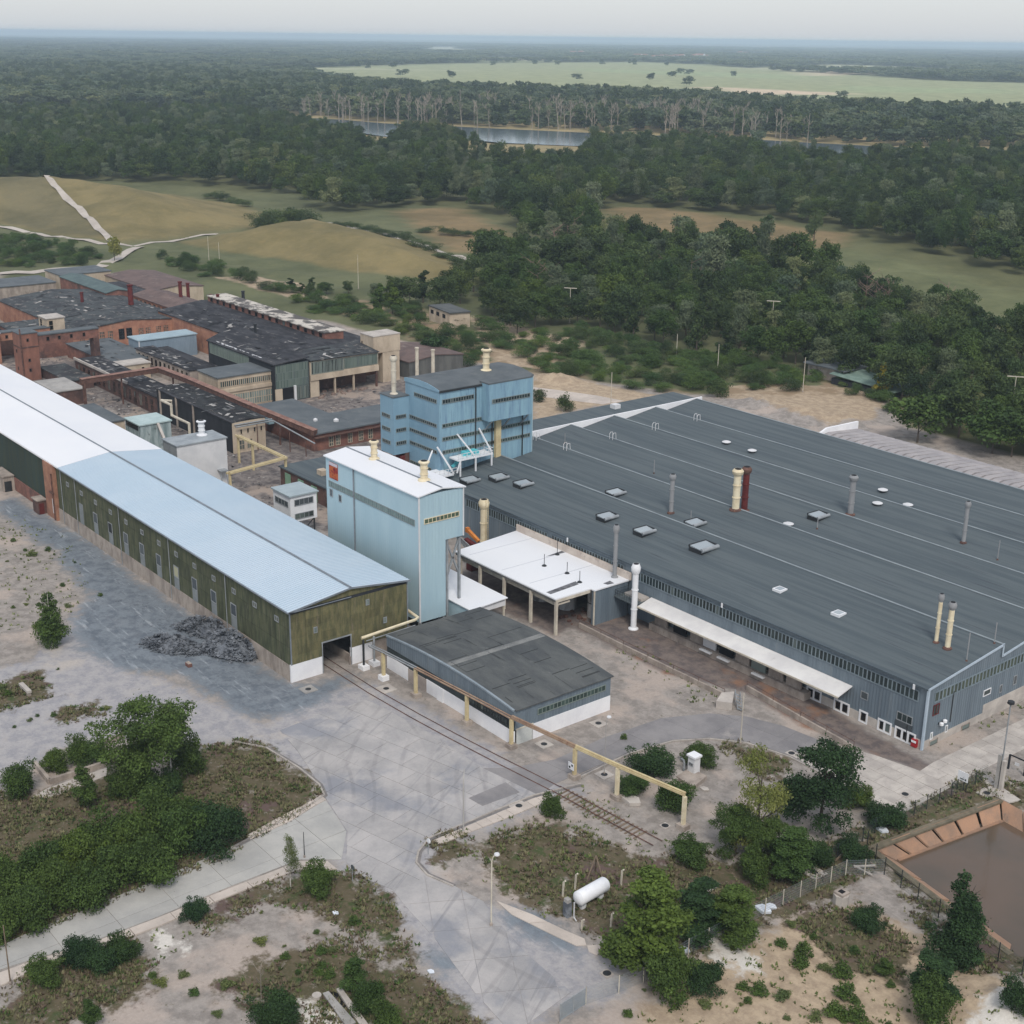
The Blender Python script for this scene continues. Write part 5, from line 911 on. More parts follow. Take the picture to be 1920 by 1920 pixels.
litter(-140, -105, 46, 53, 7.1, 7.35, 70, 4, 'torn felt on the boarded ruin'); litter(-190, -143, 46.3, 52, 4.62, 4.64, 70, 5, 'boards on the sooty brick ruin'); litter(-191, -161, 63.5, 67.6, 5.22, 5.24, 50, 6, 'boards on the window row ruin'); litter(-170, -137, 74.5, 83, 9.5, 10.1, 60, 7, 'torn felt on the glass hall roof'); litter(-239, -217.5, 43.5, 55, 6.22, 6.24, 40, 8, 'boards on the flat annex'); litter(-213, -185.5, 53.3, 64.5, 3.92, 3.94, 30, 9, 'boards on the grey shed roof'); litter(-146, -136.5, 84, 103.5, 9.3, 9.6, 40, 10, 'torn felt on the ruined hall roof')
def debris(x0, x1, y0, y1, n, seed, label):
    g = random.Random(seed); b = MB()
    for k in range(n):
        x, y = g.uniform(x0, x1), g.uniform(y0, y1); s = g.uniform(.12, .5); q = [Vector((g.uniform(-1, 1), g.uniform(-1, 1), g.uniform(-.1, .7))) * s for _ in range(4)]; b.add([Vector((x, y, .06)) + p for p in q], [(0, 1, 2), (0, 3, 1), (1, 3, 2), (2, 3, 0)], g.choice((0, 1, 1, 2)))
    return tag(b.obj('debris', patch_m), label, 'debris', kind='stuff')
debris(-190, -100, 38, 45, 420, 11, 'debris along the yard before the ruins'); debris(-134, -96, 73, 105, 260, 12, 'debris on the yard of the ruined hall'); debris(-100, -60, 33, 43, 160, 13, 'debris on the yard by the pipe gantry'); debris(-215, -190, 38, 55, 160, 14, 'debris in the brick courtyard')
# pipes
b = MB(); b.tube([(-131, 44.5, 3), (-131, 44.5, 6.2), (-131, 42.2, 6.6), (-126, 42.2, 6.6), (-126, 42.2, 4.2), (-117.5, 42.2, 4.2), (-117.5, 42.2, 0)], .32, 8); tag(b.obj('steam_pipe', cream_post, None, True), 'thick cream pipe zigzagging in front of the boarded ruin', 'pipe')
T = thing('pipe_gantry', 'yellowish pipe gantry on posts turning a corner in the works yard', 'pipe gantry', (-78, 43.5, 0))
P_ = [(-97.5, 43.4, 5.9), (-77.6, 43.4, 5.9), (-75, 29.6, 5.9)]
for a, c_ in zip(P_, P_[1:]):
    for d in (-.25, .25): MB().bar((a[0] + d, a[1] + d, a[2]), (c_[0] + d, c_[1] + d, c_[2]), .28, .4).obj('beam', yellow_paint, T)
for x, y in ((-97.2, 43.4), (-91, 43.4), (-77.7, 43.5), (-75.2, 30)): MB().box(x - .2, y - .2, 0, x + .2, y + .2, 5.7).obj('post', yellow_paint, T)
T = thing('pipe_trestle', 'thin rusty pipe trestle crossing the yard to the brick workshop', 'pipe trestle', (-100, 50, 0)); b = MB()
b.tube([(-103, 46, 6), (-103, 55, 6), (-90, 57.5, 3.5)], .16, 6); b.tube([(-103.6, 46, 6.3), (-103.6, 55, 6.3)], .14, 6); b.obj('pipe', steel, T, True)
for x, y, h in ((-103, 51, 6), (-98, 56, 5), (-93, 57, 4)): MB().tube([(x, y, 0), (x, y, h)], .1, 6).obj('leg', rust, T)
# white box building, metal hut, cabin, small brick building
T = block('white_box_building', 'windowless white box building with grey flat roof behind the long hall', 'building', -91.3, -85.2, 24.2, 34.7, 9.9, off_white, mat('light_grey_roof', (158, 164, 166), (136, 142, 146), .4, fine=.06), over=.2)
b = MB()
for k in range(14): b.box(-91.1 + .43 * k, 24.1, 3, -90.85 + .43 * k, 24.2, 9.6)
o = b.obj('wall_rib', steel, T); o['kind'] = 'stuff'; b = MB(); b.box(-85.2, 32.4, 3.4, -83.6, 34, 3.6); b.bar((-84.4, 32.6, 3.4), (-83.2, 32.6, .1), .15); b.bar((-84.4, 33.8, 3.4), (-83.2, 33.8, .1), .15); b.obj('chute', steel, T)
cowl('roof_ventilator', -89.2, 31.5, 9.9, 3.0, .62, white_paint, 'white ventilator with square head on the white box building', cat='ventilator')
T = block('metal_hut', 'pale green corrugated metal hut on the roofline behind the white hall', 'hut', -120.5, -113.2, 29, 36, 7.0, mat('stained_metal', (170, 182, 182), (120, 136, 136), .7, (1.5, 1.5, .3), fine=.08, stain=(90, 98, 96), stain_scale=.8), mat('pale_green_roof', (178, 194, 192), (164, 182, 180), .4, fine=.04))
window(T, 'X', 29, -120, -114, 5.5, 6.6, 6, 1, -1, void, dark_steel); b = MB(); b.bar((-113, 33, 6.6), (-104, 31, 3.4), .5, .6); b.obj('chute', pale_concrete, T)
T = thing('control_cabin', 'small white control cabin on stilts with ribbon windows beside the silo building', 'cabin', (-51, 30, 0)); MB().box(-54, 27.6, 4.0, -48, 32.9, 8.75).obj('wall', white_paint, T); MB().box(-54.3, 27.3, 8.75, -47.7, 33.2, 9.0).obj('roof', mat('grey_green_roof', (164, 176, 178), (152, 164, 168), .4, fine=.04), T)
window(T, 'X', 27.6, -53.3, -48.7, 6.6, 7.7, 4, 1, -1, slate_pane, steel); window(T, 'Y', -48, 28.4, 32.2, 6.9, 8.1, 4, 1, 1, slate_pane, steel); window(T, 'Y', -48, 28.4, 32.2, 4.4, 5.5, 4, 1, 1, broken_glass, steel)
for x, y in ((-53.6, 28), (-48.4, 28), (-53.6, 32.5), (-48.4, 32.5)): MB().tube([(x, y, 0), (x, y, 4)], .15, 6).obj('stilt', dark_steel, T)
b = MB(); b.bar((-48.4, 32.5, .2), (-48.4, 28.2, 3.9), .14); b.bar((-48.4, 28.2, .2), (-48.4, 32.5, 3.9), .14); b.obj('brace', dark_steel, T)
T = block('dark_brick_building', 'small dark brick building with pale green doors left of the silo building', 'building', -79, -56, 43, 53, 4.0, dark_brick, bitumen, over=.3)
gdoor = mat('pale_green_door', (128, 160, 134), (112, 146, 122), .6, fine=.06, stain=(196, 204, 192), stain_scale=.7)
for k, x in enumerate((-76, -71, -66)): MB().box(x - 1, 42.85, .1, x + 1, 43, 3.1).obj('door', gdoor, T)
for x in (-70, -65.5): MB().box(x, 46, 4.0, x + 1.8, 47.5, 5.0).obj('roof_light', cream, T)
# chimneys of the old works
for x, y, z, h, r, m, lab in (
  (-250.0, 72.3, 7.2, 3.5, 0.50, maroon, 'short dark red flue on the patched roof behind the rooftop hut'),
  (-241.6, 84.1, 7.4, 5.6, 0.80, maroon, 'thick dark flue at the left end of the brown-roofed gable hall'),
  (-245.1, 102.0, 7.0, 4.8, 0.60, maroon, 'dark red flue rising over the brown roof of the gable hall'),
  (-249.8, 106.8, 6.0, 4.2, 0.55, maroon, 'dark flue behind the right corner of the brown roof'),
  (-229.6, 104.6, 2.0, 7.8, 0.50, maroon, 'slim dark flue right of the orange brick gable'),
  (-219.9, 102.0, 8.5, 3.0, 0.50, maroon, 'dark flue at the far end of the brick roof lights'),
  (-224.3, 112.7, 8.5, 2.3, 0.50, dark_steel, 'short black flue behind the row of brick roof lights'),
  (-172.3, 88.6, 9.0, 2.9, 0.40, dark_steel, 'black stub flue on the black roof behind the glass hall'),
  (-132.5, 113.2, 0.0, 9.5, 0.50, cream_post, 'left one of the two slim pale stacks behind the blue tower'),
  (-127.8, 114.9, 0.0, 9.6, 0.50, cream_post, 'right one of the two slim pale stacks behind the blue tower'),
):
    T = thing('flue', lab, 'chimney', (x, y, z)); b = MB(); b.lathe(x, y, [(r * 1.15, z - .3), (r, z + .3), (r * .92, z + h)], 10); b.obj('pipe', m, T, True)
    b = MB(); b.lathe(x, y, [(r * 1.15, z + h - .25), (r * 1.15, z + h + .1)], 10); b.obj('rim', m, T)

# ================================================================ vegetation
def leaf_mat(name, dark, light, rnd=0.25, dry=None):
    t = NT(name); tone = t.attr('tone'); r = t.rand()
    c = t.mix(tone, srgb(*dark), srgb(*light))
    c = t.mix(1.0, c, t.mix(r, (1 - rnd, 1 - rnd * .9, 1 - rnd, 1), (1 + rnd, 1 + rnd * .8, 1 + rnd * .6, 1)), 'MULTIPLY')
    h = t.math('FRACT', t.math('MULTIPLY', r, 7.13))
    c = t.mix(t.math('MULTIPLY', t.ramp(h, .7, 1.0), .5), c, t.mix(1.0, c, (1.5, 1.3, .8, 1), 'MULTIPLY'))
    c = t.mix(t.math('MULTIPLY', t.ramp(h, .35, .0), .6), c, t.mix(1.0, c, (.62, .78, .9, 1), 'MULTIPLY'))
    t.val(t.p.inputs['Base Color'], c); t.p.inputs['Roughness'].default_value = .7; t.p.inputs['Specular IOR Level'].default_value = .2
    tr = t.new('ShaderNodeBsdfTranslucent'); t.link(c, tr.inputs[0]); mx = t.new('ShaderNodeMixShader'); mx.inputs[0].default_value = .22
    t.link(t.p.outputs[0], mx.inputs[1]); t.link(tr.outputs[0], mx.inputs[2]); t.link(mx.outputs[0], t.n['Material Output'].inputs[0])
    return t.m
leaf_forest = leaf_mat('forest_leaves', (34, 51, 33), (88, 106, 60), .36)
leaf_near = leaf_mat('near_leaves', (48, 66, 32), (94, 116, 56), .12)
leaf_willow_haze = leaf_mat('willow_and_haze_leaves', (74, 90, 66), (122, 132, 100), .24)  # willow green, lightened so far woods look hazier than the haze makes them
leaf_scrub = leaf_mat('scrub_leaves', (56, 78, 42), (92, 116, 62), .2)
leaf_dark = leaf_mat('deep_green_leaves', (36, 56, 34), (66, 92, 52), .12)
leaf_lime = leaf_mat('yellow_green_leaves', (112, 118, 56), (156, 152, 84), .08)
leaf_birch = leaf_mat('birch_leaves', (74, 88, 50), (120, 130, 80), .12)
leaf_yellow = leaf_mat('yellow_leaves', (150, 138, 48), (180, 166, 66), .1)
leaf_grass = leaf_mat('dry_grass_blades', (104, 104, 66), (146, 134, 98), .1)
bark = mat('bark', (96, 86, 76), (72, 64, 58), 2.0, (1, 1, .3), fine=.15)
birch_bark = mat('birch_bark', (206, 200, 190), (150, 144, 136), 1.4, (.5, .5, 2), fine=.1)
dead_bark = mat('dead_bark', (160, 150, 136), (126, 118, 106), 1.2, (1, 1, .3), fine=.1, rnd=.12)
dead_brown = mat('dead_twigs', (142, 120, 106), (118, 98, 88), 1.2, (1, 1, .3), fine=.1, rnd=.12)

def leaf_mesh(name, lobes, n, size, m, seed, shell=.55, flat=0.0):
    """leaf-sized faces spread through ellipsoid lobes: (cx, cy, cz, rx, ry, rz)"""
    g = np.random.default_rng(seed); L = np.array(lobes, float); vol = (L[:, 3] * L[:, 4] * L[:, 5]) ** .75
    k = g.choice(len(L), n, p=vol / vol.sum()); d = g.normal(size=(n, 3)); d /= np.linalg.norm(d, axis=1)[:, None]
    d[:, 2] = np.where((d[:, 2] < -.3) & (g.random(n) < .6), -d[:, 2], d[:, 2])
    rad = (shell + (1 - shell) * g.random(n)) * (1 + .22 * g.normal(size=n) * (g.random(n) < .4))
    c = L[k, :3] + d * L[k, 3:] * rad[:, None]; c[:, 2] = np.maximum(c[:, 2], .012)
    nn = d * .9 + g.normal(size=(n, 3)) * .75 + np.array([0, 0, .45]); nn /= np.linalg.norm(nn, axis=1)[:, None]
    a = np.cross(nn, g.normal(size=(n, 3))); a /= np.linalg.norm(a, axis=1)[:, None]; b = np.cross(nn, a)
    s = size * (.6 + .9 * g.random(n))[:, None]
    v = np.stack([c - a * s, c - b * s * .62 + nn * s * .18, c + a * s, c + b * s * .62 + nn * s * .18], 1).reshape(-1, 3)
    me = bpy.data.meshes.new(name); me.vertices.add(4 * n); me.vertices.foreach_set('co', v.astype(np.float32).ravel())
    me.loops.add(4 * n); me.loops.foreach_set('vertex_index', np.arange(4 * n, dtype=np.int32)); me.polygons.add(n)
    me.polygons.foreach_set('loop_start', np.arange(0, 4 * n, 4, dtype=np.int32)); me.polygons.foreach_set('loop_total', np.full(n, 4, np.int32)); me.update(calc_edges=True)
    lt = g.random(len(L)); tone = np.clip(.5 * lt[k] + .5 * g.random(n), 0, 1)
    me.attributes.new('tone', 'FLOAT', 'POINT').data.foreach_set('value', np.repeat(tone, 4).astype(np.float32))
    me.materials.append(m); return me
def lobes_of(kind, seed, k=14):
    g = random.Random(seed); L = []
    for i in range(k):
        u = i / k; a = g.uniform(0, 6.283)
        if kind == 'broad': z = .3 + .6 * g.random(); w = .36 * math.sqrt(max(.05, 1 - ((z - .5) / .52) ** 2)); r = g.uniform(.11, .19)
        elif kind == 'full': z = .14 + .74 * g.random(); w = .38 * math.sqrt(max(.08, 1 - ((z - .42) / .56) ** 2)); r = g.uniform(.11, .19)
        elif kind == 'tall': z = .18 + .74 * u; w = .13 * (1.1 - .7 * u) + .02; r = g.uniform(.075, .12) * (1.15 - .5 * u)
        elif kind == 'cone': z = .08 + .84 * u; w = .17 * (1.0 - .85 * u); r = .15 * (1.1 - .8 * u)
        elif kind == 'bush': z = .12 + .6 * g.random(); w = .5 * math.sqrt(max(.05, 1 - (z / .95) ** 2)); r = g.uniform(.2, .32)
        elif kind == 'birch': z = .35 + .62 * u; w = .15 * (1.15 - .8 * u) + .03; r = g.uniform(.05, .1)
        elif kind == 'flat': z = .5 + .22 * g.random(); w = .5 * math.sqrt(g.random()); r = g.uniform(.06, .12)
        ww = w * (1 if kind == 'flat' else math.sqrt(g.random()) * .9 + .1)
        L.append((ww * math.cos(a), ww * math.sin(a), z, r * g.uniform(.9, 1.25), r * g.uniform(.9, 1.25), r * (1.5 if kind == 'birch' else g.uniform(.7, 1.0))))
    for i in range(k):      # small outlying sprays break the outline
        cx, cy, cz, rx, ry, rz = L[i]; a = g.uniform(0, 6.283); s = g.uniform(.3, .55); up = g.uniform(-.2, 1.0)
        L.append((cx + rx * .95 * math.cos(a), cy + ry * .95 * math.sin(a), max(.05, cz + rz * .9 * up), rx * s, ry * s, rz * s))
    if kind == 'broad': L.append((0, 0, .56, .26, .26, .3))
    if kind == 'bush': L.append((0, 0, .3, .4, .4, .36))
    return L
def trunk_mesh(kind, seed, m, r=.022, top=.75, limbs=6):
    g = random.Random(seed); b = MB(); bx_, by_ = g.uniform(-.03, .03), g.uniform(-.03, .03)
    b.tube([(0, 0, -.02), (bx_ * .5, by_ * .5, top * .4), (bx_, by_, top)], r, 7, r2=r * .25)
    for i in range(limbs):
        z = top * g.uniform(.3, .85); a = g.uniform(0, 6.28); l = g.uniform(.12, .26) * (1.1 - z / top * .5); f = z / top
        p0 = (bx_ * f, by_ * f, z); p1 = (p0[0] + l * .5 * math.cos(a), p0[1] + l * .5 * math.sin(a), z + l * .45); p2 = (p0[0] + l * math.cos(a), p0[1] + l * math.sin(a), z + l * 1.05)
        b.tube([p0, p1, p2], r * .4, 5, r2=r * .1)
    return b.mesh('trunk', m)
def dead_mesh(seed, m, spread=.25, n=9, r=.014):
    g = random.Random(seed); b = MB(); lean = g.uniform(-.04, .04)
    b.tube([(0, 0, -.02), (lean, 0, .5), (lean * 1.6, lean, .98)], r, 6, r2=r * .3)
    for i in range(n):
        z = g.uniform(.3, .92); a = g.uniform(0, 6.28); l = g.uniform(.1, .28); p0 = (lean * z * 1.5, 0, z)
        p1 = (p0[0] + spread * l * math.cos(a), spread * l * math.sin(a), z + l * .5); p2 = (p0[0] + spread * 1.4 * l * math.cos(a), spread * 1.4 * l * math.sin(a), min(z + l, 1.02))
        b.tube([p0, p1, p2], r * .5, 5, r2=r * .2)
        for q in range(2):
            aa = a + g.uniform(-1, 1); b.tube([p1, (p1[0] + spread * .5 * l * math.cos(aa), p1[1] + spread * .5 * l * math.sin(aa), p1[2] + l * .4)], r * .3, 4, r2=r * .12)
    return b.mesh('trunk', m)
FOR = {}
for k, (kd, cnt, lm) in {'broad_a': ('broad', 15, leaf_forest), 'broad_b': ('broad', 12, leaf_forest), 'broad_c': ('broad', 18, leaf_forest), 'tall_a': ('tall', 12, leaf_forest), 'bush_a': ('bush', 9, leaf_forest), 'bush_b': ('bush', 11, leaf_forest), 'willow_a': ('broad', 13, leaf_willow_haze), 'scrub_a': ('bush', 10, leaf_scrub), 'scrub_b': ('bush', 12, leaf_scrub), 'light_a': ('broad', 14, leaf_near)}.items():
    FOR[k] = leaf_mesh('crown', lobes_of(kd, hash_ := sum(map(ord, k)), cnt), 4200, .0215, lm, hash_)
FORL = {k: leaf_mesh('crown', lobes_of(kd, sd, c_), 900, .045, leaf_forest if k in 'ab' else leaf_willow_haze, sd) for k, (kd, sd, c_) in {'a': ('broad', 11, 11), 'b': ('broad', 12, 9), 'c': ('broad', 13, 13), 'd': ('tall', 14, 9)}.items()}
trunk_f = trunk_mesh('broad', 3, bark, .02, .6, 4)
NEAR = {k: leaf_mesh('crown', lobes_of(kd, sd, c_), n, s, m, sd) for k, (kd, sd, c_, n, s, m) in {
  'round': ('full', 21, 24, 20000, .0125, leaf_near), 'maple': ('full', 22, 26, 18000, .0135, leaf_dark), 'oval': ('tall', 23, 26, 17000, .0115, leaf_near), 'lime': ('full', 24, 20, 9000, .012, leaf_lime),
  'birch': ('birch', 25, 24, 4000, .0095, leaf_birch), 'cone': ('cone', 26, 20, 15000, .0115, leaf_dark), 'shrub': ('bush', 27, 15, 9000, .025, leaf_near), 'shrub_b': ('bush', 28, 18, 9000, .025, leaf_near), 'shrub_dark': ('bush', 29, 15, 9000, .025, leaf_dark),
  'sapling': ('tall', 30, 14, 4500, .016, leaf_near), 'weed': ('bush', 31, 7, 700, .06, leaf_near), 'weed_b': ('bush', 32, 9, 700, .06, leaf_birch), 'oval_dark': ('tall', 33, 22, 13000, .013, leaf_dark)}.items()}
trunk_n = trunk_mesh('broad', 5, bark, .022, .75, 8); trunk_b = trunk_mesh('birch', 6, birch_bark, .012, .96, 9)
DEAD = [dead_mesh(40 + i, dead_bark, .3, 9) for i in range(4)]; DEADB = [dead_mesh(60 + i, dead_brown, .9, 16, .012) for i in range(3)]
def tree(kind, x, y, h, w, name, label, cat='tree', group=None, crown=None, trunk=None, zz=None, trunk_w=1.0):
    """h: height, w: crown width (metres)"""
    crown = crown or NEAR[kind]; z = gz(x, y) if zz is None else zz
    T = thing(name, label, cat, (x, y, z), group); a = rng.uniform(0, 6.28)
    nat = {'broad': .95, 'tall': .42, 'cone': .5, 'bush': 1.25, 'birch': .45}.get(kind, .95)
    put('crown', crown, T, (x, y, z), a, (w / nat, w / nat, h))
    if trunk: put('trunk', trunk, T, (x, y, z), a, (h * trunk_w, h * trunk_w, h))
    return T
def px_tree(base, h, w, form, kind, label, name='tree', cat='tree', trunk=None, group=None):
    return tree(form, base[0], base[1], h, w, name, label, cat, group, NEAR[kind], trunk)
K = 0.0585
# ---- single trees and shrubs of the foreground (position on the ground, height, crown width)
px_tree((14.64, -27.65), 11.8, 11.0, 'broad', 'round', 'big round bright green tree beside the broken kerb left of the yard', trunk=trunk_n)
px_tree((15.22, -25.26), 10.5, 5.0, 'birch', 'birch', 'tall leaning birch with white trunk at the right of the big round tree', 'birch_tree', trunk=trunk_b)
px_tree((14.29, -22.73), 6.0, 4.6, 'bush', 'shrub', 'bushy green shrub at the right foot of the big round tree', 'shrub', 'shrub')
px_tree((14.83, -29.82), 5.2, 4.2, 'bush', 'shrub_b', 'leafy shrub at the left foot of the big round tree', 'shrub', 'shrub')
px_tree((17.54, -27.45), 4.0, 4.6, 'bush', 'shrub_dark', 'dark shrub under the middle of the big round tree', 'shrub', 'shrub')
px_tree((-30.94, -22.08), 9.0, 4.2, 'tall', 'sapling', 'lone dense sapling on the pale ground left of the slate heaps', 'young_tree', trunk=trunk_b)
px_tree((-31.85, -21.73), 5.6, 4.6, 'bush', 'shrub_b', 'thick shrub skirt around the lone sapling on the pale ground', 'shrub', 'shrub')
px_tree((14.71, -35.44), 6.2, 3.0, 'tall', 'sapling', 'slim young tree in the brown grass left of a birch', 'young_tree', trunk=trunk_n)
px_tree((13.8, -31.16), 6.4, 3.2, 'birch', 'birch', 'young birch with thin white stem left of the big round tree', 'birch_tree', trunk=trunk_b)
px_tree((14.07, -31.21), 3.6, 3.4, 'bush', 'shrub', 'low shrub around the young birch stem', 'shrub', 'shrub')
px_tree((6.57, -40.25), 4.3, 4.8, 'bush', 'shrub_b', 'round shrub at the left end of the old foundation', 'shrub', 'shrub')
px_tree((3.94, -34.85), 3.2, 3.4, 'bush', 'shrub', 'grey-green shrub inside the left end of the old foundation', 'shrub', 'shrub')
px_tree((3.62, -32.04), 4.2, 3.2, 'bush', 'shrub_b', 'taller shrub in the middle of the old foundation', 'shrub', 'shrub')
px_tree((4.63, -30.28), 3.2, 3.4, 'bush', 'shrub', 'shrub at the right end of the old foundation', 'shrub', 'shrub')
px_tree((30.93, -27.02), 6.8, 6.2, 'bush', 'shrub_dark', 'large rounded shrub at the right end of the roadside thicket', 'shrub', 'shrub')
for i, (bx_, h_, w_, kd) in enumerate((((29.7, -30.7), 6.4, 6.0, 'shrub'), ((25.15, -31.4), 6.6, 6.2, 'shrub_b'), ((27.32, -35.51), 6.0, 6.0, 'shrub'), ((32.45, -35.41), 5.6, 5.6, 'shrub_b'), ((31.6, -38.9), 5.6, 5.6, 'shrub'), ((24.9, -37.82), 5.8, 6.0, 'shrub_b'), ((26.72, -41.27), 5.6, 5.8, 'shrub'), ((32.72, -42.85), 5.0, 5.0, 'shrub_b'), ((29.83, -45.09), 5.4, 5.6, 'shrub'), ((25.28, -44.77), 5.2, 5.6, 'shrub_b'), ((32.32, -48.52), 5.0, 5.2, 'shrub'), ((26.08, -48.45), 5.2, 5.6, 'shrub_b'), ((32.36, -51.32), 4.6, 5.0, 'shrub'), ((25.77, -28.79), 5.5, 5.2, 'shrub_b'))):
    px_tree(bx_, h_, w_, 'bush', kd, 'green shrub within the dense thicket along the concrete road', 'shrub', 'shrub', group='thicket along the concrete road')
px_tree((42.47, -24.73), 6.4, 2.2, 'birch', 'birch', 'thin young birch at the lower edge of the road junction', 'birch_tree', trunk=trunk_b)
px_tree((44.33, -22.79), 3.6, 4.2, 'bush', 'shrub', 'light green bush beside the thin birch at the junction', 'shrub', 'shrub')
px_tree((41.22, -35.05), 2.6, 2.9, 'bush', 'shrub_dark', 'small round dark bush below the pavement', 'shrub', 'shrub')
for i, (bx_, h_, w_, lb) in enumerate((((40.6, -46.78), 3.2, 3.4, 'left bush of the dark trio under the pavement'), ((42.79, -45.93), 3.4, 3.8, 'middle bush of the dark trio under the pavement'), ((42.53, -43.6), 3.0, 3.2, 'right bush of the dark trio under the pavement'))): px_tree(bx_, h_, w_, 'bush', 'shrub_dark', lb, 'shrub', 'shrub', group='dark bushes under the pavement')
px_tree((41.25, -50.91), 2.6, 4.0, 'bush', 'shrub', 'olive bush at the bottom left corner near the track', 'shrub', 'shrub')
px_tree((60.6, -36.43), 4.4, 4.4, 'bush', 'shrub_dark', 'dark leafy bush at the bottom edge beside bare twigs', 'shrub', 'shrub')
px_tree((60.07, -28.02), 3.8, 2.6, 'tall', 'sapling', 'uppermost sapling of the green row by the old pit', 'shrub', 'shrub')
px_tree((63.72, -28.83), 3.6, 3.4, 'bush', 'shrub', 'middle shrub of the green row by the old pit', 'shrub', 'shrub')
px_tree((66.5, -28.79), 3.2, 3.2, 'bush', 'shrub_b', 'lowest shrub of the green row by the old pit', 'shrub', 'shrub')
px_tree((50.41, -49.62), 3.2, 2.0, 'tall', 'sapling', 'small sapling on the bottom edge left of centre', 'shrub', 'shrub')
px_tree((48.4, 6.01), 3.4, 2.9, 'bush', 'shrub', 'bright green little tree beside the railway track', 'shrub', 'shrub')
px_tree((75.71, -4.63), 11.6, 7.4, 'tall', 'oval', 'tall bright green tree in front of the white tank', trunk=trunk_n)
px_tree((78.61, -5.47), 6.2, 5.4, 'bush', 'shrub', 'shrub at the foot of the tall green tree in front of the tank', 'shrub', 'shrub')
px_tree((74.63, 3.51), 6.6, 4.9, 'tall', 'oval_dark', 'medium tree right of the tall green tree', trunk=trunk_n)
px_tree((76.54, 6.27), 5.8, 5.2, 'tall', 'oval', 'medium tree with rounded top by the mesh fence', trunk=trunk_n)
px_tree((80.3, -1.76), 3.4, 3.8, 'bush', 'shrub_dark', 'dark shrub on the fence line below two medium trees', 'shrub', 'shrub')
px_tree((48.43, 22.53), 3.8, 6.0, 'bush', 'shrub_dark', 'broad domed dark bush left of the white cabinet', 'shrub', 'shrub')
px_tree((50.35, 28.94), 3.0, 4.2, 'bush', 'shrub', 'domed bush behind the white cabinet', 'shrub', 'shrub')
px_tree((50.48, 16.94), 2.6, 4.2, 'bush', 'shrub', 'low bush under the yellow pipe beside its second free post', 'shrub', 'shrub')
px_tree((56.02, 18.28), 4.6, 4.6, 'bush', 'shrub_b', 'bush beside the last post of the yellow pipe', 'shrub', 'shrub')
px_tree((64.18, 12.29), 3.0, 4.8, 'bush', 'shrub', 'low bush in front of the last pipe post', 'shrub', 'shrub')
px_tree((68.55, 29.39), 10.6, 9.6, 'broad', 'maple', 'broad dark green maple at the edge of the concrete apron', trunk=trunk_n)
px_tree((67.61, 19.52), 12.6, 7.6, 'broad', 'lime', 'yellowish tree with thin crown between maple and pipe', trunk=trunk_n)
px_tree((66.82, 17.1), 6.4, 5.6, 'broad', 'round', 'green tree at the left foot of the yellowish tree', trunk=trunk_n)
px_tree((70.02, 18.56), 5.8, 5.2, 'broad', 'round', 'green tree at the right foot of the yellowish tree', trunk=trunk_n)
px_tree((73.8, 18.2), 6.8, 4.8, 'tall', 'oval', 'light green tree below the dark maple', trunk=trunk_n)
px_tree((71.16, 15.07), 4.4, 4.0, 'bush', 'shrub', 'shrub in front of the yellowish tree', 'shrub', 'shrub')
px_tree((74.86, 26.91), 3.2, 3.6, 'bush', 'shrub_dark', 'dark shrub by the scattered timber', 'shrub', 'shrub')
px_tree((73.68, 23.0), 3.4, 3.6, 'bush', 'shrub_dark', 'dark shrub between light tree and pond fence', 'shrub', 'shrub')
px_tree((73.08, 35.31), 3.4, 4.6, 'bush', 'shrub_dark', 'dark shrub at the end of the green fence', 'shrub', 'shrub')
px_tree((68.47, 36.54), 3.0, 4.0, 'bush', 'shrub', 'shrub at the right foot of the dark maple', 'shrub', 'shrub')
px_tree((92.4, 21.05), 10.5, 5.6, 'cone', 'cone', 'dark conical tree at the corner of the pond', trunk=trunk_n)
px_tree((94.82, 13.3), 5.4, 4.2, 'tall', 'oval_dark', 'dark rear bush in the bottom right sand', 'shrub', 'shrub')
px_tree((96.4, 10.76), 5.2, 4.8, 'bush', 'shrub', 'bright bush in the bottom right sand', 'shrub', 'shrub')
px_tree((83.75, 18.4), 2.6, 3.4, 'bush', 'shrub_dark', 'dark shrub on the sandy path below the concrete well', 'shrub', 'shrub')
px_tree((89.89, 13.25), 2.2, 1.8, 'tall', 'sapling', 'thin shrub on the grassy sand ridge', 'shrub', 'shrub')
px_tree((101.51, 17.14), 4, 3.6, 'bush', 'shrub_dark', 'dark shrub cut by the bottom right corner', 'shrub', 'shrub')
def dead(base, h, label, meshes, group=None, sc=1.0):
    T = thing('dead_tree', label, 'dead tree', (*base, gz(*base)), group); put('trunk', rng.choice(meshes), T, (*base, gz(*base)), rng.uniform(0, 6.28), (h * sc, h * sc, h)); return T
dead((56.42, -35.87), 4.0, 'bare pale twigs of a dead shrub at the bottom edge', DEAD, sc=1.3)
dead((15.75, -26.2), 9.6, 'pale forked dead stem inside the big round tree', DEAD)
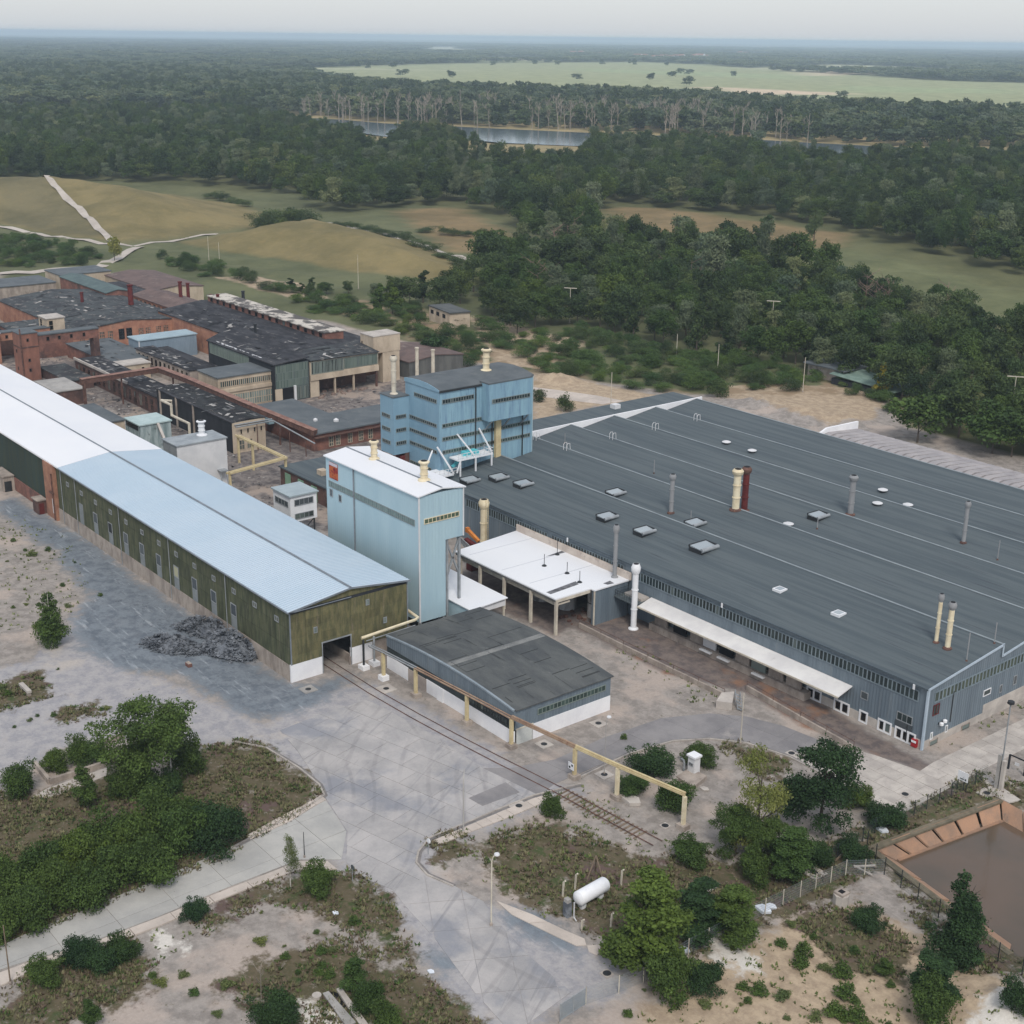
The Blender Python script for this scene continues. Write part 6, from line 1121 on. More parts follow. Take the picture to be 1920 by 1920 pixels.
# sand weeds and small tufts one can count
for i in range(90):
    g_ = rng.random(); px_ = rng.choice(SPOTS := [(79.51, -0.21), (85.78, 4.08), (89.86, 6.87), (92.63, 8.03), (84.96, 0.52), (83.44, 11.59), (80.69, -5.01), (53.41, -30.14), (51.49, -36.59), (-70.06, -10.56), (-49.95, -15.45), (-20.81, -30.3), (-7.76, -27.3)])
    x, y = px_[0] + rng.gauss(0, 4.2), px_[1] + rng.gauss(0, 4.2); s = rng.uniform(.35, 1.3)
    tree('bush', x, y, s * .8, s * 1.3, 'weed_clump', 'small weed clump on the bare sandy ground', 'weed', 'weed clumps on bare ground', NEAR[rng.choice(('weed', 'weed_b'))])
for i, (bx_, s) in enumerate((((87.31, 9.65), 1.9), ((89.37, 7.48), 1.9), ((82.86, 9.46), 1.8), ((92.12, 5.57), 2.0), ((90.44, 4.59), 1.7), ((84.05, 7.65), 1.6), ((84.19, 1.39), 1.6), ((39.73, 25.65), .9))): tree('bush', bx_[0], bx_[1], s * .9, s * 1.3, 'sand_bush', 'little round green bush growing in the bottom right sand', 'shrub', 'small bushes in the sand', NEAR['weed'])
# ---- woods behind the works: the 300 nearest trees one by one
def jitter(polys, sp, holes=(), seed=1, far=None):
    g = np.random.default_rng(seed); out = []
    for q in polys:
        q = np.array(q); lo, hi = q.min(0), q.max(0); nx_, ny_ = int((hi[0] - lo[0]) / sp) + 1, int((hi[1] - lo[1]) / sp) + 1
        X, Y = np.meshgrid(np.arange(nx_), np.arange(ny_)); P = np.stack([X.ravel(), Y.ravel()], 1) * sp + lo + g.uniform(-.42, .42, (nx_ * ny_, 2)) * sp; P = P[sdist(P, q) > 0]
        for h in holes:
            if len(P): P = P[sdist(P, h) < 1]
        out.append(P)
    return np.concatenate(out)
MID = [[(-372.8,142.6),(-331.2,161),(-274.4,169.6),(-239.7,169.7),(-229,188.8),(-246.6,220.5),(-262.1,245.1),(-266.8,276),(-274.1,311.6),(-239.8,321.2),(-212.3,325.8),(-175.7,314.3),(-141.2,307.3),(-104.8,304.5),(-66,285.9),(-34.3,260.8),(14.9,176.3),(-1.1,180.2),(-14.3,176),(-32.4,181.2),(-54.2,203),(-72.4,205.3),(-84.1,172.8),(-97.2,166.5),(-116.2,160.9),(-142.1,171.8),(-164.4,169.9),(-187.9,182.2),(-205.2,188.9),(-211.4,171.8),(-214,157),(-231.1,151.6),(-273.4,151.7),(-311.2,146.4),(-344.4,130)]]
FK = list(FOR)
SCRUB = [[(-162.3,162.2),(-168.7,194.7),(-137.7,197.3),(-114.1,195.6),(-90.8,203),(-59.7,206.9),(-34.6,186.2),(-45.4,188.1),(-66.3,197.8),(-80.2,168.7),(-88.2,157.6),(-102.7,148.9),(-121.8,148.7),(-142.8,152.7)], [(-247.6,161.8),(-223.1,171.4),(-197.9,183.4),(-159.6,166.1),(-139.2,135.1),(-160.5,139.6),(-192.4,146.5),(-215.8,142.1)], [(-465,121.6),(-423,131.7),(-387.8,135.6),(-359.3,119.4),(-370.7,88.8)], [(-369.6,152.6),(-331.2,161),(-317.6,154),(-266.5,156.2),(-231.1,151.6),(-217.7,139.4),(-263.4,146.1),(-307,144.2),(-338.9,138.2)]]
PW = jitter(MID, 8.8, seed=4); PS = jitter(SCRUB, 6.0, seed=8); cam_xy = np.array([153.5, -84.8])
for q in SCRUB: PW = PW[sdist(PW, q) < 0]
PS = PS[np.random.default_rng(3).random(len(PS)) < .8]
for q in [[(-224,178.6),(-190.8,178),(-171.2,163),(-193.1,156.9)], [(-109.2,131.1),(-80.5,139.4),(-92.1,150.2),(-115,137.6)]]: PS = PS[sdist(PS, q) < 0]
PW = PW[np.argsort(np.hypot(*(PW - cam_xy).T))]; print('mid trees', len(PW), len(PS)); mid_rest = PW[270:]
ZONES_ = lambda px: 'above the ribbed shed' if px > .85 else 'near the ruined hut' if px > .7 else 'above the big saw-tooth hall' if px > .55 else 'behind the blue tower' if px > .2 else 'behind the old brick works'
def side(x, y): return (np.dot(np.array([x, y]) - cam_xy, np.array([.623, .782]))) / math.hypot(x - 153.5, y + 84.8) * 2.7 * .5 + .5
mid_rest = mid_rest[np.array([side(*p) > .4 for p in mid_rest])]
for i, (x, y) in enumerate(PW[:270]):
    d = math.hypot(x - 153, y + 85); k = rng.choice(['broad_a', 'broad_b', 'broad_c', 'tall_a', 'willow_a', 'light_a', 'light_a', 'broad_c']); sx_ = side(x, y); form = 'tall' if k == 'tall_a' else 'broad'
    h = rng.uniform(8.5, 15) * (1.12 if form == 'tall' else 1) * (.66 if sx_ < .4 else 1); w = rng.uniform(4.5, 6) if form == 'tall' else rng.uniform(8, 13) * (.8 if sx_ < .4 else 1); zn = ZONES_(sx_) + (' on the meadow side' if d > 420 else '')
    if sx_ < .36: h = rng.uniform(3.5, 6); w *= .62
    ad = {'willow_a': 'grey-green airy', 'light_a': 'lighter green', 'tall_a': 'slender dark'}.get(k, 'dark green leafy')
    tree(form, x, y, h, w, 'tree', ad + ' tree in the wood ' + zn, 'tree', ad + ' trees in the wood ' + zn, FOR[k], trunk_f)
for i, (x, y) in enumerate(PS):
    k = rng.choice(('scrub_a', 'scrub_b', 'bush_a')); zn = ZONES_(side(x, y)); ad = 'dark' if k == 'bush_a' else 'bright green'
    tree('bush', x, y, rng.uniform(2.0, 5.2), rng.uniform(4.5, 8.5), 'scrub_bush', ad + ' scrub bush at the wood edge ' + zn, 'shrub', ad + ' scrub ' + zn, FOR[k])
for bx_, h_, w_, f, m, lb in (((-53.53, 202.03), 9, 4.5, 'tall', leaf_yellow, 'yellow-leaved tree standing out at the wood edge behind the ribbed shed'), ((-243.52, 403.4), 15, 7.5, 'broad', leaf_birch, 'tall pale tree standing alone in the brown meadow'), ((-272.85, 405.64), 10, 7, 'broad', leaf_forest, 'small round tree alone in the brown meadow'), ((-216.29, 156.85), 11, 5, 'tall', leaf_near, 'left of two bright green pointed trees behind the ruined hall'), ((-215.45, 161.23), 11, 6, 'tall', leaf_near, 'right of two bright green pointed trees behind the ruined hall'), ((-89.62, 126.77), 4, 6, 'bush', leaf_forest, 'bush by the works road behind the saw-tooth hall'), ((-100.53, 127.45), 3.5, 5, 'bush', leaf_forest, 'bush right beside the blue tower'), ((-77.13, 166.39), 5, 6, 'bush', leaf_forest, 'bush on the bare spoil behind the saw-tooth hall'), ((-149.91, 131.16), 8, 8, 'broad', leaf_dark, 'dark round tree right of the concrete water tower'), ((-186.48, 166.38), 3.5, 7, 'bush', leaf_forest, 'shrub in front of the small beige bunker hut'), ((-366.61, 132.13), 9, 7, 'broad', leaf_lime, 'yellow-green tree at the gravel fork'), ((-21.88, 172.78), 12, 14, 'broad', leaf_near, 'broad bright tree leaning over the ribbed shed'), ((-6.93, 179.06), 12, 16, 'broad', leaf_near, 'wide bright green tree at the right edge behind the ribbed shed')):
    tree(f, *bx_, h_, w_, 'tree', lb, 'tree' if f != 'bush' else 'shrub', None, leaf_mesh('crown', lobes_of(f, int(h_ * 10), 14), 2600, .03, m, int(h_ * 7 + w_)), trunk_f)
px_clump = [(-414.82, 224.54), (-415.41, 230.38), (-411.16, 233.53), (-410.11, 238.52), (-412.29, 245.45), (-424.93, 232.92), (-421.24, 242.12)]
for x, y in px_clump: tree('bush', x, y, 9.5, 15, 'tree', 'dark tree of the compact clump between the two grassy mounds', 'tree', 'dark clump between the mounds', FOR[rng.choice(('bush_a', 'bush_b'))], zz=gz(x, y) - .5)
for i, bx_ in enumerate(((-401.99, 257.87), (-389.27, 257.09), (-376.93, 256.33), (-365.35, 255.01), (-353.98, 253.91), (-340.05, 251.43), (-326.65, 249.04), (-311.37, 245.04), (-296.78, 241.22), (-280.73, 236.0), (-270.12, 233.24), (-257.93, 229.1), (-544.15, 264.94), (-531.99, 265.04), (-515.74, 262.84), (-500.07, 260.71))): tree('bush', *bx_, rng.uniform(3, 4.5), rng.uniform(8, 12), 'hedge_shrub', 'shrub of the hedge running along the rim of the mounds', 'shrub', 'hedge on the mound rim', FOR[rng.choice(('bush_a', 'bush_b'))])
for i, bx_ in enumerate(((-356.83, 283.84), (-353.79, 288.48), (-347.68, 291.42), (-326.5, 283.65), (-348.59, 299.67), (-368.6, 282.14), (-306.2, 274.31), (-288.17, 279.81), (-293.72, 293.1))): tree('bush', *bx_, rng.uniform(3, 5), rng.uniform(6, 9), 'meadow_shrub', 'round shrub dotted in the scrubby meadow beyond the mounds', 'shrub', 'shrubs in the scrubby meadow', FOR[rng.choice(('bush_a', 'bush_b'))])
for bx_ in ((-280.79, 290.89), (-278.78, 283.41), (-283.46, 297.59), (-210.34, 215.91), (-202.56, 216.56), (-197.82, 207.93), (-183.53, 264.0), (-160.34, 245.43), (-117.84, 282.71), (-125.65, 287.29), (-113.05, 281.91), (-99.42, 293.9), (-195.54, 265.4), (-188.51, 285.46)): dead(bx_, rng.uniform(11, 15), 'bare brownish tree standing among the green woods', DEADB, 'bare brown trees in the woods')
for k, (px_, py_) in enumerate([(455, 190), (470, 192), (492, 196)] if False else []): pass
rowpts = [(-1147,669),(-1081,680),(-1033,700),(-1000,728),(-972.6,747.1),(-940.3,774.9),(-919.5,798.2),(-869.7,809.8),(-841.3,831.9),(-815.6,849.1),(-792.7,861.5),(-762.2,858.6),(-723.4,873.5),(-681.5,869),(-640.9,891.6)]
for i in range(190):
    u = rng.random() * (len(rowpts) - 1.001); k = int(u); f = u - k; x = rowpts[k][0] * (1 - f) + rowpts[k + 1][0] * f; y = rowpts[k][1] * (1 - f) + rowpts[k + 1][1] * f; o_ = 8 + 240 * rng.random() ** 1.4
    dead((x - o_ * .74, y + o_ * .6), rng.uniform(18, 28), 'bare pale dead poplar in the row beyond the river', DEAD, 'dead poplars beyond the river', sc=1.5)
# ---- the far woods: instances picked from the tree crowns above, one object per wood
protoA = [o for o in col.objects if o.data in [FOR[k] for k in FK]][:1]
def proto(mesh):
    for o in col.objects:
        if o.data == mesh: return o
def wood(name, P, H, W, meshes, seed, zs=None):
    g = np.random.default_rng(seed); n = len(P); me = bpy.data.meshes.new(name); me.vertices.add(n); z = terrain(P) if zs is None else zs
    me.vertices.foreach_set('co', np.column_stack([P, z]).astype(np.float32).ravel())
    w = np.asarray(W(g, n)); h = np.asarray(H(g, n))
    for nm, ty, v in (('rot', 'FLOAT', g.uniform(0, 6.28, n)), ('pick', 'INT', g.integers(0, len(meshes), n))): me.attributes.new(nm, ty, 'POINT').data.foreach_set('value', v.astype(np.int32 if ty == 'INT' else np.float32))
    me.attributes.new('scl', 'FLOAT_VECTOR', 'POINT').data.foreach_set('vector', np.column_stack([w, w, h]).astype(np.float32).ravel())
    o = put(name, me, kind='stuff'); ng = bpy.data.node_groups.new(name, 'GeometryNodeTree'); ng.interface.new_socket('Geometry', in_out='INPUT', socket_type='NodeSocketGeometry'); ng.interface.new_socket('Geometry', in_out='OUTPUT', socket_type='NodeSocketGeometry')
    N = ng.nodes; i_, o_ = N.new('NodeGroupInput'), N.new('NodeGroupOutput'); iop = N.new('GeometryNodeInstanceOnPoints'); L = ng.links.new; jn = N.new('GeometryNodeJoinGeometry')
    for m in meshes:
        oi = N.new('GeometryNodeObjectInfo'); oi.transform_space = 'ORIGINAL'; oi.inputs['Object'].default_value = proto(m); oi.inputs['As Instance'].default_value = True; L(oi.outputs['Geometry'], jn.inputs[0])
    def at(nm, ty): q = N.new('GeometryNodeInputNamedAttribute'); q.data_type = ty; q.inputs[0].default_value = nm; return q.outputs['Attribute']
    cx = N.new('ShaderNodeCombineXYZ'); L(at('rot', 'FLOAT'), cx.inputs[2])
    L(i_.outputs[0], iop.inputs['Points']); L(jn.outputs[0], iop.inputs['Instance']); iop.inputs['Pick Instance'].default_value = True
    L(at('pick', 'INT'), iop.inputs['Instance Index']); e2r = N.new('FunctionNodeEulerToRotation'); L(cx.outputs[0], e2r.inputs[0]); L(e2r.outputs[0], iop.inputs['Rotation']); L(at('scl', 'FLOAT_VECTOR'), iop.inputs['Scale']); L(iop.outputs[0], o_.inputs[0])
    md = o.modifiers.new('instances', 'NODES'); md.node_group = ng; return o
FA = [[(-1314,364),(-1219,608),(-976.9,570.2),(-842.1,546.9),(-708.3,469.9),(-693.3,478.2),(-856.2,597.7),(-804,617),(-751.6,594.4),(-525.9,413.1),(-452.4,363.6),(-455.9,330.6),(-443,283.4),(-467.9,281.4),(-519.9,303.9),(-582.5,303.2),(-634.7,276.1),(-707.1,206),(-723,179.5)]]
FB = [[(-734.4,581.4),(-603.8,499.3),(-566.2,547.8),(-702,683.8),(-642.1,735.7),(-601.9,754),(-507.2,671.8),(-449.6,745.5),(-467.9,815.1),(-417.9,919.5),(-119.5,407),(-158,406.2),(-188.8,418.1),(-230.3,429.5),(-275.7,455.9),(-328.8,453.8),(-384.5,443.8),(-402.3,429.3),(-322.5,339.6),(-281.2,312),(-279.8,287.1),(-341.3,310.9),(-396.8,351.6),(-403.2,329.7),(-458.3,363.6),(-570.6,467.3)]]
FD = [[(-1747,500),(-1729,633),(-1623,648),(-1374,687),(-1234,720),(-1153,725),(-1021,763),(-960,790.4),(-851.4,862.1),(-723.6,902),(-587.3,939.2),(-496.6,1055),(-714.3,1428),(-883.9,1451),(-1012,1407),(-1106,1360),(-1265,1405),(-1440,1381),(-1578,1339),(-1759,1201),(-2047,1236),(-2900,1331),(-3830,1152)]]
GAP = [[(-470.5,344.1),(-443.8,363.5),(-337.9,316),(-276.7,266.2),(-322.3,250.1)]]
for T_ in (('a', -100), ('b', -101), ('c', -102), ('d', -103)): pass
wood('riverside_wood', np.concatenate([jitter(FA, 10.5, seed=5), jitter(FB, 10.5, GAP, seed=6), mid_rest, jitter([[(-60.4,307.1),(26.6,270.6),(68.5,189.6),(15.2,176.8)], [(-406.4,903.3),(-255,1059),(-4.7,386.2),(-122.2,413.7)]], 10, seed=11)]), lambda g, n: g.uniform(8.5, 21, n), lambda g, n: g.uniform(8.5, 18, n), [FOR[k] for k in ('broad_a', 'broad_b', 'broad_c', 'willow_a', 'light_a', 'broad_b')], 1)
Lp = []
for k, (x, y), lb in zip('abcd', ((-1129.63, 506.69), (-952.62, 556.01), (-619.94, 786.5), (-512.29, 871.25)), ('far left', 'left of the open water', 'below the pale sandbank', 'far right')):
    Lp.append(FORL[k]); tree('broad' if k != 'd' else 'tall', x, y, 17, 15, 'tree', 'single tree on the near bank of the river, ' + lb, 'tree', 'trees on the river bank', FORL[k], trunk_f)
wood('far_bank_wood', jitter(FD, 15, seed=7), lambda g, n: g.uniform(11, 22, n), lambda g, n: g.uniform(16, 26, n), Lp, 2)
gr_ = np.random.default_rng(9); pts = []
th0, th1 = math.atan2(0.593, -0.737) - .42, math.atan2(0.593, -0.737) + .42; d = 1750.0
while d < 17000:
    s = max(17.0, d * .0098); n = int((th1 - th0) * d / s); a = th0 + (np.arange(n) + gr_.uniform(-.4, .4, n)) * s / d; r_ = d + gr_.uniform(-.45, .45, n) * s
    pts.append(np.column_stack([153.5 + r_ * np.cos(a), -84.8 + r_ * np.sin(a), np.full(n, s)])); d += s
pts = np.concatenate(pts); keep = np.ones(len(pts), bool)
for q in MEADOWS + FD: keep &= sdist(pts[:, :2], q) < 0
keep &= ~clearing(pts[:, :2])
pts = pts[keep]; S_ = pts[:, 2]; print('far', len(pts))
wood('distant_forest', pts[:, :2], lambda g, n: g.uniform(13, 20, n), lambda g, n: S_ * 1.5 * g.uniform(.75, 1.25, n), [Lp[1], Lp[2], Lp[2], Lp[3]], 3)  # mostly the paler crowns: part of the haze is put into leaf colour
# scattered meadow trees
for i, bx_ in enumerate(((-2419.65, 1666.55), (-2237.74, 1662.67), (-3037.15, 2058.19), (-3278.33, 2579.62), (-3319.84, 2866.73), (-2107.93, 1891.61), (-2168.62, 2228.67), (-2406.26, 2492.81), (-1788.94, 1891.35), (-2362.98, 2480.87), (-2194.04, 2457.6), (-1981.17, 1981.09), (-1222.17, 1643.49), (-3372.12, 3101.25), (-3292.58, 3174.64), (-3508.02, 3352.84), (-3149.84, 3179.82), (-2997.84, 1952.44), (-3154.51, 2019.78), (-3461.94, 2890.15), (-3537.99, 2869.29))): tree('broad', *bx_, rng.uniform(15, 22), rng.uniform(22, 34) * (1 if i < 9 else .8), 'meadow_tree', 'solitary round tree on the wide pale meadow beyond the river', 'tree', 'solitary trees on the far meadow', FORL[rng.choice('abc')])
# ---- grass tufts on the rough ground
def tufts(name, zones, n, seed, m, hmin, hmax, dens):
    g = np.random.default_rng(seed); V = []; tone = []
    for q in zones:
        q = np.array(q); a = area([tuple(p) for p in q]); k = int(min(a * dens, 6000)); lo, hi = q.min(0), q.max(0); P = lo + g.random((k * 3, 2)) * (hi - lo); P = P[sdist(P, q) > -.8]
        nz = np.sin(P[:, 0] * .9 + 2 * np.sin(P[:, 1] * .6)) * np.sin(P[:, 1] * .8 + 1.4 * np.sin(P[:, 0] * .5)) + .4 * g.normal(size=len(P)); P = P[nz > .05]
        for x, y in P[:k]:
            if abs(x) > 140 or abs(y) > 140: continue
            r = g.uniform(.1, .32); hh = g.uniform(hmin, hmax); t0 = g.random()
            for b in range(4):
                a_ = g.uniform(0, 6.28); c_, s_ = math.cos(a_), math.sin(a_); px, py = x + r * c_ * .4, y + r * s_ * .4
                V += [(px - s_ * r * .5, py + c_ * r * .5, 0), (px + s_ * r * .5, py - c_ * r * .5, 0), (px + c_ * r * .9, py + s_ * r * .9, hh)]; tone += [t0] * 3
    n_ = len(V) // 3; V = np.array(V); V[:, 2] += terrain(V[:, :2]) + .0; me = bpy.data.meshes.new(name); me.vertices.add(3 * n_); me.vertices.foreach_set('co', V.astype(np.float32).ravel()); me.loops.add(3 * n_); me.loops.foreach_set('vertex_index', np.arange(3 * n_, dtype=np.int32)); me.polygons.add(n_)
    me.polygons.foreach_set('loop_start', np.arange(0, 3 * n_, 3, dtype=np.int32)); me.polygons.foreach_set('loop_total', np.full(n_, 3, np.int32)); me.update(calc_edges=True)
    me.attributes.new('tone', 'FLOAT', 'POINT').data.foreach_set('value', np.array(tone, np.float32)); me.materials.append(m); return put(name, me, kind='stuff')
tufts('dry_grass', ZN['grass'], 0, 3, leaf_grass, .12, .4, 5.0)
tufts('brown_grass', ZN['grass'], 0, 6, leaf_mat('brown_grass_blades', (92, 78, 66), (126, 110, 92), .1), .1, .35, 3.0)
tufts('green_weeds', ZN['grass'], 0, 4, leaf_near, .1, .35, 1.6)
tufts('sparse_weeds', ZN['sand'][:1] + ZN['pale'] + [[(-95.5,-7.2),(-77.7,-2.9),(-52.9,-8.1),(-41.8,-15.2),(-40.2,-26.5)], [(17.7,47.2),(39.2,45),(41.2,39.8),(33,40.9),(19.7,42.1)], [(44.1,-8.4),(46.3,13.5),(63.7,13.8),(62,-7.7)], [(66.5,52.8),(66.4,74.4),(64.6,77.3),(65.5,54.9)]], 0, 5, leaf_birch, .1, .4, .7)

# ================================================================ things on the big roof
lid = glass('roof_light_glass', (150, 158, 162), (162, 170, 172)); zinc = MATS['zinc_pipe']
for (x, y, z), lb in (((-35.74, 57.54, 9.0), 'leftmost of three roof lights in front of the blue tower'), ((-32.71, 61.75, 9.49), 'middle of three roof lights in front of the blue tower'), ((-26.92, 62.76, 9.6), 'right of three roof lights in front of the blue tower'), ((-14.2, 73.31, 9.22), 'roof light half hidden behind the first roof ridge'), ((-4.82, 62.74, 9.6), 'roof light behind the tall grey stack'), ((4.04, 62.8, 9.63), 'roof light by itself between two others low on the roof'), ((5.34, 73.12, 9.18), 'roof light just behind the first ridge right of the white metal stack'), ((15.3, 64.76, 9.83), 'largest roof light on its raised kerb low on the roof'), ((16.37, 90.94, 9.89), 'roof light left of the zinc stack on the third slope')):
    T = thing('roof_light', 'tilted glazed ' + lb, 'roof light', (x, y, z), 'roof lights on the saw-tooth hall'); k = 1.25 if 'largest' in lb else 1.0
    b = MB(); b.box(x - 1.1 * k, y - 1.5 * k, z - .3, x + 1.1 * k, y + 1.5 * k, z + .5); b.obj('kerb', dark_steel, T)
    b = MB(); b.add([(x - 1.0 * k, y - 1.4 * k, z + .75), (x + 1.0 * k, y - 1.4 * k, z + .52), (x + 1.0 * k, y + 1.4 * k, z + .52), (x - 1.0 * k, y + 1.4 * k, z + .75), (x - 1.0 * k, y - 1.4 * k, z + .45), (x + 1.0 * k, y - 1.4 * k, z + .45), (x + 1.0 * k, y + 1.4 * k, z + .45), (x - 1.0 * k, y + 1.4 * k, z + .45)], [(0, 1, 2, 3), (0, 4, 5, 1), (1, 5, 6, 2), (2, 6, 7, 3), (3, 7, 4, 0)]); b.obj('glazing', lid, T)
    b = MB(); b.tube([(x + 1.05 * k, y - 1.5 * k, z + .5), (x + 1.05 * k, y + 1.5 * k, z + .5)], .28 * k, 10); b.obj('lid_roll', steel, T, True)
    b = MB(); b.box(x - 1.15 * k, y - 1.52 * k, z + .5, x - 1.0 * k, y + 1.52 * k, z + .85); b.box(x - 1.0 * k, y + 1.42 * k, z + .5, x + 1.0 * k, y + 1.54 * k, z + .8); b.obj('frame', charcoal, T)
for (x, y, z), lb in (((-24.27, 112.28, 9.54), 'far left'), ((-17.28, 112.01, 9.51), 'second from the left'), ((14.72, 85.45, 9.16), 'nearest double-lidded'), ((18.35, 104.12, 10.02), 'left of a pair'), ((20.55, 109.77, 9.19), 'right of a pair'), ((13.4, 112.2, 9.54), 'small one behind a pair')):
    T = thing('round_vent', lb + ' round white vent cap on the saw-tooth roof', 'roof vent', (x, y, z), 'round vents on the saw-tooth roof'); b = MB(); b.lathe(x, y, [(.6, z - .2), (.6, z + .3)], 12); b.obj('base', dark_steel, T, True); b = MB(); b.lathe(x, y, [(.85, z + .3), (.9, z + .42), (.5, z + .58), (.1, z + .62)], 12); b.obj('cap', off_white, T, True)
for (x, y, z), lb in (((33.28, 61.97, 9.51), 'left white square hatch cover low on the saw-tooth roof'), ((44.12, 61.77, 9.51), 'right white square hatch cover low on the saw-tooth roof')):
    T = thing('roof_hatch', lb, 'hatch', (x, y, z)); MB().box(x - .75, y - .8, z - .2, x + .75, y + .8, z + .3).obj('frame', white_paint, T); MB().box(x - .5, y - .55, z + .3, x + .5, y + .55, z + .36).obj('dome', lid, T)
for (x, y, z), lb in (((-46.61, 82.06, 10.33), 'first'), ((-37.74, 82.29, 10.33), 'second'), ((-38.01, 94.45, 10.34), 'third'), ((-38.15, 106.26, 10.34), 'fourth'), ((-38.15, 118.24, 10.32), 'fifth')):
    T = thing('step_rail', lb + ' pair of pale hooped step rails over a roof ridge from the tower', 'handrail', (x, y, z), 'step rails over the ridges')
    for d in (-.45, .45): b = MB(); b.tube([(x + d, y - .5, z - .1), (x + d, y - .5, z + 1.0), (x + d, y - .2, z + 1.35), (x + d, y + .3, z + 1.3), (x + d, y + .5, z - .3)], .06, 5); b.obj('hoop', off_white, T)
for (x, y, z), h, lb in (((-18.87, 87.18, 9.39), 2.6, 'thin rod on the second slope left of the cream stack'), ((-43.83, 87.01, 9.37), 2.0, 'thin rod behind the first ridge near the tower'), ((64.09, 62.68, 9.57), 4.0, 'thin rod at the near right edge of the roof'), ((63.95, 68.97, 10.28), 3.0, 'thin rod by the first ridge at the right edge'), ((45.06, 98.99, 9.37), 3.2, 'thin rod on the third slope at the right edge'), ((3.61, 73.88, 9.28), 1.8, 'thin rod left of a roof light behind the first ridge'), ((19.08, 87.47, 9.43), 2.0, 'thin rod below the roof light of the third slope')):
    T = thing('vent_rod', lb, 'vent rod', (x, y, z)); MB().tube([(x, y, z - .1), (x, y, z + h)], .07, 6).obj('rod', zinc, T); b = MB(); b.lathe(x, y, [(.22, z - .1), (.1, z + .25)], 8); b.obj('foot', rust, T)
rust_stain = mat('rust_stain', (96, 78, 70), (80, 76, 74), .6, fine=.1)
for (x, y, z), h, r, m, cp, lb in (((-1.18, 74.03, 9.32), 6.9, .38, zinc, zinc, 'silvery stack with ball-shaped cap and rusty foot on the saw-tooth roof'), ((6.1, 81.94, 10.3), 7.2, .62, cream_paint, cream_paint, 'thick cream stack standing beside the dark red one'), ((4.94, 85.44, 9.16), 7.8, .55, maroon, rust, 'thick dark red stack beside the cream one'), ((17.4, 98.12, 9.26), 7.0, .5, zinc, zinc, 'zinc stack on the fourth slope right of a roof light'), ((37.7, 100.77, 9.6), 7.0, .32, zinc, zinc, 'thin zinc stack at the right part of the roof'), ((58.41, 64.15, 9.74), 7.0, .26, cream_paint, zinc, 'slimmer left stack of the cream pair near the front right corner'), ((60.42, 63.77, 9.73), 6.6, .36, cream_paint, zinc, 'thicker right stack of the cream pair near the front right corner')):
    cowl('roof_stack', x, y, z, h, r, m, lb, cap=cp, cat='chimney', base=rust)
# ================================================================ small built things in the yard
TR = thing('railway_track', 'single railway track leaving the hall gate and crossing the concrete yard', 'railway track', (9, 7.3, 0))
cl = [(-12, 7.2), (0, 7.2), (9, 7.3), (18.5, 7.85), (26, 8.5), (34, 9.35), (44, 10.55), (51, 11.1), (60, 11.9), (72, 12.9)]
for s in (-.7175, .7175):
    b = MB(); b.tube([(x, y + s, .06) for x, y in cl[:7]], .07, 4); b.obj('rail', rust, TR)
    b = MB(); b.tube([(x, y + s, .14) for x, y in cl[6:9]], .07, 4); b.obj('rail', rust, TR)
groove = mat('rail_groove', (86, 84, 84), (74, 72, 72), fine=.1)
for s in (-.78, .64):
    b = MB(); b.add([p for x, y in cl[:7] for p in ((x, y + s, .068), (x, y + s + .16, .068))], [(2 * i, 2 * i + 2, 2 * i + 3, 2 * i + 1) for i in range(6)]); b.obj('rail_groove', groove, TR)
sl = MB(); sl.box(-.12, -1.15, -.08, .12, 1.15, .055); sl = sl.mesh('sleeper', timber)
for k in range(19):
    u = 45.2 + .68 * k; y = np.interp(u, [p[0] for p in cl], [p[1] for p in cl]); put('sleeper', sl, TR, (u, y, 0.0), .1)
PB = thing('pipe_bridge', 'long pipe bridge on cream posts passing in front of the low shed', 'pipe bridge', (33, 12.6, 0))
pipe_tan = mat('tan_pipe', (164, 140, 118), (138, 112, 94), .8, fine=.08, stain=(124, 86, 68), stain_scale=.7)
pp = [(4.0, 10.2, 4.3), (6.8, 10.6, 4.3), (13.8, 11.2, 4.3), (24.3, 12.0, 4.3), (32.8, 12.65, 4.2), (43.4, 14.0, 4.2), (50.0, 14.9, 4.25), (59.4, 16.5, 4.3)]
for i, (a, c_) in enumerate(zip(pp, pp[1:])):
    if i < 4:
        for d in (-.22, .22): MB().tube([(a[0], a[1] + d, a[2]), (c_[0], c_[1] + d, c_[2])], .1, 6).obj('pipe', pipe_tan if i > 1 else steel, PB, True)
        MB().bar((a[0], a[1], a[2] - .2), (c_[0], c_[1], c_[2] - .2), .22, .1).obj('beam', pipe_tan if i > 1 else timber, PB)
    else: MB().bar(a, c_, .2, .28).obj('beam', pipe_tan if i == 4 else yellow_paint, PB); MB().tube([(a[0], a[1] + .1, a[2] + .26), (c_[0], c_[1] + .1, c_[2] + .26)], .12, 6).obj('pipe', yellow_paint if i > 4 else pipe_tan, PB, True)
for i, (x, y, z) in enumerate(pp[1:]):
    MB().box(x - .2, y - .2, .3, x + .2, y + .2, z - .2).obj('post', yellow_paint if i < 5 else cream_paint, PB); MB().box(x - .6, y - .55, -.1, x + .6, y + .55, .55 if i else .7).obj('footing', whitewash if i == 0 else plinth, PB)
MB().box(42.9, 13.4, 1.4, 43.9, 13.45, 2.3).obj('sign_plate', white_paint, PB)
b = MB(); b.box(43.05, 13.37, 1.55, 43.3, 13.4, 1.8); b.box(43.5, 13.37, 1.9, 43.75, 13.4, 2.15); b.obj('sign_mark', black_void, PB)
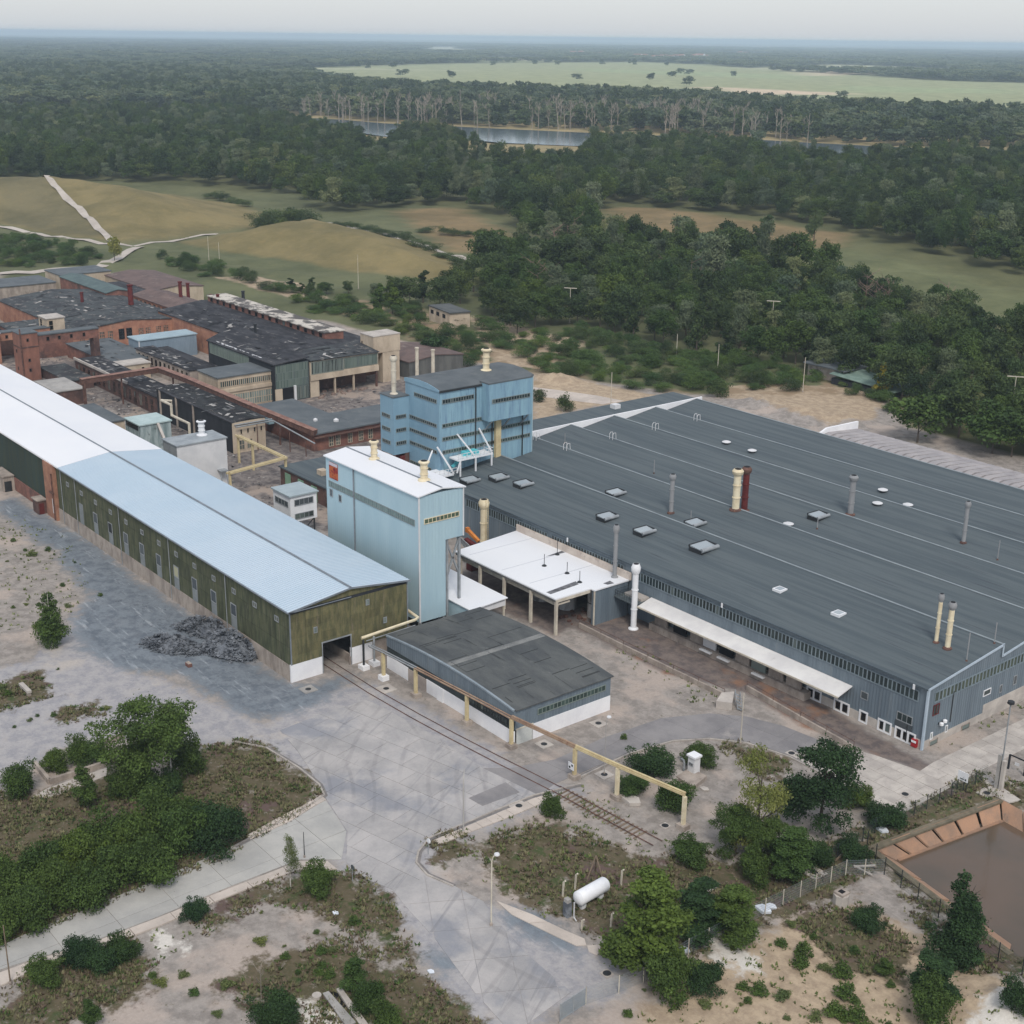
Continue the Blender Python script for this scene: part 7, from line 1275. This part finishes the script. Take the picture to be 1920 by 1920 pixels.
GP_ = thing('gable_pipe', 'thick cream pipe running along the mossy gable on two white-footed posts', 'pipe', (1.6, 12, 0))
b = MB(); b.tube([(1.6, 10.4, 4.5), (1.6, 19.6, 4.9), (1.2, 20.4, 4.9), (-4, 20.6, 5.2)], .22, 8); b.obj('pipe', cream_paint, GP_, True); b = MB(); b.tube([(1.9, 11, 4.0), (1.9, 19.4, 4.2)], .08, 6); b.obj('thin_pipe', steel, GP_)
for x, y in ((2.2, 10.3), (2.0, 12.2)): MB().tube([(x, y, .5), (x, y, 4.4)], .16, 8).obj('post', dark_steel if y < 11 else steel, GP_); MB().box(x - .7, y - .55, -.1, x + .7, y + .55, .6).obj('footing', whitewash, GP_)
def lamp(base, h, label, arm=0, head=True, m=None, r=.08, ang=0, cat='street lamp', name='street_lamp'):
    x, y = base; z = gz(x, y); T = thing(name, label, cat, (x, y, z)); ca_, sa_ = math.cos(ang), math.sin(ang); p = [(x, y, z - .1), (x, y, z + h)]
    if arm: p += [(x + .35 * arm * ca_, y + .35 * arm * sa_, z + h + .5), (x + arm * ca_, y + arm * sa_, z + h + .65)]
    MB().tube(p, r, 8, r2=r * .6).obj('pole', m or concrete, T, True)
    if head: e = p[-1]; b = MB(); b.lathe(e[0], e[1], [(.12, e[2] - .1), (.3, e[2] + .02), (.26, e[2] + .16), (.08, e[2] + .22)], 10); b.obj('lamp_head', off_white, T, True)
    b = MB(); b.lathe(x, y, [(r * 2.2, z - .1), (r * 2.0, z + .25), (r * 1.2, z + .35)], 8); b.obj('base', plinth, T); return T
lamp((45.11, -4.03), 6.9, 'street lamp with curved arm and no head in the middle of the yard edge', 1.2, False, ang=2.4)
lamp((60.44, -11.94), 7.6, 'slim street lamp with oval head on the lower road', .5, True, m=cream_post, ang=.9)
lamp((49.87, 36.43), 7.3, 'bare pale pole at the bend of the curved road', 0, False, m=cream_post, cat='pole', name='pole')
lamp((38.42, -20.67), 3.2, 'short dark pole at the road junction on the left', 0, False, m=dark_steel, r=.06, cat='pole', name='pole')
lamp((44.94, 17.52), 7.0, 'thin grey lamp post behind the pipe bridge', .4, True, m=concrete, r=.05, ang=1.5)
lamp((40.01, -53.41), 6.5, 'leaning dark post in the bottom left corner', 0, False, m=timber, cat='pole', name='pole')
for base, h, lb in (((45.36, -18.9), 1.5, 'small round road sign on the left verge of the yard'), ((46.12, -9.6), 1.5, 'small white road sign at the island kerb')):
    x, y = base; T = thing('road_sign', lb, 'sign', (x, y, 0)); MB().tube([(x, y, 0), (x, y, h)], .04, 6).obj('post', steel, T); b = MB(); b.extrude([(x + .3 * math.cos(a * .785), y + .02, h + .2 + .3 * math.sin(a * .785)) for a in range(8)], (.05, .06, 0)); b.obj('plate', slate_pane if 'round' in lb else white_paint, T)
for base, ty, lb in (((-260.2, 176.77), 12, 'tall thin mast at the foot of the second mound'), ((-84.69, 137.04), 9, 'wooden pole by the works road behind the big hall'), ((-114.94, 189.67), 7, 'short pole at the bush edge left of two others'), ((-95.41, 185.71), 8, 'pole at the edge of the bushes above the spoil'), ((-346.32, 162.39), 10, 'lamp pole behind the old works'), ((-68.12, 188.37), 9, 'pole beside the ruined hut in the trees'), ((-334.45, 160.91), 9, 'second thin pole behind the old works')): lamp(base, ty, lb, 0, False, m=cream_post, r=.11, cat='pole', name='pole')
for base, h, lb in (((-115.05, 229.43), 12, 'T-shaped power pole in the middle of the woods'), ((-17.26, 202.03), 12, 'T-shaped power pole in the trees at the right edge'), ((-170.55, 198.02), 11, 'T-shaped power pole before the dark woods')):
    T = lamp(base, h, lb, 0, False, m=cream_post, r=.14, cat='power pole', name='power_pole'); x, y = base; z = gz(x, y); MB().bar((x - 1.6, y - 1.2, z + h), (x + 1.6, y + 1.2, z + h), .2).obj('crossarm', cream_post, T)
x, y = (76.43, 53.0); T = thing('lamp_mast', 'thick concrete mast with thin tall lamp pole at the fence corner', 'mast', (x, y, 0)); MB().box(x - .5, y - .25, 0, x - .1, y + .25, 4.6).obj('column', concrete, T); MB().box(x + .1, y - .25, 0, x + .5, y + .25, 4.0).obj('column', pale_concrete, T); MB().tube([(x, y, 0), (x, y, 11.5)], .09, 6).obj('pole', steel, T)
b = MB(); b.lathe(x, y, [(.15, 11.3), (.45, 11.5), (.4, 11.8)], 8); b.obj('lamp_head', dark_steel, T); MB().prism([(73.6,53.9),(73.3,55.2),(76.6,53.6),(79.6,52.8),(79,51.1),(76.6,51.2)], -.05, .12).obj('concrete_pad', pale_concrete, T)
x, y = (73.82, 49.17); T = thing('notice_board', 'white notice board on posts at the green fence', 'sign', (x, y, 0)); MB().box(x - .7, y, 1.3, x + .7, y + .06, 2.5).obj('board', white_paint, T)
for d in (-.6, .6): MB().tube([(x + d, y + .1, 0), (x + d, y + .1, 2.4)], .05, 6).obj('post', dark_steel, T)
b = MB(); b.box(x - .35, y - .02, 1.5, x + .2, y, 1.62); b.box(x + .3, y - .02, 1.45, x + .5, y, 1.7); b.obj('lettering', slate_pane, T)
x, y = (75.4, 58.37); T = thing('frame_gate', 'dark steel frame gate standing beside the lamp mast', 'gate', (x, y, 0)); b = MB()
for d in (-1.1, 1.1): b.box(x + d - .1, y - .1, 0, x + d + .1, y + .1, 2.0)
b.box(x - 1.1, y - .06, 1.9, x + 1.1, y + .06, 2.05); b.obj('frame', charcoal, T); MB().box(x - .3, y - .04, .9, x + .3, y, 1.3).obj('plate', off_white, T)
def fence(name, pts, label, h, m_post, m_wire, sp=2.6):
    T = thing(name, label, 'fence', (*pts[0], 0)); wires = MB(); pm = MB(); pm.tube([(0, 0, -.1), (0, 0, h)], .055, 6); pm = pm.mesh('post', m_post)
    for a, c_ in zip(pts, pts[1:]):
        n = max(1, round(math.dist(a, c_) / sp))
        for k in range(n):
            p0 = [a[j] + (c_[j] - a[j]) * k / n for j in (0, 1)]; p1 = [a[j] + (c_[j] - a[j]) * (k + 1) / n for j in (0, 1)]; put('post', pm, T, (*p0, gz(*p0) + .0)); w = MB(); L_ = math.dist(p0, p1); d = [(p1[j] - p0[j]) / L_ for j in (0, 1)]; q = int(L_ / .13); zz = gz(*p0)
            for i in range(q): u = (i + .5) * L_ / q; x, y = p0[0] + d[0] * u, p0[1] + d[1] * u; w.add([(x - d[0] * .009, y - d[1] * .009, zz + .08), (x + d[0] * .009, y + d[1] * .009, zz + .08), (x + d[0] * .009, y + d[1] * .009, zz + h - .05), (x - d[0] * .009, y - d[1] * .009, zz + h - .05)], [(0, 1, 2, 3)])
            for i in range(7): z = zz + .1 + (h - .2) * i / 6; w.add([(*p0, z - .009), (*p1, z - .009), (*p1, z + .009), (*p0, z + .009)], [(0, 1, 2, 3)])
            w.obj('mesh_panel', m_wire, T)
    return T
wire_grey = mat('wire_grey', (146, 156, 160), (132, 142, 146), fine=.05, bump=0); wire_green = mat('wire_green', (70, 92, 86), (60, 80, 76), fine=.05, bump=0)
fence('mesh_fence', [(75.38, -12.39), (76.03, -8.82), (76.32, -5.91), (76.08, 0.38), (76.07, 8.84), (76.35, 16.75), (76.76, 23.69), (79.13, 27.11)], 'grey wire mesh fence on pale posts crossing the rough ground', 2.0, cream_post, wire_grey)
fence('mesh_fence', [(74.44, 22.97), (73.39, 33.14), (73.71, 37.63), (73.94, 44.5), (74.09, 54.1)], 'green wire fence on dark posts along the concrete apron', 2.0, dark_steel, wire_green)
fence('mesh_fence', [(74.77, 29.92), (79.2, 27.2), (84.36, 25.95), (90.44, 24.63), (95.39, 23.58), (101.1, 22.69)], 'dark wire fence on thin posts along the pond side', 2.2, dark_steel, wire_green)
x, y = (75.71, -15.8); x2, y2 = (75.38, -12.39); T = thing('steel_gate', 'grey steel mesh gate at the lower end of the road', 'gate', (x, y, 0)); b = MB()
for z in (.2, 1.9): b.bar((x, y, z), (x2, y2, z), .07)
for u in (0, .5, 1): b.bar((x + (x2 - x) * u, y + (y2 - y) * u, 0), (x + (x2 - x) * u, y + (y2 - y) * u, 2), .08)
b.obj('gate_frame', steel, T); b = MB(); [b.bar((x + (x2 - x) * u / 40, y + (y2 - y) * u / 40, .2), (x + (x2 - x) * u / 40, y + (y2 - y) * u / 40, 1.9), .025) for u in range(41)]; b.obj('gate_bars', wire_grey, T)
# white gas tank with its pump
(x, y), (x2, y2) = (63.84, -3.52), (63.58, -0.2); d = Vector((x2 - x, y2 - y, 0)).normalized(); T = thing('gas_tank', 'white cylindrical tank lying on cradles at the road edge', 'tank', (x, y, 0)); c0 = Vector((x, y, 1.35))
b = MB(); b.tube([c0 + d * u for u in (0, .12, .3, .31, 4.2, 4.38, 4.5)], .78, 18); me_ = b.mesh('shell', white_paint)
n_ = 18
for i, rr in enumerate((.3, .6, .76, .78, .78, .64, .3)):
    cc = c0 + d * (0, .12, .3, .31, 4.2, 4.38, 4.5)[i]
    for k in range(n_): v = me_.vertices[i * n_ + k]; v.co = cc + (v.co - cc).normalized() * rr
me_.polygons.foreach_set('use_smooth', [True] * len(me_.polygons)); put('shell', me_, T)
for u in (.9, 3.5): q = c0 + d * u; MB().box(q.x - .3, q.y - .3, 0, q.x + .3, q.y + .3, .75).obj('cradle', off_white, T)
q = c0 - d * 1.3; T2 = thing('fuel_pump', 'dark grey upright pump cabinet in front of the white tank', 'pump', (q.x, q.y, 0)); MB().box(q.x - .35, q.y - .3, 0, q.x + .35, q.y + .3, 1.7).obj('body', slate_rock, T2); MB().box(q.x - .3, q.y - .25, 1.7, q.x + .3, q.y + .25, 2.1).obj('top', concrete, T2); b = MB(); b.bar((q.x + .7, q.y + .3, 0), (q.x + .7, q.y + .3, 1.9), .1); b.bar((q.x + .7, q.y + .3, .1), (q.x + 1.3, q.y + .1, .1), .1); b.obj('pipe', off_white, T2)
for base, h, lb in (((61.16, -3.04), 1.9, 'leaning concrete post left of the white tank'), ((60.93, -1.14), 1.9, 'concrete post behind the white tank'), ((63.46, 3.1), 2.0, 'bent-topped concrete post right of the white tank'), ((66.6, -5.22), 1.2, 'short concrete post in front of the white tank'), ((68.02, -2.51), 1.6, 'concrete post beside the tall green tree')): x, y = base; T = thing('concrete_post', lb, 'post', (x, y, 0)); MB().bar((x, y, -.1), (x + .1, y, h), .16).obj('shaft', cream_post, T); MB().bar((x + .1, y, h), (x + .35, y, h + .25), .15).obj('tip', cream_post, T)
x, y = (60.48, 2.13); T = thing('timber_tripod', 'tripod of three timber posts standing in the grass', 'tripod', (x, y, 0))
for a in (.3, 2.4, 4.5): MB().tube([(x + 1.0 * math.cos(a), y + 1.0 * math.sin(a), -.1), (x, y, 2.6)], .09, 6).obj('leg', timber, T)
x, y = (51.55, 26.2); T = thing('control_cabinet', 'white upright cabinet with sloped lid on a concrete slab', 'cabinet', (x, y, 0)); MB().box(x - .55, y - .5, .3, x + .55, y + .5, 2.5).obj('body', off_white, T); MB().box(x - .7, y - .65, 2.5, x + .7, y + .65, 2.75).obj('lid', white_paint, T); window(T, 'X', y - .5, x - .3, x - .02, 1.4, 1.8, 1, 1, -1, black_pane, steel, border=.04); window(T, 'X', y - .5, x + .05, x + .33, 1.4, 1.8, 1, 1, -1, black_pane, steel, border=.04)
x, y = (50.47, 25.64); T = thing('vent_pipe', 'curved grey vent pipe left of the white cabinet', 'pipe', (x, y, 0)); MB().tube([(x, y, 0), (x, y, 1.3), (x - .15, y, 1.6), (x - .5, y, 1.65), (x - .7, y, 1.4)], .13, 8).obj('tube', steel, T, True)
T = thing('concrete_platform', 'broken concrete platform with slabs in front of the white cabinet', 'platform', (*(52.42, 24.4), 0)); MB().prism([(51.2,23.6),(50.7,26.4),(53.4,26.6),(54.2,23.5)], -.1, .5).obj('slab', plinth, T); MB().prism([(49.6,21.6),(48.4,24.7),(51,25.4),(51.8,22.8)], -.1, .35).obj('slab', pale_concrete, T)
x, y = (79.68, 19.24); T = thing('concrete_well', 'octagonal concrete well with square opening beside the mesh fence', 'well', (x, y, 0)); b = MB(); b.lathe(x, y, [(.85, -.1), (.85, 1.2)], 8); b.obj('shaft', pale_concrete, T); MB().box(x - .6, y - .6, 1.2, x + .6, y + .6, 1.45).obj('rim', plinth, T); MB().box(x - .3, y - .3, 1.45, x + .3, y + .3, 1.47).obj('opening', black_void, T)
for base, s, lb in (((68.88, 10.17), 1.0, 'manhole with broken square concrete collar in the dry grass'), ((74.39, 21.42), 1.0, 'manhole in a long concrete slab near the light green tree'), ((57.84, 15.19), .5, 'round manhole in a bare patch left of the last pipe post'), ((34.71, 16.46), .9, 'manhole in a pale square at the shed corner'), ((34.71, 25.75), .9, 'manhole in a pale square by the white shed wall'), ((44.38, 4.59), 1.0, 'round cover in a worn concrete square beside the yard kerb'), ((55.42, 39.83), .6, 'manhole in the pale kerb of the curved road'), ((70.32, 42.95), .6, 'manhole at the lower edge of the concrete apron'), ((45.04, 17.43), .9, 'square concrete chamber lid under the pipe bridge'), ((73.27, -7.8), .5, 'round drain in the bare ground at the end of the walk'), ((3.19, 0.63), 1.0, 'square cover painted white at the hall corner'), ((76.14, 50.99), .9, 'small square lid in the grass by the lamp mast'), ((9.48, 9.23), 1.1, 'pale broken paving squares beside the rails')):
    x, y = base; T = thing('manhole', lb, 'manhole', (x, y, 0)); z = .07; MB().box(x - s, y - s, -.05, x + s, y + s, z + .02).obj('collar', pale_concrete if 'painted' not in lb else concrete, T); b = MB(); b.lathe(x, y, [(.42, 0), (.42, z + .04)], 12); b.obj('cover', dark_steel, T)
# slate heaps
def heap(base, rx, ry, h, n, ang, label):
    h *= 2.1
    x0, y0 = base; g = random.Random(int(n)); b = MB(); T = None; ca_, sa_ = math.cos(ang), math.sin(ang)
    for k in range(n):
        r = math.sqrt(g.random()) * g.uniform(.85, 1.12); a = g.uniform(0, 6.28); u, v = r * math.cos(a), r * math.sin(a); z = h * (1 - r * r) * (.7 + .3 * math.sin(5 * a)); x, y = x0 + u * rx * ca_ - v * ry * sa_, y0 + u * rx * sa_ + v * ry * ca_; s = g.uniform(.14, .5)
        q = [Vector((g.uniform(-1, 1), g.uniform(-1, 1), g.uniform(-.5, .5))) * s for _ in range(4)]; c_ = Vector((x, y, max(z, .06)))
        b.add([c_ + p for p in q], [(0, 1, 2), (0, 3, 1), (1, 3, 2), (2, 3, 0)])
    nr = 20; P = [(x0, y0, h * .7)] + [(x0 + math.cos(a) * rx * f * w_ * ca_ - math.sin(a) * ry * f * w_ * sa_, y0 + math.cos(a) * rx * f * w_ * sa_ + math.sin(a) * ry * f * w_ * ca_, h * .72 * (1 - f * f) * g.uniform(.7, 1.2) - (.1 if f == .92 else 0)) for f in (.35, .65, .92) for a in [6.283 * i / nr for i in range(nr)] for w_ in [g.uniform(.82, 1.0)]]
    b.add(P, [(0, 1 + i, 1 + (i + 1) % nr) for i in range(nr)] + [(1 + j * nr + i, 1 + (j + 1) * nr + i, 1 + (j + 1) * nr + (i + 1) % nr, 1 + j * nr + (i + 1) % nr) for j in range(2) for i in range(nr)])
    return tag(b.obj('slate_heap', slate_rock), label, 'heap', kind='stuff')
heap((-20.75, -7.92), 5.5, 2.6, .9, 1500, .5, 'flat heap of broken slate farthest from the gate')
heap((-21.98, -1.3), 6.5, 2.4, 1.2, 1800, .45, 'middle heap of broken slate along the hall wall')
heap((-14.26, -2.07), 5.2, 3.0, 1.7, 2200, .35, 'steep dark heap of broken slate nearest the hall gate')
b = MB(); g = random.Random(5)
for k in range(420):
    x, y = (-31.21, -1.15)[0] + g.gauss(0, 9), (-23.83, -4.73)[1] + g.gauss(0, 2.6); s = g.uniform(.06, .2)
    if y < -.4: q = [Vector((g.uniform(-1, 1), g.uniform(-1, 1), g.uniform(0, .7))) * s for _ in range(4)]; b.add([Vector((x, y, .02)) + p for p in q], [(0, 1, 2), (0, 3, 1), (1, 3, 2), (2, 3, 0)])
tag(b.obj('slate_chips', slate_rock), 'scattered slate chips on the dark ground by the hall wall', 'chips', kind='stuff')
x, y = (-13.44, -9.03); T = thing('brick_block', 'single reddish brick block lying on the grey yard left of the gate', 'block', (x, y, 0)); MB().box(x - .5, y - .3, 0, x + .5, y + .3, .5).obj('block', brick, T); MB().box(x - .45, y - .25, .5, x + .45, y + .25, .56).obj('mortar', plinth, T)
x, y = (-19.19, -30.3); T = thing('concrete_beam', 'pale concrete beam lying on two supports on the left', 'beam', (x, y, 0)); MB().box(x - 1.6, y - .3, .5, x + 1.6, y + .3, .85).obj('beam', pale_concrete, T); MB().box(x - 1.5, y - .25, 0, x - 1.0, y + .25, .5).obj('support', plinth, T); MB().box(x + 1.0, y - .25, 0, x + 1.5, y + .25, .5).obj('support', plinth, T)
T = thing('old_foundation', 'overgrown concrete foundation frame at the left edge', 'foundation', (*(6.19, -36.7), 0)); fp = [(1.16, -36.57), (6.43, -36.79), (6.44, -33.05), (6.37, -29.3), (5.87, -25.12)]
for a, c_ in zip(fp, fp[1:]): MB().bar((*a, .3), (*c_, .3), .4, .8).obj('wall', plinth, T)
MB().bar((*(1.68, -29.05), .3), (*(0.76, -24.98), .3), .4, .8).obj('wall', plinth, T); MB().prism([(8.2,-39.6),(7.3,-37.3),(6.9,-29.9),(8.6,-30.2),(9.2,-34.2),(9.6,-37.9)], -.05, .06).obj('slab', pale_concrete, T)
T = thing('old_pit', 'old concrete inspection pit with dark slot at the bottom edge', 'pit', (*(61.91, -30.58), 0)); MB().prism([(59.3,-31),(59.4,-30.4),(64.6,-30.7),(64.7,-31.7)], -.1, .25).obj('slab', concrete, T); MB().prism([(59.6,-29.7),(59.7,-29.2),(65.6,-30),(65.6,-30.7)], -.1, .3).obj('slab', pale_concrete, T); MB().prism([(59.5,-30.4),(59.6,-29.7),(65.4,-30.7),(65.3,-31.2)], -.1, .04).obj('slot', black_void, T)
(x, y) = (59.3, -31.63); b = MB(); b.lathe(x, y, [(.45, -.1), (.45, .35), (.25, .35)], 12); o = b.obj('pipe_ring', pale_concrete); tag(o, 'concrete pipe ring lying beside the old inspection pit', 'pipe ring')
sc_ = mat('scrap_white', (222, 226, 230), (206, 212, 218), fine=.04)
for base, s, lb in (((75.6, 11.94), .9, 'pale sheet of scrap in the reddish grass by the fence'), ((75.7, 12.98), .6, 'smaller pale scrap beside the sheet by the fence'), ((75.35, 0.67), .6, 'white rag at the foot of the mesh fence'), ((51.72, 15.77), 1.3, 'broken concrete plate below the pipe bridge'), ((54.96, 24.63), .6, 'pale rock below the white cabinet'), ((62.76, -21.05), .4, 'small white box on the gravel edge of the road'), ((49.18, -23.36), .4, 'small pale stone in the dry grass'), ((73.67, 34.23), .7, 'pale rubble at the green fence')):
    x, y = base; T = thing('scrap_piece', lb, 'scrap', (x, y, 0)); b = MB(); b.extrude([(x - s, y - s * .5, .02), (x + s * .4, y - s * .7, .02), (x + s, y + .1, .05), (x + s * .2, y + s * .6, .08), (x - s * .7, y + s * .4, .04)], (0.05, 0, s * .35)); b.obj('piece', sc_ if 'concrete' not in lb and 'rock' not in lb else pale_concrete, T)
for k in range(7): x, y = (76.19, 25.77); x += rng.uniform(-2.5, 2.5); y += rng.uniform(-2, 2); a = rng.uniform(0, 3.1); tag(MB().bar((x, y, .1 + .05 * k), (x + 2.4 * math.cos(a), y + 2.4 * math.sin(a), .15 + .05 * k), .2, .14).obj('timber_beam', timber if k % 2 else pale_concrete), 'weathered timber beam of the scattered pile near the pond fence', 'beam', 'scattered timber by the pond')
# pond lining plates and rim
T = thing('pond_lining', 'sloping concrete lining plates around the settling pond', 'pond lining', (*(76.66, 39.62), -1)); rim = mat('pond_plate', (168, 132, 106), (142, 118, 100), .35, fine=.1, rnd=.14, stain=(116, 106, 96), stain_scale=.5)
def plates(a0, a1, b0, b1, cuts):
    for u0, u1 in zip(cuts, cuts[1:]):
        L_ = lambda p, q, u: tuple(p[i] + (q[i] - p[i]) * u for i in range(3)); g_ = .012
        b = MB(); z = rng.uniform(-.04, .05); q = [L_(a0, a1, u0 + g_), L_(a0, a1, u1 - g_), L_(b0, b1, u1 - g_), L_(b0, b1, u0 + g_)]; b.extrude([(p[0], p[1], p[2] + z) for p in q], (0, 0, -.25)); b.obj('plate', rim, T)
A_, B_, A2, B2 = (75.15, 30.07), (78.0, 51.01), (77.09, 32.74), (79.52, 49.44)
plates((*A_, .15), (*B_, .15), (*A2, -1.7), (*B2, -1.7), [0, .14, .3, .44, .62, .8, 1.0])
C_, C2 = (84.28, 50.34), (85.44, 48.79); plates((*B_, .15), (*C_, .15), (*B2, -1.7), (*C2, -1.7), [0, .5, 1.0])
MB().bar((*A2, -1.6), (*B2, -1.6), .35, .3).obj('ledge', rim, T); MB().bar((*A_, .0), (*B_, .0), .9, .25).obj('rim', mat('mossy_rim', (122, 112, 94), (96, 90, 74), .6, fine=.12), T); MB().bar((*A_, .0), (*(95.44, 25.8), .0), .8, .25).obj('rim', MATS['mossy_rim'], T); plates((*A_, .1), (*(95.44, 25.8), .1), (*A2, -1.7), (*(93.49, 29.67), -1.7), [0, .25, .5, .75, 1])
# machinery between silo and stack, gantry at the tower
T = thing('chute_machine', 'orange and dark red chute machine between silo building and cream stack', 'machine', (-21, 46, 0)); x, y = -21.0, 46.0
b = MB(); b.bar((x, y, 6.6), (x + 2.6, y + .4, 5.2), .55, .5); b.box(x - .3, y - .3, 6.2, x + .3, y + .3, 7.0); b.obj('chute', mat('orange_paint', (206, 132, 62), (180, 108, 54), .8, fine=.1), T); b = MB(); b.bar((x + .5, y - .8, 5.2), (x + 3.2, y - .3, 4.4), .8, .6); b.box(x + 1, y - 1, 0, x + 2.4, y + .4, 4.4); b.obj('housing', maroon, T)
for k in range(4): MB().bar((x - 2 + k * .6, y - 1.5, 5.6), (x + 2.4 + k * .3, y - 1.2, 3.4 + k * .3), .14).obj('strut', steel, T)
T = thing('white_gantry', 'white steel platform with railings and slanting struts at the foot of the blue tower', 'gantry', (-39.5, 58, 8.7)); gx0 = -42.0
def rail(b, a, c_, h=1.1, n=6):
    for k in range(n + 1): u = k / n; p = [a[i] + (c_[i] - a[i]) * u for i in range(3)]; b.bar(p, (p[0], p[1], p[2] + h), .07)
    for z in (.55, h): b.bar((a[0], a[1], a[2] + z), (c_[0], c_[1], c_[2] + z), .07)
b = MB(); b.box(gx0, 57.5, 12.0, -39.2, 65.5, 12.25); b.obj('upper_deck', white_paint, T); b = MB(); b.box(-43.5, 50.5, 9.6, -39.2, 56.5, 9.85); b.obj('lower_deck', white_paint, T); b = MB(); rail(b, (-39.2, 57.5, 12.2), (-39.2, 65.5, 12.2), n=8); rail(b, (-39.2, 50.5, 9.85), (-39.2, 57.2, 9.85), n=7); rail(b, (-43.5, 50.5, 9.85), (-39.2, 50.5, 9.85), n=4); rail(b, (-39.2, 65.5, 12.2), (gx0, 65.5, 12.2), n=2); b.obj('railing', white_paint, T)
for a, c_ in (((-42.3, 55.0, 14.5), (-39.2, 56.5, 9.9)), ((-42.3, 54.0, 14.0), (-41, 50.8, 9.9)), ((-42.3, 59.5, 16.2), (-39.3, 61.5, 12.2)), ((-42.3, 64.5, 16.5), (-39.3, 65.4, 12.2)), ((-39.2, 57.2, 9.9), (-39.2, 58.0, 12.1))): MB().bar(a, c_, .22).obj('strut', white_paint, T)
for y in (58, 61.5, 65.2): MB().box(-39.4, y - .12, 8.6, -39.15, y + .12, 12).obj('column', white_paint, T)
b = MB(); b.box(-41.8, 60, 12.25, -40.2, 63, 13.0); b.bar((-41.5, 57.8, 10.4), (-40.5, 61, 13.2), .6, .4); b.obj('conveyor', mat('turquoise_paint', (96, 190, 196), (80, 170, 180), .8, fine=.06), T)
# beige hut before the woods, hidden hut, village
c0_, c1_, c2_ = (-185.43, 162.14), (-199.28, 164.32), (-183.83, 168.73); c3_ = (c1_[0] + c2_[0] - c0_[0], c1_[1] + c2_[1] - c0_[1]); T = thing('bunker_hut', 'small flat-roofed beige hut with three windows before the woods', 'hut', (*c0_, 0)); MB().prism([c0_, c2_, c3_, c1_], 0, 4.6).obj('wall', cream, T); mid = [(c0_[i] + c3_[i]) / 2 for i in (0, 1)]; MB().prism([tuple(mid[i] + (p[i] - mid[i]) * 1.06 for i in (0, 1)) for p in (c0_, c2_, c3_, c1_)], 4.6, 4.95).obj('roof', old_felt, T)
for u in (.2, .5, .78): p = [c0_[i] + (c1_[i] - c0_[i]) * u for i in (0, 1)]; q = [c0_[i] + (c1_[i] - c0_[i]) * (u + .14) for i in (0, 1)]; dx = (c1_[1] - c0_[1], -(c1_[0] - c0_[0])); dl = -math.hypot(*dx) / .06; MB().prism([(p[0], p[1]), (q[0], q[1]), (q[0] + dx[0] / dl, q[1] + dx[1] / dl), (p[0] + dx[0] / dl, p[1] + dx[1] / dl)], 2.6, 3.8).obj('window', black_void, T)
x, y = (-73.57, 207.85); T = thing('ruined_hut', 'half hidden ruined hut with grey roof in the trees', 'hut', (x, y, 0)); MB().box(x - 6, y - 4, 0, x + 6, y + 4, 3.4).obj('wall', plinth, T); MB().box(x - 7, y - 5, 3.4, x + 7, y + 5, 3.7).obj('roof', felt_grey, T)
x, y = (-65.24, 205.14); T = thing('netting_roof', 'pale green sloping net roof beside the half hidden hut', 'shelter', (x, y, 0)); b = MB(); b.extrude([(x - 5, y - 4, 2.6), (x + 16, y - 4, 1.6), (x + 16, y + 5, 2.2), (x - 5, y + 5, 3.4)], (0, 0, .15)); b.obj('roof', mat('net_green', (128, 148, 136), (108, 128, 118), .5, fine=.1), T); MB().box(x - 4.5, y - 3.5, 0, x + 15, y + 4.5, 1.6).obj('wall', charcoal, T)
g = random.Random(12)
for i, bx_ in enumerate(((-5592.62, 4906.27), (-5602.28, 4970.46), (-5435.48, 4878.75), (-5276.61, 4791.4), (-4583.94, 4413.92), (-4586.23, 4455.73), (-4464.24, 4384.41), (-4466.29, 4432.23), (-4726.51, 4721.2), (-4469.24, 4501.37), (-4598.0, 4670.22), (-4472.54, 4578.56), (-4602.45, 4751.23), (-4604.7, 4792.24), (-4606.97, 4833.57), (-4609.05, 4871.44), (-5833.06, 6503.71), (-5822.86, 6435.94))):
    x, y = bx_; h = g.uniform(7, 11) * 1.5; w = g.uniform(12, 20) * 1.4; T = block('village_house', 'pale house of the distant village beyond the meadow', 'house', x - w, x + w, y - 9, y + 9, h, white_paint, mat('tile_roof', (160, 110, 96), (140, 98, 88)), h + 6, group='houses of the distant village')

# ---------------------------------------------------------------- haze: one closed box of even air round camera and scene
hm = bpy.data.materials.new('haze'); hm.use_nodes = True; hn = hm.node_tree.nodes; hn.remove(hn['Principled BSDF'])
pv = hn.new('ShaderNodeVolumePrincipled'); pv.inputs['Density'].default_value = 9.5e-5; pv.inputs['Color'].default_value = (0.7, 0.86, 1.0, 1); pv.inputs['Anisotropy'].default_value = 0.0
hm.node_tree.links.new(pv.outputs[0], hn['Material Output'].inputs['Volume'])
hz = MB(); hz.box(-27000, -10000, -4, 7000, 31000, 95); o = hz.obj('haze', hm, kind='stuff')

scene.frame_set(1)
